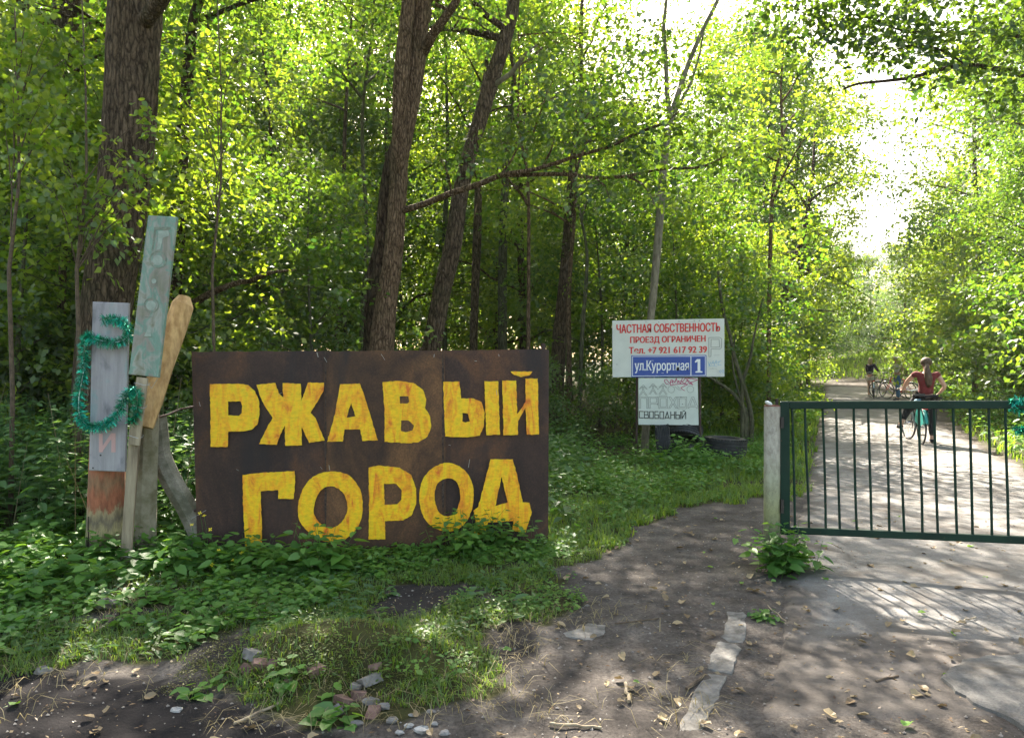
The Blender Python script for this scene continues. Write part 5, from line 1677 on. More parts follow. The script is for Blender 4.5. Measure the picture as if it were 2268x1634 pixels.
t3, path3, _ = tree_px('broadleaf_tree', 'thin dark leaning tree with a dead limb just right of the tall greenish board', 11,
    [(385, 800, 25), (390, 640, 24), (398, 500, 24), (405, 300, 27), (420, 130, 25), (432, 30, 21)], 11, 'bark_dark', 3, .1, 12)
m_ = MB(); dl = smoothpath([(390, 712, 10.9, .085), (430, 672, 10.4, .075), (470, 648, 10.2, .062), (520, 628, 10.0, .052), (560, 620, 9.9, .045), (600, 604, 9.8, .036), (630, 600, 9.75, .026), (656, 597, 9.7, .008)], 3)
m_.tube([P(q[0], q[1], q[2]) for q in dl], [q[3] * .72 for q in dl], 8, True, .08, 3); m_.build('dead_branch', M['bark_warm'], t3, True)
ends = limbs(t3, path3, canopy_spec(rng, 5.2, 10.5, 8, 1.0, 2.4, .04), 5, 'bark_dark')
crown(t3, 7, clumps_around(rng, ends, .9, 18), 15, .10, 'leaf_mid', .3)

# 4 twin stemmed tree in the middle
t4, path4, _ = tree_px('twin_stem_tree', 'tall brown tree forking into two stems behind the middle of the rusty sign', 10,
    [(845, 790, 56), (850, 720, 52), (858, 650, 46), (868, 590, 43), (878, 480, 40), (883, 400, 40), (886, 340, 40), (914, 178, 46), (933, 0, 38)], 14, 'bark_warm', 4, .25, 20)
m_ = MB(); q = smoothpath([(882, 400, 10.0, 26), (884, 340, 9.9, 30), (885, 260, 9.85, 32), (888, 178, 9.8, 34), (897, 80, 9.8, 31), (905, 0, 9.8, 29), (912, -150, 9.8, 24), (905, -400, 9.8, 12)], 3)
m_.tube([P(a[0], a[1], a[2]) for a in q], [a[3] * 10 / F / 2 for a in q], 16, True, .04, 6); m_.build('stem', M['bark_warm'], t4, True)
m_ = MB(); q = smoothpath([(818, 820, 10.35, 36), (822, 780, 10.35, 34), (830, 680, 10.3, 30), (839, 595, 10.3, 28), (849, 480, 10.25, 30), (857, 400, 10.2, 28), (870, 340, 10.15, 26), (896, 260, 10.15, 20)], 3)
pq = [P(a[0], a[1], a[2]) for a in q]; pq.insert(0, Vector((pq[0].x - .06, pq[0].y, -.1))); rq = [.14] + [a[3] * 10 / F / 2 for a in q]
m_.tube(pq, rq, 14, True, .05, 7)
q = smoothpath([(808, 820, 10.4, 14), (811, 760, 10.4, 14), (815, 650, 10.4, 14), (819, 600, 10.4, 13), (830, 560, 10.35, 12), (845, 500, 10.3, 9)], 3)
pq = [P(a[0], a[1], a[2]) for a in q]; pq.insert(0, Vector((pq[0].x - .04, pq[0].y, -.1))); rq = [.05] + [a[3] * 10 / F / 2 for a in q]
m_.tube(pq, rq, 8, True); m_.each('stem', M['bark_dark'], t4, True)
m_ = MB(); q = smoothpath([(893, 466, 9.95, 16), (940, 452, 9.8, 15), (1000, 428, 9.6, 14), (1060, 409, 9.45, 13), (1112, 388, 9.3, 12), (1190, 374, 9.1, 9), (1280, 345, 8.9, 8), (1350, 325, 8.8, 7), (1410, 296, 8.7, 7), (1470, 272, 8.6, 5), (1505, 246, 8.5, 3)], 4)
m_.tube([P(a[0], a[1], a[2]) for a in q], [a[3] * 9.3 / F / 2 for a in q], 9, False, .05, 5)
q = smoothpath([(1110, 389, 9.3, 9), (1180, 387, 9.2, 9), (1250, 386, 9.1, 9), (1320, 394, 9.0, 8), (1390, 390, 8.95, 7), (1470, 374, 8.9, 6), (1560, 368, 8.8, 5), (1650, 320, 8.8, 3)], 4)
m_.tube([P(a[0], a[1], a[2]) for a in q], [a[3] * 9.3 / F / 2 for a in q], 8, False, .05, 5)
for (a, b) in (((1110, 388, 9.3), (1150, 320, 9.2)), ((1000, 428, 9.6), (975, 350, 9.4)), ((1200, 374, 9.1), (1230, 300, 9.0)), ((1320, 394, 9.0), (1350, 440, 8.8)), ((1060, 409, 9.45), (1050, 480, 9.4)), ((1390, 390, 8.95), (1440, 430, 8.7))):
    m_.tube([P(*a), P(*[(x + y) / 2 for x, y in zip(a, b)]) + Vector((.03, 0, .02)), P(*b)], [.018, .012, .005], 6, False)
m_.tube([P(935, 120, 10), P(960, 75, 9.8), P(1000, 20, 9.6), P(1030, -30, 9.5)], [.075, .062, .055, .04], 10, False)
m_.each('branch', M['bark_warm'], t4, True)
ends = limbs(t4, path4, canopy_spec(rng, 6.0, 13.5, 14, 1.4, 3.6, .08), 6, 'bark_warm')
cl = clumps_around(rng, ends[::3], 1.15, 26)
for (x, y, Y, r, n) in ((1190, 250, 8.8, .45, 14), (1260, 300, 8.8, .4, 14), (1330, 260, 8.7, .45, 16), (1400, 330, 8.6, .4, 14), (1450, 250, 8.5, .45, 16), (1520, 290, 8.5, .4, 14), (1580, 350, 8.6, .4, 12), (1330, 410, 8.7, .35, 10), (1470, 400, 8.6, .4, 12),
                       (1240, 200, 9, .5, 14), (1380, 180, 8.9, .5, 14), (1130, 300, 9.1, .4, 10), (1640, 330, 8.7, .35, 9), (1560, 210, 8.6, .4, 12), (1050, 360, 9.4, .35, 8), (1250, 120, 9.2, .5, 12), (1420, 90, 9.0, .5, 12), (1660, 380, 8.9, .3, 7)):
    p = P(x, y, Y); cl.append((p.x, p.y, p.z, r, r, r * .5, n))
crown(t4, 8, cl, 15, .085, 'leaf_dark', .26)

t5, path5, _ = tree_px('leaning_tree', 'leaning dark tree crossing behind the long branch right of the forked tree', 12,
    [(945, 800, 44), (956, 765, 42), (979, 642, 40), (1003, 547, 39), (1018, 438, 36), (1040, 340, 33), (1062, 270, 33), (1092, 170, 34), (1118, 90, 31), (1138, 0, 26)], 12.5, 'bark', 5, .2, 14)
m_ = MB(); m_.tube([P(1085, 195, 12), P(1130, 165, 11.8), P(1165, 120, 11.6), P(1190, 100, 11.5)], [.05, .04, .035, .02], 8, False); m_.build('branch', M['bark_pale'], t5, True)
ends = limbs(t5, path5, canopy_spec(rng, 6.2, 12, 10, 1.2, 3.0, .06), 7)
crown(t5, 9, clumps_around(rng, ends[::3], 1.1, 24), 15, .10, 'leaf_mid', .32)

small = [
 ('slender_tree', 'slender straight tree first to the right of the leaning tree', 17, [(1050, 700, 18), (1057, 520, 19), (1059, 420, 16)], 'bark', 11),
 ('slender_tree', 'grey green straight trunk midway between leaning tree and notice board', 18, [(1113, 760, 20), (1113, 600, 20), (1116, 480, 18)], 'bark_green', 12),
 ('slender_tree', 'very thin reddish sapling trunk right of the grey green straight trunk', 14, [(1170, 770, 9), (1171, 600, 8), (1169, 400, 7)], 'bark_warm', 9),
 ('slender_tree', 'dark leaning trunk with a thin red sapling beside it left of notice board', 16, [(1238, 760, 32), (1245, 690, 29), (1256, 560, 25), (1262, 450, 20), (1268, 370, 16)], 'bark', 12),
 ('slender_tree', 'thin red brown sapling touching the dark leaning trunk', 15.4, [(1260, 770, 11), (1260, 640, 10), (1272, 480, 8), (1277, 380, 6)], 'bark_warm', 8),
 ('slender_tree', 'pale slender trunk seen between forked tree and leaning tree', 20, [(985, 760, 12), (984, 600, 12), (986, 480, 11)], 'bark_green', 12),
 ('slender_tree', 'thin greenish trunk close behind the left edge of the notice board', 15, [(1288, 770, 9), (1293, 690, 9), (1300, 560, 7)], 'bark_green', 8),
 ('slender_tree', 'thin upright brown trunk by the verge between notice board and gate', 15, [(1703, 850, 10), (1703, 740, 10), (1706, 560, 9), (1712, 420, 8)], 'bark_warm', 9),
 ('slender_tree', 'thin pale trunk left of the forked tree above the rusty sign', 14, [(800, 770, 11), (806, 640, 10), (812, 500, 9)], 'bark_green', 12),
 ('slender_tree', 'thin dark trunk seen over the rusty sign between dead limb and forked tree', 17, [(745, 775, 12), (752, 640, 12), (760, 500, 10)], 'bark', 14),
 ('slender_tree', 'slim dark trunk above the left part of the rusty sign', 18, [(575, 775, 13), (572, 640, 12), (578, 480, 11)], 'bark_dark', 11),
 ('slender_tree', 'slim trunk left of the tall greenish board at forest edge', 10, [(135, 760, 17), (140, 560, 16), (150, 400, 14)], 'bark', 9),
 ('slender_tree', 'slim trunk seen below the twigs at the far left edge', 12, [(40, 780, 16), (36, 600, 15), (30, 420, 13)], 'bark_dark', 9),
 ('slender_tree', 'thin trunk rising beside the upper left grey trunk', 12.4, [(190, 560, 15), (194, 300, 15), (198, 0, 14)], 'bark', 11),
]
for i, (nm, lb, Y, pts, mt, top) in enumerate(small):
    r_ = np.random.default_rng(100 + i)
    t_, pa, _ = tree_px(nm, lb, Y, pts, top, mt, 20 + i, .1, 10)
    ends = limbs(t_, pa, canopy_spec(r_, top * .48, top * .97, 8, .8, 2.0, .03), 40 + i, mt, 5)
    crown(t_, 60 + i, clumps_around(r_, ends[::3], .85, 15), 14, .11, ['leaf_mid', 'leaf_yellow', 'leaf_mid'][i % 3], .3)

# pale smooth trunk behind the notice board, feathery leaves
t12, path12, _ = tree_px('rowan_tree', 'smooth pale trunk rising straight above the white notice board and forking high up', 12.1,
    [(1437, 760, 16), (1441, 705, 16), (1448, 640, 17), (1460, 500, 18), (1470, 370, 17), (1480, 290, 16), (1486, 262, 15), (1518, 160, 11), (1555, 70, 9), (1590, 0, 8)], 9.5, 'bark_pale', 12, .1, 14)
m_ = MB(); m_.tube([P(1484, 275, 12.1), P(1477, 200, 12.1), P(1474, 120, 12.0), P(1470, 60, 12.0), P(1478, -20, 11.9)], [.045, .038, .034, .03, .022], 9, False)
m_.tube([P(1484, 268, 12.1), P(1530, 185, 12.2), P(1550, 120, 12.2), P(1560, 60, 12.2)], [.03, .024, .018, .012], 7, False)
m_.tube([P(1462, 480, 12.1), P(1440, 430, 12), P(1420, 380, 12)], [.018, .012, .008], 6, False)
m_.each('branch', M['bark_pale'], t12, True)
r_ = np.random.default_rng(77); cl = []
for (x, y, Y, r, n) in ((1480, 330, 11.9, .6, 12), (1400, 240, 12, .6, 12), (1540, 240, 12.1, .6, 12), (1480, 150, 12.1, .6, 12), (1580, 150, 12.1, .6, 12), (1600, 60, 12.2, .6, 10), (1430, 80, 12, .6, 10), (1640, 260, 12.3, .6, 10), (1560, 350, 12.2, .6, 12), (1520, 430, 12, .5, 10), (1620, 430, 12.4, .5, 10), (1370, 380, 12, .5, 8), (1530, 60, 12, .6, 12), (1520, -60, 12, .7, 14), (1640, 140, 12.2, .6, 12), (1700, 60, 12.3, .5, 9)):
    p = P(x, y, Y); cl.append((p.x, p.y, p.z, r, r, r * .6, int(n * 1.5)))
crown(t12, 78, cl, 18, .075, 'leaf_mid', .28, aspect=.34)

# many stemmed shrub right of the notice board
sb_ = P(1655, 915, 13)
shr = thing('willow_shrub', 'many stemmed shrub with arching bare stems right of the notice board', 'shrub', (sb_.x, sb_.y, 0))
m_ = MB()
for pts, w in (([(1664, 925), (1658, 890), (1641, 838), (1627, 790), (1616, 740), (1600, 680), (1590, 600)], 11), ([(1644, 845), (1655, 815), (1663, 786), (1670, 745), (1690, 660)], 8), ([(1650, 922), (1640, 893), (1618, 866), (1582, 842), (1556, 826), (1500, 780)], 9),
               ([(1655, 915), (1636, 870), (1622, 800), (1630, 740)], 6)):
    q = smoothpath([(a, b) for a, b in pts], 3)
    m_.tube([P(a[0], a[1], 13) for a in q], [w * 13 / F / 2 * (1 - .5 * i / len(q)) for i in range(len(q))], 8, False, .05, 2)
    e = P(pts[0][0], pts[0][1], 13); m_.tube([e, Vector((e.x, e.y, -.05))], [w * 13 / F / 2, w * 13 / F / 2 * 1.1], 8, False)
m_.build('stem', M['bark_green'], shr, True)
cl = []
for (x, y, r, n) in ((1640, 690, .5, 14), (1700, 640, .55, 14), (1590, 640, .5, 14), (1660, 590, .55, 14), (1720, 720, .45, 12), (1740, 800, .35, 9), (1560, 740, .4, 8), (1690, 780, .35, 7), (1750, 680, .5, 12)):
    p = P(x, y, 13.2); cl.append((p.x, p.y, p.z, r, r, r * .7, n))
crown(shr, 90, cl, 16, .085, 'leaf_mid', .26)

# maple reaching in from the right, overhead
tr_ = thing('maple_tree', 'overhanging tree whose dark branches reach in from the top right corner', 'tree', (7.3, 7.9, 0))
m_ = MB(); m_.tube([(7.3, 7.9, -.1), (7.28, 7.9, 2), (7.22, 7.85, 4), (7.2, 7.8, 6), (7.1, 7.7, 8.5), (7.0, 7.7, 11)], [.26, .22, .19, .16, .11, .04], 14, True, .05); m_.build('trunk', M['bark'], tr_, True)
m_ = MB()
for pts, w in (([(2460, 260, 7.7), (2268, 168, 7.4), (2200, 152, 7.3), (2140, 144, 7.2), (2080, 155, 7.1), (2020, 172, 7.0), (1960, 180, 6.9), (1900, 186, 6.8), (1868, 198, 6.8)], 15), ([(2450, 140, 7.7), (2268, 84, 7.3), (2180, 72, 7.2), (2060, 72, 7.0), (1990, 66, 6.9), (1930, 40, 6.8)], 10),
               ([(2140, 144, 7.2), (2080, 110, 7.0), (2020, 100, 6.9), (1960, 120, 6.8)], 6), ([(2440, 20, 7.7), (2268, -20, 7.2), (2060, -10, 7.0), (1900, -30, 6.9)], 10)):
    q = smoothpath(pts, 3)
    m_.tube([P(*a) for a in q], [w * 7 / F / 2 * (1 - .75 * i / len(q)) for i in range(len(q))], 8, False, .07, 2)
m_.each('branch', M['bark_dark'], tr_, True)
cl = []
r_ = np.random.default_rng(5)
for (x, y, Y, r, n) in ((2240, 30, 7.2, .4, 16), (2180, 110, 7.2, .38, 16), (2230, 110, 7, .38, 12), (2110, 40, 7, .38, 18), (2060, 110, 6.9, .34, 14), (2000, 30, 6.9, .36, 16), (1940, 90, 6.8, .32, 14), (1890, 20, 6.8, .32, 12), (1840, 20, 6.9, .3, 10), (1790, 40, 7, .3, 10), (2150, 190, 7, .26, 7),
                       (2250, 210, 7.2, .3, 9), (1960, 150, 6.8, .24, 8), (2060, 170, 6.9, .22, 6), (1900, 130, 6.8, .2, 5), (2210, 250, 7.4, .28, 7), (1740, 10, 7.2, .3, 10), (1830, 90, 7.0, .22, 6), (2120, 100, 7.1, .3, 12), (2020, 90, 6.9, .26, 9), (2200, 30, 7.1, .4, 18), (1700, 60, 7.3, .3, 9), (1780, 110, 7.2, .25, 8), (1860, 60, 7.0, .3, 12), (2240, 170, 7.2, .3, 12), (2100, 150, 7, .25, 9), (1980, 60, 6.9, .34, 14), (1820, -30, 7, .35, 14), (1930, -20, 7, .35, 14), (2060, 0, 7, .35, 14)):
    p = P(x, y, Y); cl.append((p.x, p.y, p.z, r, r, r * .5, int(n * .85)))
for i in range(14):
    cl.append((7.2 + r_.normal() * 1.6, 8 + r_.normal() * 1.7, 6.7 + r_.random() * 4, .7, .7, .4, 9))
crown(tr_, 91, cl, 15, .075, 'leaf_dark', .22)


# ------------------------------------------------------------ repeated trees (shared meshes)
def proto(seed, H, z0, R, nl, per, ncl, L, mat, bark, trunk_r, spray=.35, shape='round', cr=.9, n_spr=9, tier=False):
    """trunk, crown around the origin -> (mesh trunk, mesh crown)"""
    r_ = np.random.default_rng(seed)
    m_ = MB(); zz = np.linspace(-.1, H * .96, 9)
    path = [np.array((math.sin(z * .5 + seed) * .12 * z / H * 2, math.cos(z * .4 + seed) * .12 * z / H * 2, z)) for z in zz]
    m_.tube([tuple(p) for p in path], [trunk_r * (1.15 if i == 0 else 1 - .85 * i / 8) for i in range(9)], 9, True, .05, seed)
    ends = []
    for i in range(nl):
        z = z0 + (H * .95 - z0) * (i + r_.random() * .8) / nl
        f = (z - z0) / (H - z0)
        if tier: w = R * (1 - f) ** .8
        elif shape == 'bush': w = R * math.sqrt(max(0.05, 1 - f * f))
        else: w = R * (math.sin(math.pi * min(1, f * .8 + .22)) ** .7)
        az = i * 2.4 + r_.random()
        a = path_at(path, z)
        Ln = w * (.55 + .5 * r_.random())
        e = a + np.array([math.sin(az) * Ln, math.cos(az) * Ln, (.1 if tier else .35) * Ln])
        pts, rr = branchwork(r_, a, e, trunk_r * (.35 - .2 * f), .05)
        m_.tube(pts, rr, 5, False)
        ends += [e, pts[4], pts[3] + r_.normal(size=3) * .25 * w]
        for q in range(2):
            e2 = pts[3] + (e - a) * .3 + r_.normal(size=3) * np.array((.3, .3, .12)) * w
            m_.tube([pts[3], (pts[3] + e2) / 2, e2], [rr[3] * .6, rr[3] * .4, .006], 4, False); ends.append(e2)
    me_t = bpy.data.meshes.new('trunk'); me_t.from_pydata(m_.V, [], m_.Fc); me_t.polygons.foreach_set('use_smooth', [True] * len(me_t.polygons)); me_t.materials.append(M[bark])
    cl = clumps_around(r_, ends, cr, n_spr, .2, .35 if tier else .55)
    me_c = crown_mesh('crown', seed + 1, cl, per, L, spray, 'd', .3 if tier else .62)
    me_c.materials.append(M[mat])
    return me_t, me_c, len(me_c.polygons) * 2


USED = {}
def place(proto_, name, label, cat, x, y, s=1.0, rz=0.0, group=None, trunk=True, mat=None):
    mt, mc, nt3 = proto_
    t_ = thing(name, label, cat, (x, y, float(gz(x, y)) - .03), group, rz)
    t_.scale = (s, s, s)
    if trunk: mesh_obj('trunk', mt, None, t_)
    c = mesh_obj('crown', mc, None, t_)
    if mat:
        c.material_slots[0].link = 'OBJECT'; c.material_slots[0].material = M[mat]
    TRI[0] += nt3 if id(mc) not in USED else 0
    USED[id(mc)] = 1
    return t_


under = [proto(200 + i, 5.0, .5, 1.9, 13, 17, 0, .10, 'leaf_mid', 'bark_green', .045, .3, cr=.55, n_spr=6) for i in range(4)]
bush = [proto(220 + i, 2.4, .15, 1.5, 10, 13, 0, .095, 'leaf_mid', 'bark_green', .03, .26, 'bush', .5, 7) for i in range(3)]
tall = [proto(240 + i, 14.0, 2.0, 3.1, 24, 17, 0, .16, 'leaf_mid', 'bark', .17, .55, cr=1.05, n_spr=10) for i in range(4)]
pine = [proto(260 + i, 12.0, 2.4, 3.2, 30, 16, 0, .16, 'leaf_blue', 'bark_warm', .17, .45, cr=.9, n_spr=7, tier=True) for i in range(2)]

# round leaved twigs hanging before the big trunk
for i, (lb, px0, Y0, sprs) in enumerate([('young sapling with bright round leaves crossing in front of the big furrowed trunk', 170, 6.9, [(150, 330), (190, 400), (240, 420), (290, 410), (320, 370), (350, 300), (300, 455), (255, 500), (200, 480), (120, 420), (330, 250), (370, 350), (90, 300), (60, 380)]),
                                        ('sapling with large yellow green leaves right of the big furrowed trunk', 470, 8.6, [(400, 210), (450, 260), (500, 300), (540, 250), (480, 180), (420, 330), (560, 330), (380, 150), (520, 130), (440, 90)]),
                                        ('leafy sapling hanging over the upper left corner', 20, 6.6, [(20, 60), (70, 130), (110, 60), (30, 190), (90, 230), (10, 280), (160, 120), (60, 20), (130, 250), (30, 340)])]):
    b0 = P(px0, 800, Y0); root = thing('sapling', lb, 'sapling', (b0.x, b0.y, 0))
    r_ = np.random.default_rng(500 + i); m_ = MB(); cl = []
    t0 = P(px0, 600, Y0 - .02); t1_ = P(px0 + 20, 200, Y0)
    m_.tube([(b0.x, b0.y, -.05), (b0.x + .03, b0.y, 1.2), tuple(t0), tuple((t0 + t1_) / 2 + Vector((.05, 0, 0))), tuple(t1_), tuple(P(px0 + 10, -40, Y0))], [.022, .02, .017, .013, .009, .005], 7, True)
    for (x, y) in sprs:
        e = P(x, y, Y0 + r_.normal() * .15); z0 = max(1.2, e.z - .5 - .3 * r_.random()); f = min(1, max(0, (z0 - t0.z) / max(.1, t1_.z - t0.z))); a = t0.lerp(t1_, f)
        mid = (a + e) / 2 + Vector((0, 0, .08))
        m_.tube([a, mid, e], [.007, .005, .002], 5, False)
        cl.append((e.x, e.y, e.z, .17, .17, .09, 4)); cl.append((mid.x, mid.y, mid.z, .14, .14, .07, 2))
    m_.build('stem', M['twig'], root, True)
    crown(root, 510 + i, cl, 9, .062, 'leaf_yellow', .15, 'r', .85, up=.7, rnd=.6)

# slanting verge tree whose low bright boughs hang over the road
p0 = P(1716, 800, 23)
vt = thing('verge_tree', 'slanting tree whose low bright boughs hang over the far road', 'tree', (p0.x, p0.y, 0))
m_ = MB(); m_.tube([(p0.x, p0.y, -.1), tuple(P(1722, 720, 23)), tuple(P(1745, 620, 23)), tuple(P(1780, 520, 23.2)), tuple(P(1800, 400, 23.4)), tuple(P(1805, 280, 23.5))], [.14, .12, .10, .08, .06, .02], 9, True, .05); m_.build('trunk', M['bark_dark'], vt, True)
m_ = MB(); cl = []
r_ = np.random.default_rng(55)
for (x0, y0, x1, y1) in ((1730, 680, 1840, 600), (1745, 620, 1900, 590), (1770, 560, 1860, 500), (1790, 450, 1870, 400), (1760, 590, 1930, 660), (1725, 700, 1850, 690), (1740, 640, 1660, 560), (1790, 460, 1720, 380)):
    a = P(x0, y0, 23); b = P(x1, y1, 22.4)
    m_.tube([a, (a + b) / 2 + Vector((0, 0, .15)), b], [.05, .03, .01], 6, False)
    for t in (.35, .6, .85, 1.0):
        q = a.lerp(b, t) + Vector(r_.normal(size=3) * .2); cl.append((q.x, q.y, q.z, .55, .55, .3, 8))
m_.each('branch', M['bark_dark'], vt, True)
crown(vt, 56, cl, 15, .12, 'leaf_yellow', .3)
rr = random.Random(7)
# understory saplings close behind the signs (x px, Y)
UND = [(500, 12.5, 1.0), (620, 14, 1.1), (700, 11.6, .9), (760, 18, 1.2), (1330, 17, 1.1), (1420, 20, 1.3), (1540, 16, 1.2), (1600, 19, 1.2), (560, 18, 1.3), (900, 24, 1.3), (1060, 27, 1.4),
       (1490, 15, .9), (300, 12, 1.1), (430, 15.5, 1.2)]
WH = {500: 'leafy young tree above the first yellow letter of the top word', 620: 'leafy young tree under the end of the dead limb', 700: 'nearest leafy young tree left of the thin dark trunk over the sign', 760: 'leafy young tree just left of the forked tree', 1330: 'leafy young tree left of the notice board behind the thin greenish trunk',
      1420: 'leafy young tree straight behind the white notice board', 1540: 'leafy young tree behind the right half of the notice board', 1600: 'leafy young tree behind the bare stems of the willow shrub', 560: 'leafy young tree far back above the second yellow letter', 900: 'young tree seen in the gap between forked tree and leaning tree',
      1060: 'young tree deep in the wood behind the leaning tree', 1490: 'smaller young tree close behind the notice board by the pale trunk', 300: 'leafy young tree between the big trunk and the thin dark leaning tree', 430: 'leafy young tree behind the tip of the tan beam'}
for i, (px, Y, s) in enumerate(UND):
    p = P(px, 800, Y)
    place(under[i % 4], 'young_tree', WH[px], 'tree', p.x, p.y, s, rr.random() * 6.28, 'young trees of the undergrowth', mat=['leaf_mid', 'leaf_dark', 'leaf_mid', 'leaf_yellow'][i % 4])
LEFTY = [(30, 8.8, .95, 'bright yellow green young tree at the far left edge behind the nettles'), (120, 10.2, 1.15, 'bright young tree left of the big furrowed trunk'), (-90, 10.5, 1.2, None), (210, 11.5, 1.3, None), (-40, 13, 1.4, None), (100, 14.5, 1.5, None), (330, 9.6, .95, 'yellow green young tree right behind the tall greenish board')]
for i, (px, Y, s, lb) in enumerate(LEFTY):
    p = P(px, 800, Y)
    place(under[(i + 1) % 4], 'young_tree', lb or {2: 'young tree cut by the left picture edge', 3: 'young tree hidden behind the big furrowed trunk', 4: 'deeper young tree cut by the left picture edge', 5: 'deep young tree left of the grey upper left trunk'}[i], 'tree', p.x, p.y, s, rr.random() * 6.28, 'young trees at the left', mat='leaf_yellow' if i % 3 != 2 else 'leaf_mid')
# low bushes: behind the rusty sign, along the verge, right side
def lpx(Y, r): return proj(road_l(Y) - r, Y)[0]
BU = [(470, 10.5, .7), (640, 10.8, .6), (1010, 13, .6), (1200, 13.5, .6), (1360, 14, .6), (1500, 14.5, .6), (1570, 15.5, .8)] + [(float(lpx(Y, r_ * s_)), Y, s_) for Y, r_, s_ in
      ((15.5, 2.2, .7), (18, 1.9, .8), (20, 2.0, .9), (23, 2.0, .9), (27, 2.0, 1.1), (32, 1.9, 1.2), (37, 1.9, 1.3), (43, 1.9, 1.5), (50, 1.9, 1.6), (21, 4.2, 1.1), (29, 4.4, 1.3))]
BL = ['low bush behind the first letters of the rusty sign', 'low bush behind the rusty sign left of the forked tree', 'low bush between forked tree and leaning tree', 'low bush at the foot of the grey green straight trunk', 'low bush behind the left edge of the notice board',
      'small bush seen under the notice board', 'leafy bush behind the bare stems of the willow shrub'] + ['sunlit bush on the left verge, %s' % q for q in ('nearest to the gate', 'second from the gate', 'third from the gate', 'halfway to the standing woman', 'just this side of the standing woman', 'level with the standing woman',
      'just past the standing woman', 'well past the standing woman', 'farthest down the road')] + ['sunlit bush set back behind the nearest verge bushes', 'bigger bush set back behind the verge opposite the people']
for i, (px, Y, s) in enumerate(BU):
    p = P(px, 800, Y)
    right = i > 6
    place(bush[i % 3], 'bush', BL[i], 'bush', p.x, p.y, s, rr.random() * 6.28,
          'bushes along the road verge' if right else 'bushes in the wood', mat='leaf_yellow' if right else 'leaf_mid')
def rpx(Y, r): return proj(road_r(Y) + r, Y)[0]
RB = [(float(rpx(Y, r_)), Y, s_) for Y, r_, s_ in ((14.5, 2.6, 1.3), (17, 2.3, 1.4), (20, 2.6, 1.5), (23.5, 3.0, 1.6), (19, 5.5, 2.0), (31, 2.4, 1.3), (34, 4.6, 1.8), (38, 3.0, 1.5), (46, 3.2, 1.7), (12, 4.2, 1.3), (25, 6.5, 2.2))]
RL = ['bush right of the road beyond the turquoise tinsel, second nearest', 'bush right of the road behind the gate bars near the picture edge', 'bush right of the road to the right of the cyclist', 'bush right of the road just behind the cyclist', 'tall dark bush set back from the right road edge',
      'bush at the corner of the side path on the right', 'tall bush behind the side path corner', 'bush on the right just past the standing man', 'bush on the right near the far bend', 'nearest bush on the right, at the edge of the picture', 'largest bush rising far back at the right edge']
for i, (px, Y, s) in enumerate(RB):
    p = P(px, 800, Y)
    place(bush[(i + 1) % 3], 'bush', RL[i], 'bush', p.x, p.y, s, rr.random() * 6.28, 'bushes right of the road', mat='leaf_yellow' if i in (2, 6, 8) else 'leaf_mid')
# tall trees of the wood: rows going back
WOOD = []
for Y, n in ((20, 6), (26, 8), (33, 10), (42, 13)):
    x0 = P(-150, 800, Y).x; x1 = ROAD_L0 + ROAD_SL * Y - 2.6
    for k in range(n):
        x_ = x0 + (x1 - x0) * (k + rr.random() * .7) / n; y_ = Y + rr.uniform(-2, 2); s_ = rr.uniform(.8, 1.15)
        d_ = float(road_l(y_)) - x_
        if y_ < 60: s_ = min(s_ * (1.3 if 28 < y_ < 39 else 1), (1.3 * d_ + .8) / 13 * (1.6 if 28 < y_ < 39 and d_ > 9 else 1))
        if s_ > .3: WOOD.append((x_, y_, s_))
for k in range(15):
    y_ = 54 + rr.uniform(-3, 5); x0 = P(-150, 800, y_).x; x1 = ROAD_L0 + ROAD_SL * y_ - 4
    WOOD.append((x0 + (x1 - x0) * (k + .5) / 15, y_, rr.uniform(1.2, 1.5)))
for i, (x, y, s) in enumerate(WOOD):
    place(tall[i % 4], 'woodland_tree', 'tall leafy tree deep in the wood behind the signs', 'tree', x, y, s, rr.random() * 6.28, 'trees deep in the wood', mat=['leaf_mid', 'leaf_yellow', 'leaf_mid', 'leaf_dark', 'leaf_yellow'][i % 5])
# right of the road
for i, (px, Y, s, mt, lb) in enumerate([(2275, 17.5, .5, 'leaf_mid', 'round dark green maple like tree at the right edge above the tinsel'), (2330, 21, .95, 'leaf_mid', 'full dark leafy tree at the right edge beyond the bushes'), (2165, 29, 1.05, 'leaf_yellow', 'airy tall tree right of the bright sky gap'), (2110, 42, .9, 'leaf_yellow', 'tree standing behind the airy tall tree at right'),
                                       (2120, 47, .75, 'leaf_yellow', 'smaller bright tree beyond the pine on the right'), (2400, 30, 1.2, 'leaf_mid', 'tall tree just beyond the right edge of the wood')]):
    p = P(px, 800, Y); place(tall[i % 4], 'roadside_tree', lb, 'tree', p.x, p.y, s, i * 1.3, None, mat=mt)
for i, (px, Y, s, lb) in enumerate([(2006, 50, .78, 'bluish pine with a bare brown lower trunk behind the standing man'), (1755, 40, .7, 'dark pine at the left verge of the far road')]):
    p = P(px, 800, Y); place(pine[i % 2], 'pine_tree', lb, 'pine', p.x, p.y, s, i, None)
for i, (px, Y, s) in enumerate([(1800, 62, 2.2), (1850, 66, 1.6), (1890, 92, 2.6), (1950, 88, 2.6), (2000, 70, 2.2), (2060, 66, 2.4), (2120, 60, 2.2), (1930, 74, 1.5), (1845, 84, 2.4)]):
    p = P(px, 800, Y); place(bush[i % 3], 'bush', 'distant rounded bush at the bend of the road', 'bush', p.x, p.y, s, i * 1.1, 'bushes at the far bend', mat='leaf_blue' if i % 2 else 'leaf_mid')
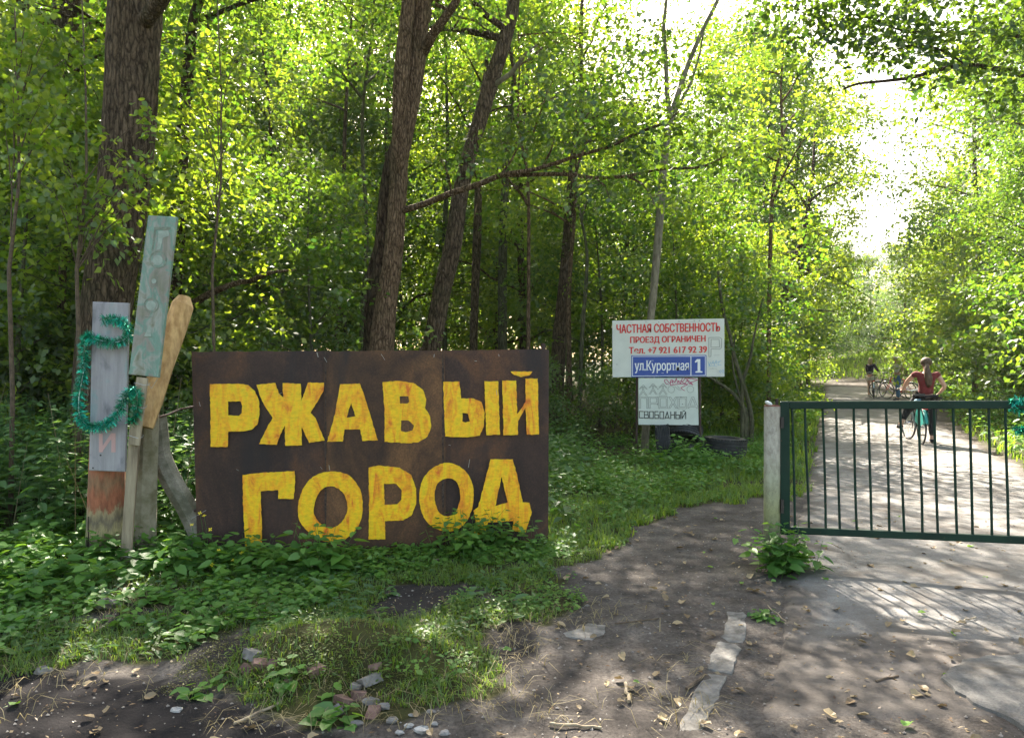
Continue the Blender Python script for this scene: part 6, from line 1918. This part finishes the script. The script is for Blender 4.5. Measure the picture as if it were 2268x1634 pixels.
for i, (px, Y, s) in enumerate([(-60, 9.0, .9), (60, 9.6, .85), (170, 10.4, .8), (20, 11.5, 1.1), (330, 10.6, .7)]):
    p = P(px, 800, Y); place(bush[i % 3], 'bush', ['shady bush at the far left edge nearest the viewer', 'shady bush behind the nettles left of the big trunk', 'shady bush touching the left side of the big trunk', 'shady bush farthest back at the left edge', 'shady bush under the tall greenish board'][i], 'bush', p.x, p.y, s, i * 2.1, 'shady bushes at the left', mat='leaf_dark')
# overhanging bright trees on the left verge
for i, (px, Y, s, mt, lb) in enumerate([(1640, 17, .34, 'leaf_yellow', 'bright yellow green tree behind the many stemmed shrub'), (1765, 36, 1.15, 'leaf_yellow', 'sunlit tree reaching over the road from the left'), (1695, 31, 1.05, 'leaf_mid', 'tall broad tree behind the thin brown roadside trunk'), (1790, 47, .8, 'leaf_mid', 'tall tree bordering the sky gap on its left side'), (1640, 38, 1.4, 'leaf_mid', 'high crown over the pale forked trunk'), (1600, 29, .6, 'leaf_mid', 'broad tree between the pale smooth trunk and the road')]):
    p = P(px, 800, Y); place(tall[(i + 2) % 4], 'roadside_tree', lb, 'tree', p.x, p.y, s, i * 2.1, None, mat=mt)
FAR = [(1822, 78, 1.0), (1875, 95, 1.25), (1790, 70, .9), (1925, 100, 1.2), (1980, 85, 1.1), (2050, 80, 1.05), (2110, 70, 1.0), (1740, 62, 1.0), (2190, 60, .9), (2270, 52, 1.0), (1850, 120, 1.0), (1950, 125, 1.0), (2040, 110, .95), (2350, 60, 1.2), (2120, 100, 1.0), (1900, 82, .55)]
for i, (px, Y, s) in enumerate(FAR):
    p = P(px, 800, Y)
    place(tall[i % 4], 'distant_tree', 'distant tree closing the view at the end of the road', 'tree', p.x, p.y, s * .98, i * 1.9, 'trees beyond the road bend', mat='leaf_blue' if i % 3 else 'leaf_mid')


# ------------------------------------------------------------ ground plants
def stems(Bs, T, r):
    """three sided stems from base points to tips"""
    n = len(Bs); a = np.array([[1, 0, 0], [-.5, .87, 0], [-.5, -.87, 0]])
    V = np.concatenate([Bs[:, None] + a[None] * r, T[:, None] + a[None] * r * .5], 1)
    f = np.array([[0, 1, 4, 3], [1, 2, 5, 4], [2, 0, 3, 5]])
    return V.reshape(-1, 3), (np.arange(n)[:, None, None] * 6 + f[None]).reshape(-1, 4)


def herbs(xy, h, nodes, L, seed, kind='h', aspect=.6, lean=.15, pair=2, origin=(0, 0, 0), spacing0=.3):
    rng = np.random.default_rng(seed); n = len(xy)
    h = np.broadcast_to(h, (n,)) * (.7 + .6 * rng.random(n))
    base = np.column_stack([xy, gz(xy[:, 0], xy[:, 1]) - .01])
    ln = rng.normal(size=(n, 2)) * lean
    top = base + np.column_stack([ln[:, 0] * h, ln[:, 1] * h, h])
    C = []; A = []; N_ = []; Ls = []; tn = []
    az0 = rng.random(n) * 6.28
    ptint = np.clip(.45 + rng.normal(size=n) * .25, 0, 1)
    for k in range(nodes):
        f = spacing0 + (1 - spacing0) * (k + .6) / nodes
        for q in range(pair):
            az = az0 + k * 1.57 + q * 6.28 / pair + rng.normal(size=n) * .25
            d = np.column_stack([np.cos(az), np.sin(az), rng.normal(size=n) * .2 - .05])
            pos = base + (top - base) * f + d * .012
            sz = L * (1.15 - .6 * f ** 2) * (.7 + .6 * rng.random(n))
            C.append(pos + d * sz[:, None] * .25); A.append(d + np.array([0, 0, .12]) - np.array([0, 0, .35]) * rng.random((n, 1)))
            N_.append(np.column_stack([-d[:, 0] * .15, -d[:, 1] * .15, np.ones(n)]) + rng.normal(size=(n, 3)) * .25)
            Ls.append(sz); tn.append(np.clip(ptint + rng.normal(size=n) * .12 + .15 * f, 0, 1))
    C = np.concatenate(C); A = np.concatenate(A); N_ = np.concatenate(N_); Ls = np.concatenate(Ls); tn = np.concatenate(tn)
    V, Fc, k = leaf_verts(C, A, N_, Ls, Ls * aspect * (.85 + .3 * rng.random(len(Ls))), kind, .07)
    V2, F2 = stems(base, top, .003 if h.mean() > .25 else .0018)
    V2b = V2; allV = np.concatenate([V, V2b]) - np.array(origin)
    tint = np.concatenate([np.repeat(tn, k), np.full(len(V2), .2)])
    TRI[0] += len(Fc) * 2
    return np_mesh('herbs', allV, [Fc, F2 + len(V)], tint=tint)


def scatter(n, x0, x1, y0, y1, seed, poly=None, veg=True, cluster=0.0, cs=2.0, avoid_sign=True):
    rng = np.random.default_rng(seed)
    x = x0 + (x1 - x0) * rng.random(n); y = y0 + (y1 - y0) * rng.random(n)
    k = np.ones(n, bool)
    if veg: k &= ~bare_mask(x, y)
    px, py = proj(x, y)
    if poly is not None: k &= inpoly(px, py, poly)
    if cluster: k &= fbm(x * cs, y * cs, seed + 3, 3) > cluster + rng.normal(size=n) * .06
    if avoid_sign:
        sy = SL.y + (x - SL.x) * (SR.y - SL.y) / (SR.x - SL.x)
        k &= ~((x > SL.x - .03) & (x < SR.x + .03) & (np.abs(y - sy) < .05))
    return np.column_stack([x[k], y[k]])


def stuff(name, me, mat, label, cat):
    o = mesh_obj(name, me, M[mat]); return tag(o, label, cat, kind='stuff')


# tall nettle like plants left, knee high cover, and the band before the sign
LEFTP = [(-900, 1500), (60, 1400), (180, 1330), (330, 1300), (480, 1290), (600, 1290), (600, 800), (-900, 800)]
stuff('undergrowth', herbs(scatter(1500, -8.5, -2.3, 5.9, 10.5, 1, LEFTP), .85, 8, .105, 1, 'h', .55, .18, 2, spacing0=.12), 'leaf_nettle', 'tall dark green nettles filling the wood edge at the left', 'undergrowth')
stuff('undergrowth', herbs(scatter(520, -6.0, -1.6, 4.4, 6.2, 2, LEFTP), .19, 4, .095, 2, 'r', .72, .22, 2, spacing0=.2), 'leaf_herb', 'knee high leafy herbs around the foot of the red post', 'undergrowth')
stuff('ground_cover', herbs(scatter(2300, -6.0, -.6, 3.5, 6.2, 3, [(-900, 1540), (150, 1450), (420, 1460), (640, 1400), (760, 1310), (900, 1260), (900, 900), (-900, 900)], cluster=.46, cs=2.5), .085, 3, .060, 3, 'r', .85, .3, 3, spacing0=.3), 'leaf_herb', 'low round leaved ground cover in front of the posts', 'ground cover')
stuff('ground_cover', herbs(scatter(480, -2.6, .45, 4.9, 6.05, 4, [(430, 1270), (620, 1295), (760, 1290), (960, 1262), (1200, 1250), (1290, 1225), (1290, 900), (400, 900)]), .07, 3, .055, 4, 'r', .75, .3, 2, spacing0=.25), 'leaf_herb', 'leafy herbs along the bottom edge of the rusty sign', 'ground cover')
RIGHTP = [(1200, 1260), (1290, 1215), (1360, 1165), (1480, 1110), (1600, 1080), (1700, 1050), (1790, 960), (1815, 880), (1700, 830), (1200, 830)]
stuff('undergrowth', herbs(scatter(3600, .2, 6.5, 5.6, 13.5, 5, RIGHTP, cluster=.40, cs=1.1), .22, 4, .07, 5, 'h', .62, .2, 2, spacing0=.15), 'leaf_herb', 'leafy weeds between the rusty sign and the notice board', 'undergrowth')
stuff('undergrowth', herbs(scatter(1900, -7, 8, 6.6, 17, 6, [(-900, 2000), (1300, 2000), (1300, 930), (1700, 905), (1700, 800), (-900, 800)], veg=True), .5, 6, .10, 6, 'h', .6, .2, 2, spacing0=.15), 'leaf_nettle', 'dark weeds on the floor of the wood behind the signs', 'undergrowth')
stuff('ground_cover', herbs(scatter(2600, -1.0, 3.2, 3.4, 8.5, 7, None, cluster=.50, cs=2.2), .07, 3, .035, 7, 'd', .75, .4, 3), 'leaf_herb', 'tiny clover like weeds in the trampled grass', 'ground cover')
stuff('undergrowth', herbs(scatter(2400, 6.5, 24, 8, 34, 8, None), .45, 4, .14, 8, 'h', .62, .25, 2), 'leaf_herb', 'weeds on the right bank of the road', 'undergrowth')


def grassmesh(xy, h, seed, w=.004, bend=.5, tuft=3):
    rng = np.random.default_rng(seed)
    em = np.exp(-(((xy[:, 0] + .92) / .42) ** 2 + ((xy[:, 1] - 3.66) / .24) ** 2) ** 1.3)
    xy = xy[rng.random(len(xy)) > em * .92]
    xy = np.repeat(xy, tuft, 0) + rng.normal(size=(len(xy) * tuft, 2)) * .014
    n = len(xy); hh = h * (.5 + .9 * rng.random(n))
    B_ = np.column_stack([xy, gz(xy[:, 0], xy[:, 1]) - .004])
    az = rng.random(n) * 6.28; d = np.column_stack([np.cos(az), np.sin(az), np.zeros(n)])
    s_ = np.column_stack([-np.sin(az), np.cos(az), np.zeros(n)])
    bd = (bend * (.3 + rng.random(n)))[:, None]
    hh = hh[:, None]; up = np.array([0, 0, 1])
    mid = B_ + up * hh * .6 + d * hh * bd * .3; tip = B_ + up * hh * (1 - .25 * bd) + d * hh * bd * 1.0
    ww = w * (.7 + .6 * rng.random((n, 1)))
    V = np.stack([B_ - s_ * ww, B_ + s_ * ww, mid + s_ * ww * .8, mid - s_ * ww * .8, tip], 1).reshape(-1, 3)
    f4 = (np.arange(n)[:, None] * 5 + np.array([[0, 1, 2, 3]])); f3 = (np.arange(n)[:, None] * 5 + np.array([[3, 2, 4]]))
    TRI[0] += n * 3
    return np_mesh('grass', V, [f4, f3], tint=np.repeat(np.clip(.45 + rng.normal(size=n) * .25, 0, 1), 5))


stuff('grass', grassmesh(scatter(24000, -3.6, 1.6, 3.2, 6.4, 11, None, cluster=.43, cs=2.8), .05, 11, .0024, 1.2), 'grass', 'thin short grass growing through the soil before the sign', 'grass')
stuff('grass', grassmesh(scatter(16000, .1, 5.0, 6.0, 11.5, 12, None, cluster=.32, cs=1.2), .08, 12, .004, .9), 'grass', 'bright verge grass between the dirt path and the notice board', 'grass')
stuff('grass', grassmesh(scatter(26000, 2.0, 16, 9.5, 34, 13, [(1400, 1300), (1900, 1300), (1860, 805), (1500, 805)]), .15, 13, .009, .8), 'grass', 'sunlit grass along the left verge of the road', 'grass')
stuff('grass', grassmesh(scatter(26000, 5.5, 26, 8, 42, 14, [(1900, 805), (1900, 1400), (3600, 1400), (3600, 805)]), .14, 14, .009, .8), 'grass', 'grass on the right side of the road', 'grass')
stuff('dry_grass', grassmesh(scatter(2200, -3.4, .9, 3.0, 4.9, 15, None, veg=False, cluster=.5, cs=1.8), .06, 15, .0016, 2.4, 2), 'drygrass', 'dry straw strewn over the soil', 'straw')
hx = np.random.default_rng(3); hxy = np.column_stack([34 + hx.normal(size=14000) * 9, 62 + hx.normal(size=14000) * 9])
hxy = hxy[~bare_mask(hxy[:, 0], hxy[:, 1])]
stuff('grass', grassmesh(hxy, .25, 16, .025), 'grass', 'pale sunlit grass on the low slope by the bend', 'grass')

stuff('ground_cover', herbs(scatter(1500, -6.0, .6, 3.4, 6.1, 17, [(-900, 1540), (150, 1450), (420, 1460), (700, 1450), (1100, 1430), (1250, 1300), (1250, 900), (-900, 900)], cluster=.5, cs=3.5), .06, 3, .075, 17, 'h', .42, .5, 3, spacing0=.1), 'leaf_nettle', 'narrow leaved low weeds among the rounder leaves', 'ground cover')
stuff('ground_cover', herbs(scatter(1800, -6.0, 1.6, 3.3, 6.1, 18, None, cluster=.5, cs=4.2), .09, 5, .026, 18, 'd', .5, .4, 3, spacing0=.15), 'grass', 'feathery light green weeds in the grass', 'ground cover')
r_ = np.random.default_rng(44); n = 60; bx0 = np.column_stack([r_.uniform(-6.5, -2.3, n), r_.uniform(5.6, 8.5, n)]); B0 = np.column_stack([bx0, gz(bx0[:, 0], bx0[:, 1])])
T0 = B0 + np.column_stack([r_.normal(size=(n, 2)) * .14, .6 + .8 * r_.random(n)]); V0, F0 = stems(B0, T0, .004)
stuff('dry_stalks', np_mesh('dry_stalks', V0, F0, tint=np.full(len(V0), .6)), 'drygrass', 'thin pale dead stalks standing among the nettles at the left', 'dead stalks')
# single plants that stand out
SP_ = [('weed', 'leafy weed growing at the foot of the gate post', 1738, 1262, .30, 26, .085, 6, .20), ('weed', 'leafy weed clump before the letter at the middle of the sign bottom', 720, 1262, .28, 16, .10, 4, .16), ('weed', 'broad leafy weed clump rising over the lower right letters', 1040, 1228, .30, 26, .075, 5, .25),
       ('weed', 'weed clump in front of the last letter at the right end of the rusty sign', 1120, 1215, .22, 16, .075, 4, .2), ('weed', 'round leaved weed at the bottom left of the rusty sign', 560, 1265, .2, 16, .085, 3, .22), ('weed', 'leafy weed beside the brick rubble mound with light round leaves', 605, 1530, .10, 7, .06, 2, .10),
       ('weed', 'dark lobed weed at the front edge of the soil mound', 740, 1592, .06, 7, .08, 2, .08), ('weed', 'small weed left of the rubble mound', 455, 1535, .05, 7, .065, 2, .09), ('weed', 'tall stem weed right of the tan beam', 395, 1190, .35, 14, .09, 5, .18),
       ('weed', 'young leafy stem standing before the peeling red post', 270, 1225, .36, 5, .09, 4, .12), ('weed', 'leafy weed growing over the pile of tyres', 1530, 1040, .40, 22, .10, 6, .35), ('weed', 'small weed beside the old kerb stones', 1690, 1368, .05, 10, .05, 2, .08)]
for i, (nm, lb, px, py, h, n, L_, nd, sprd) in enumerate(SP_):
    g_ = G(px, py); r_ = np.random.default_rng(300 + i)
    xy = np.array([g_.x, g_.y]) + r_.normal(size=(n, 2)) * sprd * .5
    if 600 < px < 1200 and py < 1300: xy[:, 1] = np.minimum(xy[:, 1], SL.y + (xy[:, 0] - SL.x) * (SR.y - SL.y) / (SR.x - SL.x) - .04)
    root = thing(nm, lb, 'plant', (g_.x, g_.y, float(gz(g_.x, g_.y))))
    me = herbs(xy, h, nd, L_, 400 + i, 'r', .72, .35, 2, origin=tuple(root.location), spacing0=.15)
    mesh_obj('foliage', me, M['leaf_herb'], root)
# a plant with long dock leaves
g_ = G(735, 1312); root = thing('dock_plant', 'plant with long blue green leaves lying low before the sign', 'plant', (g_.x, g_.y, float(gz(g_.x, g_.y))))
r_ = np.random.default_rng(9); n = 11; az = r_.random(n) * 6.28
A = np.column_stack([np.cos(az), np.sin(az), .35 + .5 * r_.random(n)]); C = np.zeros((n, 3)) + unit(A) * .02
V, Fc, k = leaf_verts(C, A, np.column_stack([np.zeros((n, 2)), np.ones(n)]) + r_.normal(size=(n, 3)) * .2, .19 * (.7 + .5 * r_.random(n)), np.full(n, .055), 'r', .06)
mesh_obj('foliage', np_mesh('foliage', V, Fc, tint=np.repeat(r_.random(n), k)), M['leaf_nettle'], root)
# small yellow flowers
M['petal'] = simple('yellow_petal', (.80, .62, .01), .5)
for i, (px, py, Y) in enumerate([(443, 1136, 5.5), (452, 1142, 5.48), (466, 1172, 5.4), (535, 1224, 5.3), (517, 1240, 5.25), (485, 1218, 5.3), (470, 1250, 5.1), (425, 1162, 5.5), (1010, 1192, 5.8), (692, 1288, 5.0)]):
    p = P(px, py, Y); r_ = random.Random(i)
    f = thing('yellow_flower', 'small yellow four petalled flower among the green leaves at the foot of the sign', 'flower', (p.x, p.y, p.z), 'small yellow flowers in the weeds')
    m_ = MB(); tilt = Matrix.Rotation(r_.uniform(.3, 1.1), 3, 'X') @ Matrix.Rotation(r_.random() * 6, 3, 'Z')
    for k in range(4):
        a = k * math.pi / 2
        pts = [(0, 0, 0), (.010, .005, .003), (.017, .0, .002), (.010, -.005, .003)]
        m_.add([p + tilt @ (Matrix.Rotation(a, 3, 'Z') @ Vector(q)) for q in pts], [(0, 1, 2, 3)])
    m_.build('petals', M['petal'], f)
    m_ = MB(); m_.tube([p, p + Vector((.01, .02, -.12)), Vector((p.x + .02, p.y + .04, max(.02, p.z - .35)))], .0015, 5); m_.build('stalk', M['leaf_herb'], f)

# ------------------------------------------------------------ rubble mound, stones, leaves, twigs
M['brick'] = simple('old_brick', (.11, .06, .045), .95, scale=18, col2=(.24, .15, .125), bump=.8, bscale=60)
M['stone'] = simple('grey_stone', (.12, .11, .10), .9, scale=18, col2=(.27, .25, .23), bump=.6, bscale=60)
M['ash'] = simple('pale_ash', (.22, .21, .20), .95, scale=25, col2=(.45, .43, .41), bump=.6)
gm_ = G(720, 1500)
mound = thing('rubble_mound', 'low mossy mound of soil with broken red brick pieces sticking out', 'mound', (-.92, 3.72, 0))


def lump(name, c, r, mat, parent, seed, box=False):
    r_ = random.Random(seed); V = []; Fs = []
    if box:
        m_ = MB(); R = Matrix.Rotation(r_.random() * 3, 3, 'Z') @ Matrix.Rotation(r_.uniform(-.5, .5), 3, 'X') @ Matrix.Rotation(r_.uniform(-.5, .5), 3, 'Y')
        pts = [Vector(c) + R @ Vector((x * r[0] * r_.uniform(.75, 1.1), y * r[1] * r_.uniform(.75, 1.1), z * r[2] * r_.uniform(.7, 1.1))) for z in (-1, 1) for x, y in ((-1, -1), (1, -1), (1, 1), (-1, 1))]
        m_.hexa(pts); return m_.build(name, mat, parent)
    k, n = 5, 8
    for j in range(k + 1):
        th = math.pi * j / k
        for i in range(n):
            a = 6.2832 * i / n; q = r_.uniform(.75, 1.15)
            V.append(Vector(c) + Vector((r[0] * math.sin(th) * math.cos(a) * q, r[1] * math.sin(th) * math.sin(a) * q, r[2] * math.cos(th) * q)))
    for j in range(k):
        for i in range(n):
            q = (i + 1) % n; Fs.append((j * n + i, (j + 1) * n + i, (j + 1) * n + q, j * n + q))
    m_ = MB(); m_.add(V, Fs); return m_.build(name, mat, parent)


for i, (px, py, a, b, c) in enumerate([(562, 1436, .055, .04, .03), (575, 1450, .045, .035, .03), (548, 1452, .04, .03, .03), (700, 1462, .05, .035, .025), (818, 1470, .06, .04, .028), (795, 1490, .05, .04, .03), (760, 1500, .05, .035, .03),
                                      (830, 1455, .035, .03, .02), (742, 1520, .045, .03, .03), (825, 1525, .05, .035, .022), (640, 1470, .03, .02, .02), (610, 1450, .04, .03, .02), (790, 1478, .04, .03, .02)]):
    g_ = G(px, py + 8, .10); z = float(gz(g_.x, g_.y))
    lump('brick', (g_.x, g_.y, z + c * .05), (a * .8, b * .8, c * .8), M['brick'] if i % 4 else M['stone'], mound, i, True)
mc = herbs(scatter(2600, -1.6, -.35, 3.35, 4.1, 31, None, veg=False, cluster=.46, cs=4), .018, 2, .014, 31, 'd', .5, .5, 3, origin=(-.92, 3.72, 0))
o_ = mesh_obj('moss', mc, leafmat('moss', (.07, .08, .012), (.16, .16, .025), (.15, .2, .02), (.3, .34, .04), .2), mound); o_['kind'] = 'stuff'
for i, (px, py, s, mt) in enumerate([(240, 1352, .075, 'stone'), (905, 1612, .022, 'ash'), (935, 1622, .034, 'ash'), (885, 1626, .02, 'ash'), (962, 1608, .018, 'ash'), (868, 1600, .03, 'stone'), (1070, 1548 - 170, .03, 'stone'), (912, 1588, .016, 'ash'), (985, 1628, .024, 'ash'), (820, 1560, .04, 'stone'),
                                    (850, 1570, .035, 'stone'), (955, 1583, .025, 'stone'), (1300, 1345, .02, 'stone'), (745, 1240, .04, 'stone'), (95, 1490, .05, 'stone'), (390, 1570, .03, 'ash'), (790, 1605, .03, 'stone')]):
    g_ = G(px, py); st_ = lump('stone', (g_.x, g_.y, float(gz(g_.x, g_.y)) + s * .2), (s, s * .7, s * .45), M[mt], None, 50 + i)
    lbs = {0: 'flat pale stone lying in the weeds left of the sign', 1: 'white ash lump at the bottom edge of the dirt, nearest the mound', 2: 'largest white ash lump on the dark dirt at the bottom', 3: 'small white ash lump left of the larger ones', 6: 'pale pebble at the grass edge before the sign', 13: 'grey stone in the herbs under the rusty sign', 14: 'half buried stone at the lower left'}
    tag(st_, lbs.get(i, 'small grey stone lying on the dark dirt in the foreground'), 'stone', 'stones on the ground')


def deadleaf(seed, L_):
    r_ = random.Random(seed); n = 9; V = [(0, 0, .004)]; 
    for i in range(n):
        a = 6.2832 * i / n; q = L_ / 2 * (1.0 + .25 * math.cos(a)) * r_.uniform(.75, 1.1)
        V.append((math.cos(a) * q, math.sin(a) * q * .72, .004 + abs(math.sin(a)) * L_ * r_.uniform(.05, .28)))
    V += [(-L_ * .5, 0, .004), (-L_ * .85, .004, .002), (-L_ * .5, .003, .006)]
    me = bpy.data.meshes.new('fallen_leaf'); me.from_pydata(V, [], [(0, i, i % n + 1) for i in range(1, n + 1)] + [(10, 11, 12)])
    a_ = me.attributes.new('tint', 'FLOAT', 'POINT'); t = r_.random()
    a_.data.foreach_set('value', [t] * len(V)); me.materials.append(M['dead_leaf'] if r_.random() > .12 else M['leaf_herb'])
    return me


DL = [deadleaf(i, .055) for i in range(10)]
r_ = np.random.default_rng(21)
cnt = 0
spots = [(1345, 1520), (1410, 1518), (1398, 1532), (1370, 1512), (1440, 1524), (1480, 1475), (1170 + 330, 1560), (1280, 1575), (1315, 1418), (1285, 1430), (1240, 1395), (1210, 1325), (1150, 1350), (1660, 1450), (1890, 1548), (1885, 1560), (1915, 1590), (2055, 1545), (2045, 1530), (2020, 1550), (1840, 1590), (2010, 1610), (1700, 1500), (1560, 1610), (2020, 1462), (1975, 1462), (100, 1500), (240, 1570), (165, 1520), (330, 1545), (300, 1490)]
while cnt < 280:
    if cnt < len(spots): g_ = G(*spots[cnt]); x, y = g_.x, g_.y
    else:
        x = r_.uniform(-3.2, 4.2); y = r_.uniform(2.9, 7.2)
        if not bare_mask(np.array([x]), np.array([y]))[0] and r_.random() > .15: continue
    o = bpy.data.objects.new('fallen_leaf', DL[cnt % 10]); COL.objects.link(o); o.parent = ground
    o.location = (x, y, float(gz(x, y)) + (.022 if x > road_l(y) - .1 and y > 3.7 else .010)); o.rotation_euler = (r_.normal() * .25, r_.normal() * .25, r_.random() * 6.28)
    s = r_.uniform(.55, 1.25); o.scale = (s, s, s); cnt += 1
# small litter nobody could count
r_ = np.random.default_rng(22); n = 8500
x = r_.uniform(-4, 8, n); y = 2.6 + 10 * r_.random(n) ** 1.6
k = bare_mask(x, y) | (r_.random(n) < .25); x = x[k]; y = y[k]; n = len(x)
C = np.column_stack([x, y, gz(x, y) + np.where((x > road_l(y)) & (y > 3.7), .024, .008) + .004 * r_.random(n)]); az = r_.random(n) * 6.28
V, Fc, k = leaf_verts(C, np.column_stack([np.cos(az), np.sin(az), r_.normal(size=n) * .2]), np.column_stack([r_.normal(size=(n, 2)) * .3, np.ones(n)]), .028 * (.3 + r_.random(n) ** 2), .016 * (.3 + r_.random(n) ** 2), 'd', .1)
stuff('leaf_litter', np_mesh('leaf_litter', V, Fc, tint=np.repeat(r_.random(n) ** 1.6, k)), 'dead_leaf', 'small crumbs of dry leaves scattered over the dirt', 'leaf litter')
n = 5200; x = r_.uniform(-4, 4.5, n); y = 2.6 + 4.6 * r_.random(n) ** 1.3; k = bare_mask(x, y); x = x[k]; y = y[k]; n = len(x)
s = .003 + .007 * r_.random(n) ** 3
oc = np.array([[1, 0, 0], [0, 1, 0], [-1, 0, 0], [0, -1, 0], [0, 0, .8]])
V = np.column_stack([x, y, gz(x, y) + .003 + .015 * ((x > road_l(y)) & (y > 3.7))])[:, None] + oc[None] * s[:, None, None] * (.7 + .6 * r_.random((n, 5, 1)))
f = np.array([[0, 1, 4], [1, 2, 4], [2, 3, 4], [3, 0, 4]])
stuff('gravel', np_mesh('gravel', V.reshape(-1, 3), (np.arange(n)[:, None, None] * 5 + f[None]).reshape(-1, 3)), 'stone', 'tiny stones scattered over the dark dirt', 'gravel')
TW = [((1360, 1388), (1460, 1375), 'thin forked twig lying left of the old kerb stones'), ((1220, 1612), (1330, 1618), 'long curved stick on the dirt at the bottom middle'), ((1560, 1500), (1520, 1530), 'straight thin stick beside the lower kerb stone'), ((2120, 1380), (2160, 1368), 'short dark stick on the road inside the bar shadows'),
      ((1940, 1512), (1990, 1500), 'dark bent stick on the dirt left of the broken slab'), ((1385, 1520), (1392, 1560), 'leaf stalk twig under the dry leaf cluster'), ((560, 1400), (520, 1440), 'pale twig on the dark hollow left of the mound'), ((520, 1600), (620, 1562), 'pale dry stem at the bottom left of the mound'),
      ((980, 1340), (1000, 1385), 'bent brown root piece in the bare soil before the sign'), ((1700, 1345), (1740, 1378), 'curved twig right of the kerb stones'), ((1842, 1205), (1862, 1215), 'dark wood chip on the road under the gate'), ((900, 1225 + 20), (980, 1240), 'pale stick in the grass under the sign')]
for i, (a, b, lb) in enumerate(TW):
    A_ = G(*a); B_ = G(*b); r2 = random.Random(i); k = 6
    pts = []
    for j in range(k + 1):
        p = A_.lerp(B_, j / k); pts.append((p.x + r2.uniform(-.006, .006), p.y + r2.uniform(-.008, .008), float(gz(p.x, p.y)) + (.022 if p.x > road_l(p.y) - .1 and p.y > 3.7 else .011)))
    m_ = MB(); m_.tube(pts, [.004 + .002 * (i % 3)] * (k + 1), 6)
    mm = pts[3]; m_.tube([mm, (mm[0] + .03, mm[1] + .03, mm[2] + .004)], .002, 5)
    tag(m_.build('twig', M['oldwood'] if i % 2 else M['twig']), lb, 'twig')
print('TRIS ~', TRI[0])

# ------------------------------------------------------------ summer haze
m_ = MB(); m_.box((0, 318, 12.0), (1010, 776, 28.0))
hz = m_.build('haze', None)
hm = bpy.data.materials.new('haze'); hm.use_nodes = True; hn = hm.node_tree
hn.nodes.clear(); ho = hn.nodes.new('ShaderNodeOutputMaterial'); hv = hn.nodes.new('ShaderNodeVolumePrincipled')
hv.inputs['Color'].default_value = (.93, .95, .97, 1); hv.inputs['Density'].default_value = .00035; hv.inputs['Anisotropy'].default_value = .35
hn.links.new(hv.outputs[0], ho.inputs['Volume'])
hz.data.materials.append(hm)
tag(hz, 'thin summer haze filling the air over the road', 'haze', kind='stuff')
